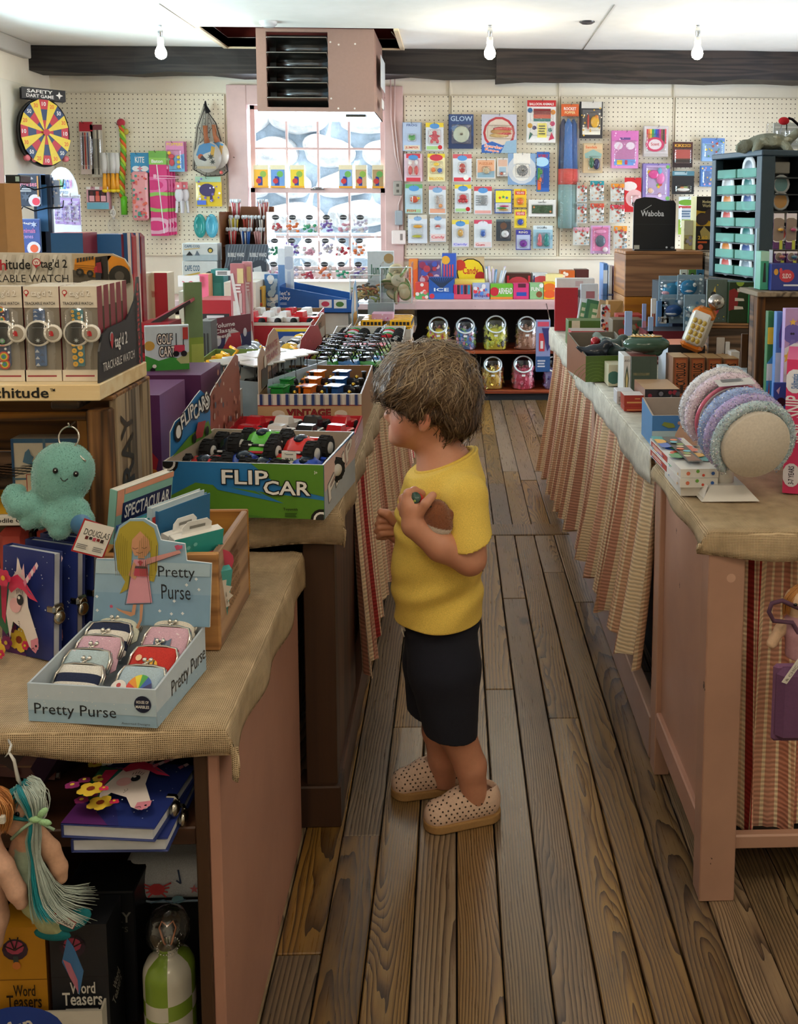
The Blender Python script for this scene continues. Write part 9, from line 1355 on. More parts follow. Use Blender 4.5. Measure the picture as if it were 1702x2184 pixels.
# shark and crab packs, dino boxes on a wooden crate
for k,(u0,v0,u1,v1,Y,t_,lab)in enumerate(((1404,588,1460,650,3.72,[(.5,.5,.36,.3,'2f86b0'),(.3,.42,.2,.1,'d8a0a8'),(.75,.7,.14,.14,'3a94c0'),(.25,.65,.07,.07,'w')],'clear pack of a blue shark with pink gums'),(1444,586,1502,640,3.6,[(.4,.5,.32,.3,'2a7aa8'),(.4,.38,.24,.1,'e6d8d8'),(.6,.6,.1,.1,'w'),(.62,.6,.05,.06,'k')],'clear pack of a second shark with a white eye'),(1410,628,1462,690,3.66,[(.5,.45,.36,.26,'1f4a8a'),(.45,.35,.3,.08,'e6e6ea'),(.8,.75,.14,.14,'d8d8dc')],'clear pack of a navy and white dolphin'),(1457,628,1505,706,3.5,[(.8,.5,.18,.12,'e0603a'),(.5,.3,.26,.2,'8fa8a4'),(.4,.6,.2,.16,'a8bcb8')],'clear bag with an orange crab and pale fish'))):pack(u0,v0,u1,v1,lab,'7f98a8','C 20 .06 c8d8e0 4a7a9a e8f0f4',t_,0,Y=Y,hk=False,name='sea_animal_pack')
b=MB();b.box(aY(1400,700,3.8).x,3.78,RC,aY(1506,700,3.8).x,3.9,aY(1450,600,3.8).z,'39424a','matte');b.build('dark_stand',label='dark upright card behind the shark packs',cat='card')
for k,(u,c)in enumerate(((1450,'c8cfc0'),(1468,'4a7a2a'),(1485,'2a6a8a'))):blk('tag_card',('white','green','blue')[k]+' tag card standing above the shark packs','card',u,575,u+17,600,3.74,.006,None,c,'R .3 .2 .7 .7 1d1d20;T F .4 .3 .6 .6 e8e8e8')
wx=aY(1512,700,3.02).x;wz=aY(1560,691,3.02).z;crate('wooden_crate','small wooden crate carrying the dinosaur claw box',wx,aY(1622,700,3.02).x,3.02,3.27,RC,wz-RC-.014,.014,'crate_wood',(1.15,1.1,1,1),1,False,True)
blk('claw_box','dark green box printed with red clawed toes','toy box',1553,602,1613,690,3.04,.05,wz+.001,'22381c','P 0 .3 .3 .35 .35 .5 .3 .6 .35 .75 .2 .85 0 .8 8a2426;P .3 .85 .6 .82 .62 .76 .3 .76 d8d0c4;P .22 .62 .55 .6 .57 .54 .22 .54 d8d0c4;P .2 .42 .52 .4 .55 .34 .2 .33 d8d0c4;D .4 1 .1 8fae3a');blk('cartoon_card','grey green card with small cartoon sea animals, joined beside the claw box','card',1506,596,1552,690,3.06,.01,wz+.001,'5a6a62','P .2 .5 .3 .7 .4 .85 .45 .6 .35 .4 d8c05a;D .32 .66 .06 2a2a2e;D .32 .4 .06 c8503a;P .45 .3 .55 .55 .65 .35 .55 .2 c8506a;C 9 .02 c8c04a 6aa0c0;D .38 .22 .06 e0704a')
blk('green_toy_box','bright green boxed figure set at the corner of the dark crate','toy box',1596,612,1618,690,3.03,.03,wz+.001,'2f8a4a','T ROBOT .1 .82 .9 .95 e8e8e8;P .3 .2 .5 .75 .7 .6 .8 .2 1d1a18;D .75 .25 .14 6ac0b0')
# dark crate at the right edge: two levels of packs and books
dx=aY(1614,700,2.36).x;dz=aY(1660,622,2.36).z;o=empty('dark_crate','dark weathered crate with a paint flecked top at the right edge','crate',(0,0,0))
for q,m_ in(((dx,2.36,RC,dx+.02,2.39,dz-.012),'crate_wood_z'),((dx,2.39,RC,dx+.012,2.43,dz-.012),'crate_wood_y'),((dx,2.42,RC,dx+.6,2.43,dz-.012),'crate_wood_x'),((dx-.006,2.345,dz-.012,dx+.6,2.50,dz),'crate_wood_grey_y')):b=MB();b.rbox(*q,(1.1,1.05,1,1)if 'grey' in m_ else(.8,.75,.7,1),m_,.002);b.build('board',o)
for a in(('slide_box','blue box lettered Slido with red oval and worm drawings on the crate top','game box',1644,563,1712,612,2.38,.06,dz+.001,'2f3f94','D .5 .55 .24 c83a4a 1.2;T SLIDO .36 .46 .64 .64 f0e8ec;D .15 .7 .12 d8a040 .7;D .3 .75 .1 d84a5a .6;F .4 .14 .95 .26 1 d8dcf0'),('teal_figure_box','teal and green boxed figure at the left end of the crate top','toy box',1621,536,1641,603,2.40,.05,dz+.001,'3fa080','P .3 .2 .4 .7 .6 .7 .7 .2 1d2a24;R 0 .75 1 1 a8d8c8'),('pale_blue_card','pale blue slanted card edge beside the teal boxed figure','card',1610,487,1620,605,2.44,.006,dz+.001,'9fc4d8',''),('upper_crate','low dark crate carrying the window front packs','crate',1646,533,1712,606,2.45,.03,dz+.001,'3a2a22','')):blk(*a)
for k,(u,v0,v1)in enumerate(((1648,455,532),(1675,455,532),(1650,536,562),(1676,536,562))):pack(u,v0,u+25,v1,'violet pack with an oval window, %s'%('upper row, inner','upper row, outer','lower row, inner','lower row, outer')[k],'5a2f6a','R 0 .82 1 1 e6e0ec;D .45 .55 .36 e8e4e8 .9;D .45 .55 .33 8a7a70 .9;R .6 0 .9 .25 b8c04a',[(.6,.55,.26,.16,('e8a82a','c82a6a','b8503a','2a7a9a')[k])],0,Y=2.44,hk=False,name='oval_window_pack')
z0=aY(1660,862,2.2).z;b=MB();b.box(aY(1628,862,2.2).x,2.19,RC,1.2,2.34,z0,'4a2f1c');b.build('wood_block',label='brown wood block under the mermaid books',cat='block')
for a in(('picture_book','violet mermaid picture book with an octopus wearing a crown','book',1668,658,1730,862,2.19,.02,z0+.001,'b89ad0','D .3 .74 .1 6a62b8;D .26 .74 .012 2a2a4a;D .34 .74 .012 2a2a4a;S .3 .86 .04 e8c05a;P .15 .6 .25 .68 .4 .68 .5 .6 .3 .58 7a72c0;T MERMAID .2 .48 .95 .58 4a4088;D .6 .35 .3 e0e4f0 .9;T MERMAID .3 .42 .95 .5 4a4088;S .16 .5 .07 e8c05a;C 9 .02 d8506a e8a0c0'),('picture_book','blue picture book with a violet fish tail behind the mermaid book','book',1650,665,1672,862,2.23,.02,z0+.001,'5a8ad0','P .4 .75 .8 .9 .7 .7 .9 .6 .5 .6 5a4fa8;D .4 .35 .2 c8dcf0 1.4'),('picture_book','green picture book with a yellow smiling face at the back','book',1632,664,1652,862,2.27,.02,z0+.001,'3a7a4a','D .7 .72 .1 efc83a 1.6;P 0 0 1 0 1 .5 0 .4 4a9ad8;D .4 .3 .1 e8eef4 1.6;P .4 .05 .6 .05 .5 .25 c83a2a'),('blue_fish_card','small deep blue card with a diver, below the mermaid book','card',1648,816,1678,884,2.12,.006,RC,'1f62b8','R 0 .6 1 .66 e8eef4;D .6 .75 .06 1d1d24;P .2 .9 .5 .95 .4 .85 c8e0f0')):blk(*a)
blk('snip_box','tall hot pink activity box lettered Snip at the right edge','activity box',1667,766,1740,1082,1.93,.2,NC,{'*':'d8356a','l':'c8305f','u':'e05a88'},'D .28 .84 .09 e6e8f0 .75;V Skillmatics .02 .815 .54 .865 2a6ab0;V SNIP_SNIP -.55 .5 1.1 .62 f0e8ec;D .28 .14 .09 e0dce4 .7;V 3-7_YEARS -.05 .12 .6 .16 3a3040;F .6 .2 .95 .5 3 f0c0d0',yaw=-20)
# capybara box, two spotted boxes
A=aZ(1390,952,RC);hcap=zAt(A,1390,870)-RC;o=dbox('capybara_box','open blue box printed with a capybara in front of the slug boxes',Vector((A.x,A.y,RC)),.11,.13,hcap*.8,hcap,0,'5a94c8','a89c90','P 0 .5 1 .5 1 1 0 1 3f7ab8;P 0 0 1 0 1 .5 0 .5 a8c4cc;P .45 .02 .5 .4 .62 .75 .8 .7 .98 .5 .98 .02 c8a890;D .66 .6 .03 2a1a14;D .94 .45 .07 8a5a44;D .58 .76 .06 b89080;P .2 .7 .35 .6 .5 .62 .45 .75 .25 .8 7a8a3a')
A=aZ(1450,1040,NC+.02);sp='C 16 .1 e05a3a 4a9a5a 3a6ac8 efb03a 8a5ab0 2fa0a0'
for k in range(2):b=MB();w,d,h=.077,.27,.018;b.box(0,0,0,w,d,h,{'*':'e6e4de','l':'e6e0dc'});art(b.face((0,-.0003,0),(w,0,0),(0,0,h)),'D .2 .5 .22 e07a5a;D .45 .75 .2 6fae4a;D .6 .3 .16 d8503a;D .85 .5 .2 2a5fae');art(b.face((-.0003,d,0),(0,-d,0),(0,0,h)),'R .05 .15 .6 .85 b84a40;F .1 .3 .55 .7 2 f0d8d0;C 8 .2 e0a03a 4a8ac8');art(b.face((0,0,h+.0003),(w,0,0),(0,d,0)),sp+';R .3 .12 .72 .95 1d1a1e;P .34 .15 .68 .15 .6 .5 .4 .5 8a4a2a;'+';'.join('D %.2f %.2f .03 %s'%(.45+.06*(i%3),.3+.07*i,('d8c8a8','8fae5a','5ac0d0','e8703a')[i%4])for i in range(8)));b.build('spotted_box',label=('lower spotted white box with a dark window, under its twin','upper spotted white box with a dark window of beads beside the headbands')[k],cat='craft box',loc=(A.x+.002*k,A.y+.004*k,NC+.02+.0185*k),rot=(0,0,.03))
b=MB();b.box(0,0,0,.07,.15,.019,'d8d4cc');b.build('thin_box',label='thin pale box under the two spotted boxes',cat='box',loc=(A.x+.004,A.y+.01,NC))
# headband stand
hx,hy=aZ(1570,1082,NC).x,1.93;dc=aY(1615,952,1.82);hs=empty('headband_stand','white drum stand on a square foot holding glittery headbands','stand',(hx,hy,NC));b=MB();a_,b_=.058,.034
vs=[(sx*a_,sy*a_,0)for sx,sy in((-1,-1),(1,-1),(1,1),(-1,1))]+[(sx*b_,sy*b_,.026)for sx,sy in((-1,-1),(1,-1),(1,1),(-1,1))];b.add(vs,[(3,2,1,0),(4,5,6,7)]+[(i,(i+1)%4,4+(i+1)%4,4+i)for i in range(4)],'e2dfd9','gloss');b.add([(-.053,-.0555,.006),(-.04,-.036,.026),(-.045,.01,.027),(-.0565,.008,.005)],[(0,1,2,3)],'f2f1f0');b.build('foot',hs);ra_=.069;zc=dc.z-NC;b=MB();b.tube([(0,0,.02),(0,0,zc-ra_*.9)],.021,20,'dcd9d3','gloss');b.build('column',hs)
DM=Matrix.Translation(Vector((dc.x-hx,dc.y-hy,zc)))@Matrix.Rotation(math.radians(9),4,'Z')@Matrix.Rotation(math.radians(14),4,'X')@Matrix.Rotation(-PI/2,4,'X')
b=MB();b.T=DM;b.lathe([(0,0),(ra_*.97,0),(ra_,.004),(ra_*.94,.21),(0,.21)],48,lambda k,i:'d6cdc0' if i==0 else 'cfc7bc','matte');b.build('drum',hs)
def band(z,r,tr,cols,label,mat='glitter',n=44,a0=-230,a1=50,thin=False):
 o=link('headband',None,None,None,None,label,'headband','headbands on the drum stand');o.matrix_world=Matrix.Translation((hx,hy,NC))@DM;R=np.random.RandomState(int(z*1000));b=MB();P=[]
 for t_ in np.linspace(math.radians(a0),math.radians(a1),n):P.append((r*math.cos(t_),r*math.sin(t_),z))
 b.tube(P,[tr*(.55 if i in(0,n-1)else 1)for i in range(n)],10,cols[0],'gloss' if thin else 'matte');b.build('band',o)
 if not thin:
  b=MB();N=2600;i_=R.randint(0,n-1,N)
  for q in range(N):
   f_=R.rand();c=np.array(P[i_[q]])*(1-f_)+np.array(P[i_[q]+1])*f_;ph=R.uniform(0,2*PI);ra=np.array((c[0],c[1],0))/r;nn=ra*math.cos(ph)+np.array((0,0,1))*math.sin(ph);p=c+nn*tr*1.03;s_=.0022*R.uniform(.6,1.2);e1=R.normal(0,1,3);e1/=np.linalg.norm(e1);e2=np.cross(nn,e1)+nn*.2
   b.add([p-e1*s_,p+e2*s_+nn*.0012,p+e1*s_],[(0,1,2)],cols[R.randint(len(cols))],'glitter')
  b.build('glitter',o,kind='stuff')
for a in((.018,.077,.0095,['b9cdd6','aed4e0','f0f6fa','c4bce0','ffffff'],'silver blue glitter headband nearest the drum face'),(.05,.077,.0105,['bcaede','c8c0f0','a4c4ea','f0e4fa','ffffff'],'lilac blue glitter headband, second from the drum face'),(.08,.0765,.0105,['a4bcea','bccaf0','d0c2f0','f0f6ff','ffffff'],'pale blue glitter headband, third from the drum face'),(.15,.0765,.011,['e6d6e6','f4ecf4','dac8e0','ffffff','fff0fa'],'pink white glitter headband toward the back of the drum'),(.178,.0775,.0105,['e4e4ea','f8f8ff','d0d4dc','ffffff','f0e6f0'],'white silver glitter headband, rearmost on the drum')):band(*a)
band(.122,.0735,.004,['d8708a'],'thin pink headband wrapped between the glitter ones',thin=True);band(.104,.0735,.003,['4a4a58'],'thin dark striped headband beside the pink one',thin=True)
b=MB();b.T=Matrix.Translation((hx,hy,NC))@DM@Matrix.Translation((0,0,0));b.prism([(-.05,-.014),(.03,-.014),(.03,.014),(-.05,.014)],(-.0,-.0865,.11),(1,0,.1),(0,-.05,1),.0008,'cfcfd2');f=b.face((-.045,-.0872,.1),(.07,0,.007),(0,-.001,.022));f.n=-f.n if f.n.y>0 else f.n;f.fine(.1,.2,.8,.8,4,'6a6a70');b.build('paper_tag',label='grey paper tag lying across the tops of the headbands',cat='tag')
# hanging mermaid doll with a purple case
DY=1.672;oc=aY(1700,1330,DY);o=empty('mermaid_doll','fair mermaid doll with a pink scaled top hanging at the right edge','doll',oc);q=lambda u,v,dy=0:np.array(aY(u,v,DY+dy))-np.array(oc);s=SDF((-.06,-.05,-.06),(.09,.05,.08),.0025);s.ell(q(1704,1282),(.026,.024,.026),0).chain([q(1700,1305),q(1704,1345),q(1706,1400)],(.016,.024,.026),.01).chain([q(1688,1318),q(1664,1342),q(1646,1372)],(.009,.010,.0095),.004)
def dc_(p):u=np.tile(np.array(H('d8b494')),(len(p),1));m_=(p[:,2]<q(0,1330)[2])&(p[:,0]>q(1672,1340)[0]-.02*0)&(p[:,0]>q(1670,0+1340)[0]);u[m_]=H('b98a94');u[(p[:,2]>q(0,1278)[2])]=H('c98a4a');return u
s.mesh('body',dc_,'matte',o);b=MB();strands(b,[q(1704,1252),q(1680,1275,-.015),q(1676,1310,-.01)],[.01,.01,.006],70,['c98a4a','d89a58','b87838']);b.build('hair',o);b=MB();b.ell(q(1697,1290,-.024),(.004,.002,.003),'k','gloss',8,5);b.build('eye',o)
o=empty('purple_case','mauve silicone case with a looped cord and a white tag hanging over the curtain','case',aY(1700,1500,DY-.02));q2=lambda u,v,dy=0:np.array(aY(u,v,DY-.02+dy))-np.array(aY(1700,1500,DY-.02));A,B=q2(1648,1575),q2(1760,1418);b=MB();b.rbox(A[0],-.02,A[2],B[0],.02,B[2],'6a4468','matte',.012);b.rbox(A[0]-.004,-.006,A[2]-.004,B[0],.006,B[2]+.004,'7a5276','matte',.006);b.build('case_body',o);b=MB();b.tube([q2(1720,1415),q2(1700,1345),q2(1690,1328),q2(1650,1324),q2(1640,1305),q2(1646,1287),q2(1668,1281),q2(1710,1300)],.0042,8,'5a3a50','matte');b.tube([q2(1710,1300),np.array(aY(1712,1216,NY0-.003))-np.array(aY(1700,1500,DY-.02))],.003,6,'5a3a50');b.build('cord_loop',o);b=MB();P=[q2(1667,1455,-.021),q2(1678,1459,-.021),q2(1712,1412,-.021),q2(1702,1405,-.021)];b.add(P+[p+np.array((0,.001,0))for p in P],[(0,3,2,1)[::-1],(4,5,6,7)[::-1],(0,1,5,4),(1,2,6,5),(2,3,7,6),(3,0,4,7)],'e2dcd4');f=b.face(P[0],P[3]-P[0],(P[0]-P[1])*-1.0);f=b.face(P[1]+np.array((0,-.0005,0)),P[2]-P[1],P[0]-P[1]);f.text('& CHIC',.1,.25,.8,.75,'6a6058',0);b.build('white_tag',o)
# ================================================================ the boy
BY=2.0;BO=aY(945,1835,BY);BO.z=0.0
def J(u,v,dy=0.0):return np.array(aY(u,v,BY+dy))-np.array(BO)
def fn(s,f,lo,hi,k=0.0):
 q=s._sub(lo,hi)
 if q:s._put(q[0],f(*q[1]).astype(np.float32),k)
def wob(p):return .5*math.sin(p)
boy=empty('person','young boy in a yellow T-shirt and navy shorts facing the toy cars, hugging a toy','person',BO)
s=SDF((-.19,-.19,.02),(.16,.19,1.04),.003)
# head and neck
s.ell(J(921,838),(.089,.074,.088),0).ell(J(882,886,.008),(.044,.057,.062),.025).ell(J(866,925,.010),(.034,.038,.026),.02).ell(J(869,906,-.022),(.028,.030,.034),.02).ell(J(846,936,.012),(.014,.02,.010),.015)
s.cap(J(842,866,.008),J(829,886,.008),.008,.0105,.008).ell(J(834,894,.008),(.009,.013,.007),.005).ell(J(838,911,.02),(.009,.017,.005),.006).ell(J(839,920,.02),(.009,.016,.005),.006).ell(J(838,858,.02),(.012,.04,.012),.015)
for e in(-1,1):
 R=Matrix.Rotation(.25*e,3,'Z');s.ell(J(905,896,.070*e),(.0135,.0075,.0205),.004,R).ell(J(902,913,.069*e),(.008,.006,.009),.004).ell(J(901,894,.078*e),(.0075,.006,.012),.003,R,'s')
s.cap(J(926,935),J(950,990),.043,.047,.022).chain([J(952,1010),J(945,1100),J(938,1220),J(942,1330)],(.06,.074,.078,.074),.03)
# near arm and the hand that holds the toy against the chest
s.cap(J(960,1030,-.02),J(990,1055,-.085),.045,.036,.03).chain([J(990,1055,-.085),J(1004,1130,-.112),J(1002,1192,-.122)],(.036,.033,.031),.012).chain([J(1002,1192,-.122),J(940,1164,-.137),J(884,1122,-.14)],(.031,.029,.0235),.012)
s.cap(J(882,1116,-.14),J(880,1085,-.14),.022,.020,.012).ell(J(877,1082,-.136),(.020,.015,.025),.012)
for ch,r in((((893,1096,-.15),(908,1074,-.157),(923,1057,-.147)),(.0105,.0095,.0082)),(((867,1070,-.142),(870,1053,-.137),(884,1047,-.122),(900,1053,-.110)),(.0098,.0092,.0085,.0078)),(((863,1082,-.132),(860,1064,-.12),(870,1056,-.106),(886,1060,-.098)),(.0098,.009,.0085,.0078)),(((863,1095,-.124),(857,1080,-.11),(866,1072,-.098),(882,1074,-.094)),(.0092,.0086,.008,.0074)),(((866,1106,-.118),(860,1094,-.104),(868,1087,-.095),(880,1089,-.092)),(.0085,.0078,.0072,.0066))):s.chain([J(*p)for p in ch],r,.004)
# far arm with its loosely closed hand
s.cap(J(960,1030,.02),J(985,1055,.085),.045,.036,.03).chain([J(985,1055,.085),J(975,1180,.12),J(900,1165,.115),J(848,1138,.085)],(.035,.031,.027,.0215),.012).ell(J(836,1124,.078),(.018,.015,.024),.012)
for k,(v,l)in enumerate(((1096,0),(1110,4),(1124,5),(1137,1))):s.chain([J(838,v,.066),J(815-l,v+1,.058),J(808-l,v+9,.066),J(822,v+10,.074)],(.007,.0068,.0062,.0056),0)
s.chain([J(840,1112,.055),J(826,1096,.048),J(812,1092,.05)],(.0098,.009,.008),.004)
# legs
s.chain([J(955,1400,-.045),J(974,1560,-.042),J(1004,1634,-.034),J(1021,1765,-.018),J(1022,1800,-.017)],(.050,.039,.0325,.0215,.024),.01).chain([J(945,1400,.05),J(938,1555,.06),J(946,1615,.072),J(948,1712,.088),J(946,1745,.09)],(.050,.038,.0335,.022,.024),.01)
s.cap(J(1020,1802,-.018),J(975,1816,-.03),.021,.018,.01).cap(J(946,1742,.09),J(900,1752,.08),.021,.018,.01)
def skin(p):
 c=np.tile(np.array(H('c98d70')),(len(p),1))
 def tint(q,r,col,a=1.0):w=np.clip(1-np.linalg.norm((p-q)/r,axis=1),0,1)[:,None]*a;c[:]=c*(1-w)+np.array(H(col))*w
 tint(J(852,912,-.035),.035,'c9765f',.6);tint(J(905,896,-.078),.022,'c0644e',.7);tint(J(834,916,.02),.014,'b5574f',.9);tint(J(824,887,.02),.016,'cc7a62',.5);tint(J(1000,1215,-.12),.04,'bd705a',.5)
 return c
s.mesh('body',skin,'skin',boy)
for e,u in((-1,842),(1,838)):
 b=MB();q=J(u,872,.02+.03*e);b.ell(q,(.0075,.0095,.0055),'ece6e0','gloss',12,8);b.ell(q+np.array((-.006,.002,0)),(.003,.0045,.0042),'3a2618','gloss',8,6);b.build('eye',boy);b=MB();b.tube([J(u+6,858,.02+.045*e),J(u-1,855,.02+.03*e),J(u-2,857,.02+.012*e)],[.0012,.002,.0012],5,'5a4434','hairm');b.build('eyebrow',boy)
 # T-shirt
RW=np.array([(z,J(u,1100)[0],rx,ry)for z,u,rx,ry in((.40,936,.094,.102),(.488,934,.0945,.102),(.583,933,.0965,.100),(.678,941,.0925,.100),(.716,946,.089,.104),(.745,949,.084,.106),(.768,951,.075,.096),(.785,951,.070,.082),(.80,952,.066,.072),(.83,955,.066,.068))])
def torso(x,y,z):
 cx,rx,ry=(np.interp(z,RW[:,0],RW[:,i])for i in(1,2,3));q=np.sqrt(((x-cx)/rx)**2+(y/ry)**2+0*z)
 w=.0036*np.sin(34*x+60*z+9*np.sin(18*z))*np.sin(22*z+3)+.0026*np.sin(70*z-50*x+20*y)*np.clip((.62-z)*6,0,1)+.0025*np.sin(9*x-40*z+2)
 return(q-1)*np.minimum(rx,ry)+w*np.clip((.76-z)*12,0,1)
s=SDF((-.14,-.18,.45),(.13,.18,.83),.003);fn(s,torso,(-.14,-.18,.45),(.13,.18,.83))
def sleeve(e):
 q=SDF((-.14,-.18,.45),(.13,.18,.83),.003);q.a[:]=1;q.cap(J(968,1040,.055*e),J(990,1058,.088*e),.046,.046,0).chain([J(990,1058,.088*e),J(1003,1160,.117*e),J(1004,1200,.125*e)],(.046,.0445,.047),.01);p0,p1=J(972,1158,.117*e),J(1031,1143,.117*e);d=p1-p0;q.cut(J(1002,1151,.117*e),np.array((-d[2],.25*e*abs(d[0]),d[0]))*-1);return q
for e in(-1,1):h=sleeve(e).a;k=.012;t_=np.clip(.5+.5*(s.a-h)/k,0,1);s.a=s.a*(1-t_)+h*t_-k*t_*(1-t_)
NA,NB=J(897,1000),J(1005,960);nn_=np.array((-(NB-NA)[2],0,(NB-NA)[0]));s.cut(J(936,1318),(.05,0,-1)).cut(NA,nn_).cap(J(946,950),J(949,1010),.055,.055,.003,'s')
s.mesh('t_shirt','f2cf60','fabric',boy)
b=MB();b.tube([(J(948,980)[0]+.058*math.cos(a),.059*math.sin(a),NA[2]+(J(948,980)[0]+.058*math.cos(a)-NA[0])*(NB-NA)[2]/(NB-NA)[0]-.001)for a in np.linspace(0,2*PI,40)[:-1]],.0048,7,'ecc656','fabric',True);b.build('collar',boy)
b=MB();b.tube([J(u,v,dy)for u,v,dy in((944,1094,-.106),(949,1070,-.1085),(960,1050,-.108),(975,1038,-.103),(990,1032,-.094))],.0011,5,'b08a28','fabric');b.build('sleeve_seam',boy)
b=MB();b.tube([J(1033,1118,-.045),J(1036,1122,-.04),J(1035,1128,-.044)],.0014,4,'1d1d20');b.tube([J(1029,1200,-.046),J(1033,1206,-.04),J(1028,1214,-.046),J(1030,1218,-.044)],.0014,4,'1d1d20');b.build('back_print',boy)
# shorts: each leg cut at its hem, joined at the waist
s=SDF((-.12,-.14,.2),(.11,.14,.52),.003);s.chain([J(943,1345,-.012),J(948,1425,-.036),J(966,1590,-.044)],(.074,.076,.051),.01).cut(J(955,1566,-.05),(-.12,0,-1));q=SDF((-.12,-.14,.2),(.11,.14,.52),.003);q.chain([J(940,1345,.012),J(932,1410,.04),J(918,1540,.058)],(.076,.073,.05),.01).cut(J(905,1517,.055),(-.35,0,-1));h=q.a;t_=np.clip(.5+.5*(s.a-h)/.01,0,1);s.a=s.a*(1-t_)+h*t_-.01*t_*(1-t_);s.ell(J(942,1325),(.082,.082,.03),.01)
s.mesh('shorts','151826','fabric',boy)
b=MB();b.tube([J(857,1330,-.03),J(858,1345,-.035),J(862,1358,-.035)],.0016,5,'d8d0c0','fabric');b.tube([J(859,1330,-.03),J(864,1346,-.036)],.0016,5,'d8d0c0','fabric');b.build('drawstring',boy)
# hair: a close cap and combed locks grown along it
s=SDF((-.17,-.12,.83),(.13,.12,1.06),.0035);s.ell(J(917,815),(.098,.084,.082),0).ell(J(966,858),(.052,.072,.056),.02).ell(J(972,898),(.034,.056,.026),.015).ell(J(850,819,.006),(.040,.070,.030),.02).ell(J(888,858,-.045),(.035,.030,.026),.012).ell(J(888,858,.045),(.035,.030,.026),.012)
gx,gy,gz=s._sub(s.lo,s.lo+np.array(s.n)*s.h)[1];s.a+=(.0045*np.sin(55*gx+40*gz+3*np.sin(45*gy))*np.sin(48*gz-30*gx+25*gy)+.002*np.sin(110*gx-60*gz+70*gy)).astype(np.float32);g_=np.gradient(s.a,s.h)
def at(p):
 i=np.clip(((p-s.lo)/s.h).round().astype(int),0,np.array(s.n)-1);n=np.stack([g[i[:,0],i[:,1],i[:,2]]for g in g_],1);return s.a[i[:,0],i[:,1],i[:,2]],n/(np.linalg.norm(n,axis=1)[:,None]+1e-9)
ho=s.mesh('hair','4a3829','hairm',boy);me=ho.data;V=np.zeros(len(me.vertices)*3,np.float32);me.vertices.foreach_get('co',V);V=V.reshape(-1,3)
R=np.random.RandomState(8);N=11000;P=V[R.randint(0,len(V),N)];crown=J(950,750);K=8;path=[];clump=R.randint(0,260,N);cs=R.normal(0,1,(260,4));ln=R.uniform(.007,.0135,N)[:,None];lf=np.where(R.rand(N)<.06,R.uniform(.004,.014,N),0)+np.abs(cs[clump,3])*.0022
for k in range(K):
 d,n=at(P);P=P-n*(d-(.001+(.003+lf)*math.sin(PI*(k/(K-1))*.75)+.002*R.rand(N)))[:,None];path.append(P.copy())
 f=P-crown;f[:,2]-=.05;f+=np.array((-.03,0,-.02));f+=.12*np.stack([np.sin(P[:,2]*75+cs[clump,0]*1.3+P[:,1]*30),.4*np.sin(P[:,0]*60+cs[clump,1]),.6*np.cos(P[:,0]*70+cs[clump,2]*1.3)],1);f-=n*(f*n).sum(1)[:,None];f/=np.linalg.norm(f,axis=1)[:,None]+1e-9;P=P+f*ln
path=np.array(path);vs=[];wd=.0011
for k in range(K):d,n=at(path[k]);t_=path[min(k+1,K-1)]-path[max(k-1,0)];sd=np.cross(n,t_);sd/=np.linalg.norm(sd,axis=1)[:,None]+1e-9;w=wd*(1-.85*(k/(K-1))**2);vs+=[path[k]-sd*w,path[k]+sd*w]
vs=np.array(vs).transpose(1,0,2).reshape(-1,3);base_=(np.arange(N)*2*K)[:,None,None];quad=np.array([[2*k,2*k+1,2*k+3,2*k+2]for k in range(K-1)])[None];F_=(base_+quad).reshape(-1)
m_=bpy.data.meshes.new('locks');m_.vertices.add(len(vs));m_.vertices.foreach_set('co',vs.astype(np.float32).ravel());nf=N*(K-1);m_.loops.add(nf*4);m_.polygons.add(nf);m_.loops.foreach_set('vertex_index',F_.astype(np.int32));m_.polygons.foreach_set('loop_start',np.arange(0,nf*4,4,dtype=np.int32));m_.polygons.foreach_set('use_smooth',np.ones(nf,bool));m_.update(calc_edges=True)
pal=np.array([H(c)for c in('a58e6e','8c7458','6f5842','57432f','412f22')]);hz=np.clip((path[0][:,2]-.86)/.17,0,1);cc=pal[np.clip(4-hz*3.4+R.normal(0,.9,N)+cs[clump,0]*.5,0,4).round().astype(int)];a_=m_.color_attributes.new('Col','FLOAT_COLOR','POINT');a_.data.foreach_set('color',np.repeat(cc,2*K,axis=0).astype(np.float32).ravel());m_.materials.append(MATS['hairm']);link('locks',m_,ho,kind='stuff')  # lock colours darken downward by height, painting in the light from above
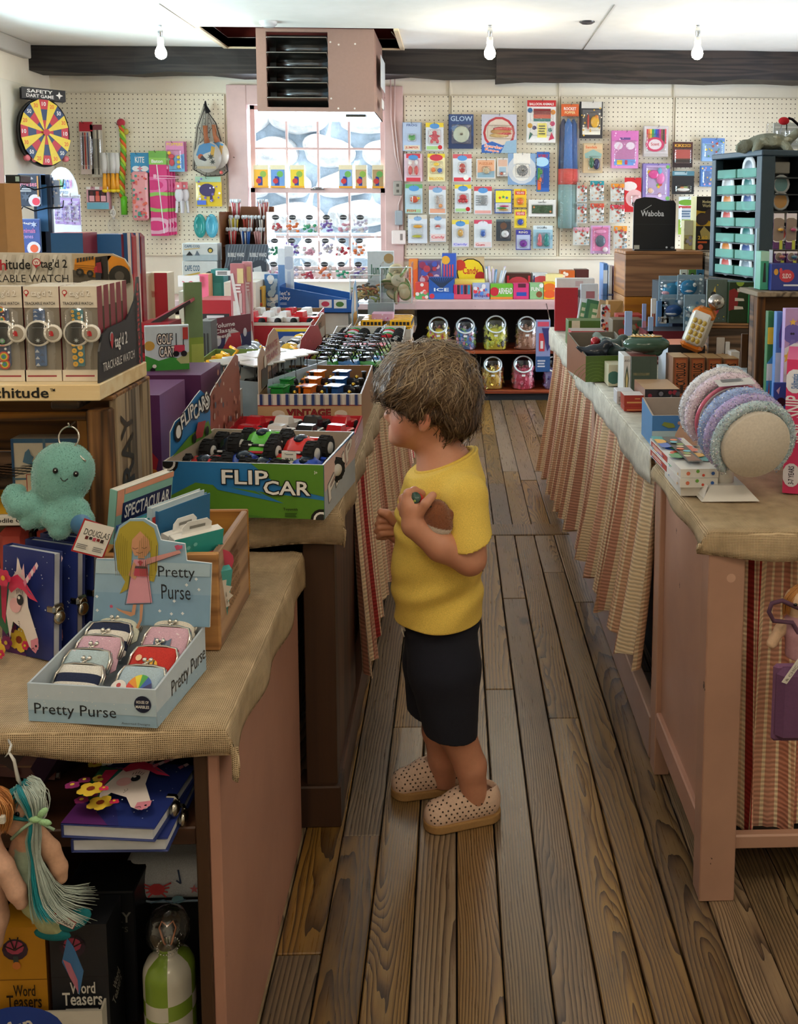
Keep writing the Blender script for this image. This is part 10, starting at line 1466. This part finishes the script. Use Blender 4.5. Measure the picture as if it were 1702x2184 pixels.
# shoes
def shoe(Hp,Tp,lab):
 d=Tp-Hp;an=math.atan2(d.y,d.x);L=d.length;o=empty('shoe',lab,'shoe');o.parent=None;q=SDF((-.11,-.05,-.005),(.11,.05,.1),.0022);hl=L/2
 q.cap((-hl+.032,0,.034),(hl-.034,0,.026),.0315,.0315,0).ell((-.012,0,.045),(.055,.031,.034),.015).ell((-hl+.03,0,.05),(.028,.028,.03),.01).cut((0,0,.014),(0,0,-1));q.ell((-.036,0,.098),(.047,.0235,.054),.004,None,'s').cap((-.05,0,.05),(-.012,0,.05),.021,.018,.004,'s')
 up=q.mesh('upper','d8b9a2','matte',None);so=SDF((-.11,-.05,-.005),(.11,.05,.03),.0022);so.a[:]=1
 x,y,z=so._sub(so.lo,so.lo+np.array(so.n)*so.h)[1];so.a=np.maximum(np.sqrt(np.maximum(np.abs(x+.001)-hl+.036,0)**2+y**2)-.0355,np.abs(z-.009)-.009).astype(np.float32);sl=so.mesh('sole','a37c4a','matte',None)
 b=MB();g=np.gradient(q.a,q.h)
 for i in range(12):
  for j in range(15):
   x0=-hl+.022+i*(L-.04)/11+(.006 if j%2 else 0);t_=PI*(j+.5)/15;dv=np.array((0,math.cos(t_),math.sin(t_)))
   for r in np.arange(.06,.01,-.0012):
    p=np.array((x0,0,.022))+dv*r;ii=((p-q.lo)/q.h).round().astype(int)
    if(ii<1).any()or(ii>=np.array(q.n)-1).any():continue
    if q.a[tuple(ii)]<.0004:
     n=np.array([gg[tuple(ii)]for gg in g]);n/=np.linalg.norm(n)+1e-9
     if n@dv>.55 and p[2]>.024:
      e1=np.cross(n,(1,0,0));e1/=np.linalg.norm(e1)+1e-9;e2=np.cross(n,e1);b.add([p+n*.0008+(e1*math.cos(a)+e2*math.sin(a))*.0021 for a in np.linspace(0,2*PI,8)[:-1]],[tuple(range(7))],'3d2c20','matte')
     break
 ho_=b.build('vent_holes',None,kind='stuff');M=Matrix.Translation((Hp+Tp)/2)@Matrix.Rotation(an,4,'Z')
 o.matrix_world=M
 for ch in(up,sl,ho_):ch.parent=o
 return o
shoe(Vector((.098,1.997,.001)),Vector((-.066,1.948,.001)),'tan perforated slip-on shoe on the foot nearer the camera')
shoe(Vector((.020,2.102,.001)),Vector((-.143,2.070,.001)),'tan perforated slip-on shoe on the foot nearer the toy car counter')
# what he holds: a plush bear and a small capsule toy
oc=aY(934,1106,BY-.135);o=empty('plush_bear','small brown plush animal with a white belly tucked under the boys arm','plush toy',oc);q=lambda u,v,dy=0:np.array(aY(u,v,BY-.135+dy))-np.array(oc);s=SDF((-.045,-.04,-.05),(.05,.045,.05),.0022);s.ell(q(930,1098),(.027,.026,.030),0).ell(q(938,1120),(.026,.024,.022),.012).ell(q(958,1098,.004),(.011,.008,.011),.005).ell(q(912,1084,.004),(.010,.008,.009),.005)
def bc(p):c=np.tile(np.array(H('8a4f2c')),(len(p),1));c[p[:,2]<q(0,1126)[2]+p[:,0]*-.3]=H('d8cabc');return c
bd=s.mesh('body',bc,'fur',o);n_=len(bd.data.polygons);ctr=np.zeros(n_*3);bd.data.polygons.foreach_get('center',ctr);ctr=ctr.reshape(-1,3);nr=np.zeros(n_*3);bd.data.polygons.foreach_get('normal',nr);nr=nr.reshape(-1,3);up_=ctr[:,2]>q(0,1126)[2]-ctr[:,0]*.3
fur_mesh('fur',o,ctr[up_],nr[up_],7000,.004,.0005,('96582f','7a4424','a3653a'));fur_mesh('belly_fur',o,ctr[~up_],nr[~up_],2500,.005,.0005,('e2d6c8','cfc0b0'));b=MB();b.ell(q(917,1080,-.022),(.004,.002,.0022),'k','gloss',8,5);b.build('eye',o)
b=MB();A,B=Vector(aY(888,1064,BY-.142)),Vector(aY(906,1078,BY-.10));A2=A+(A-B).normalized()*.004;b.tube([A2,A,A+(B-A)*.35,A+(B-A)*.36,A+(B-A)*.6,A+(B-A)*.61,B],[.009,.0125,.0125,.0125,.0125,.0125,.011],16,'c81f2c','gloss');b.tube([A2-(B-A)*.08,A2],.0115,14,'3f5a50','gloss');b.ell(A2+Vector((.0,-.004,-.005)),(.006,.004,.004),'8a9a3a','gloss',8,6);b.build('capsule_toy',label='small red and green capsule toy gripped in the boys hand',cat='toy')
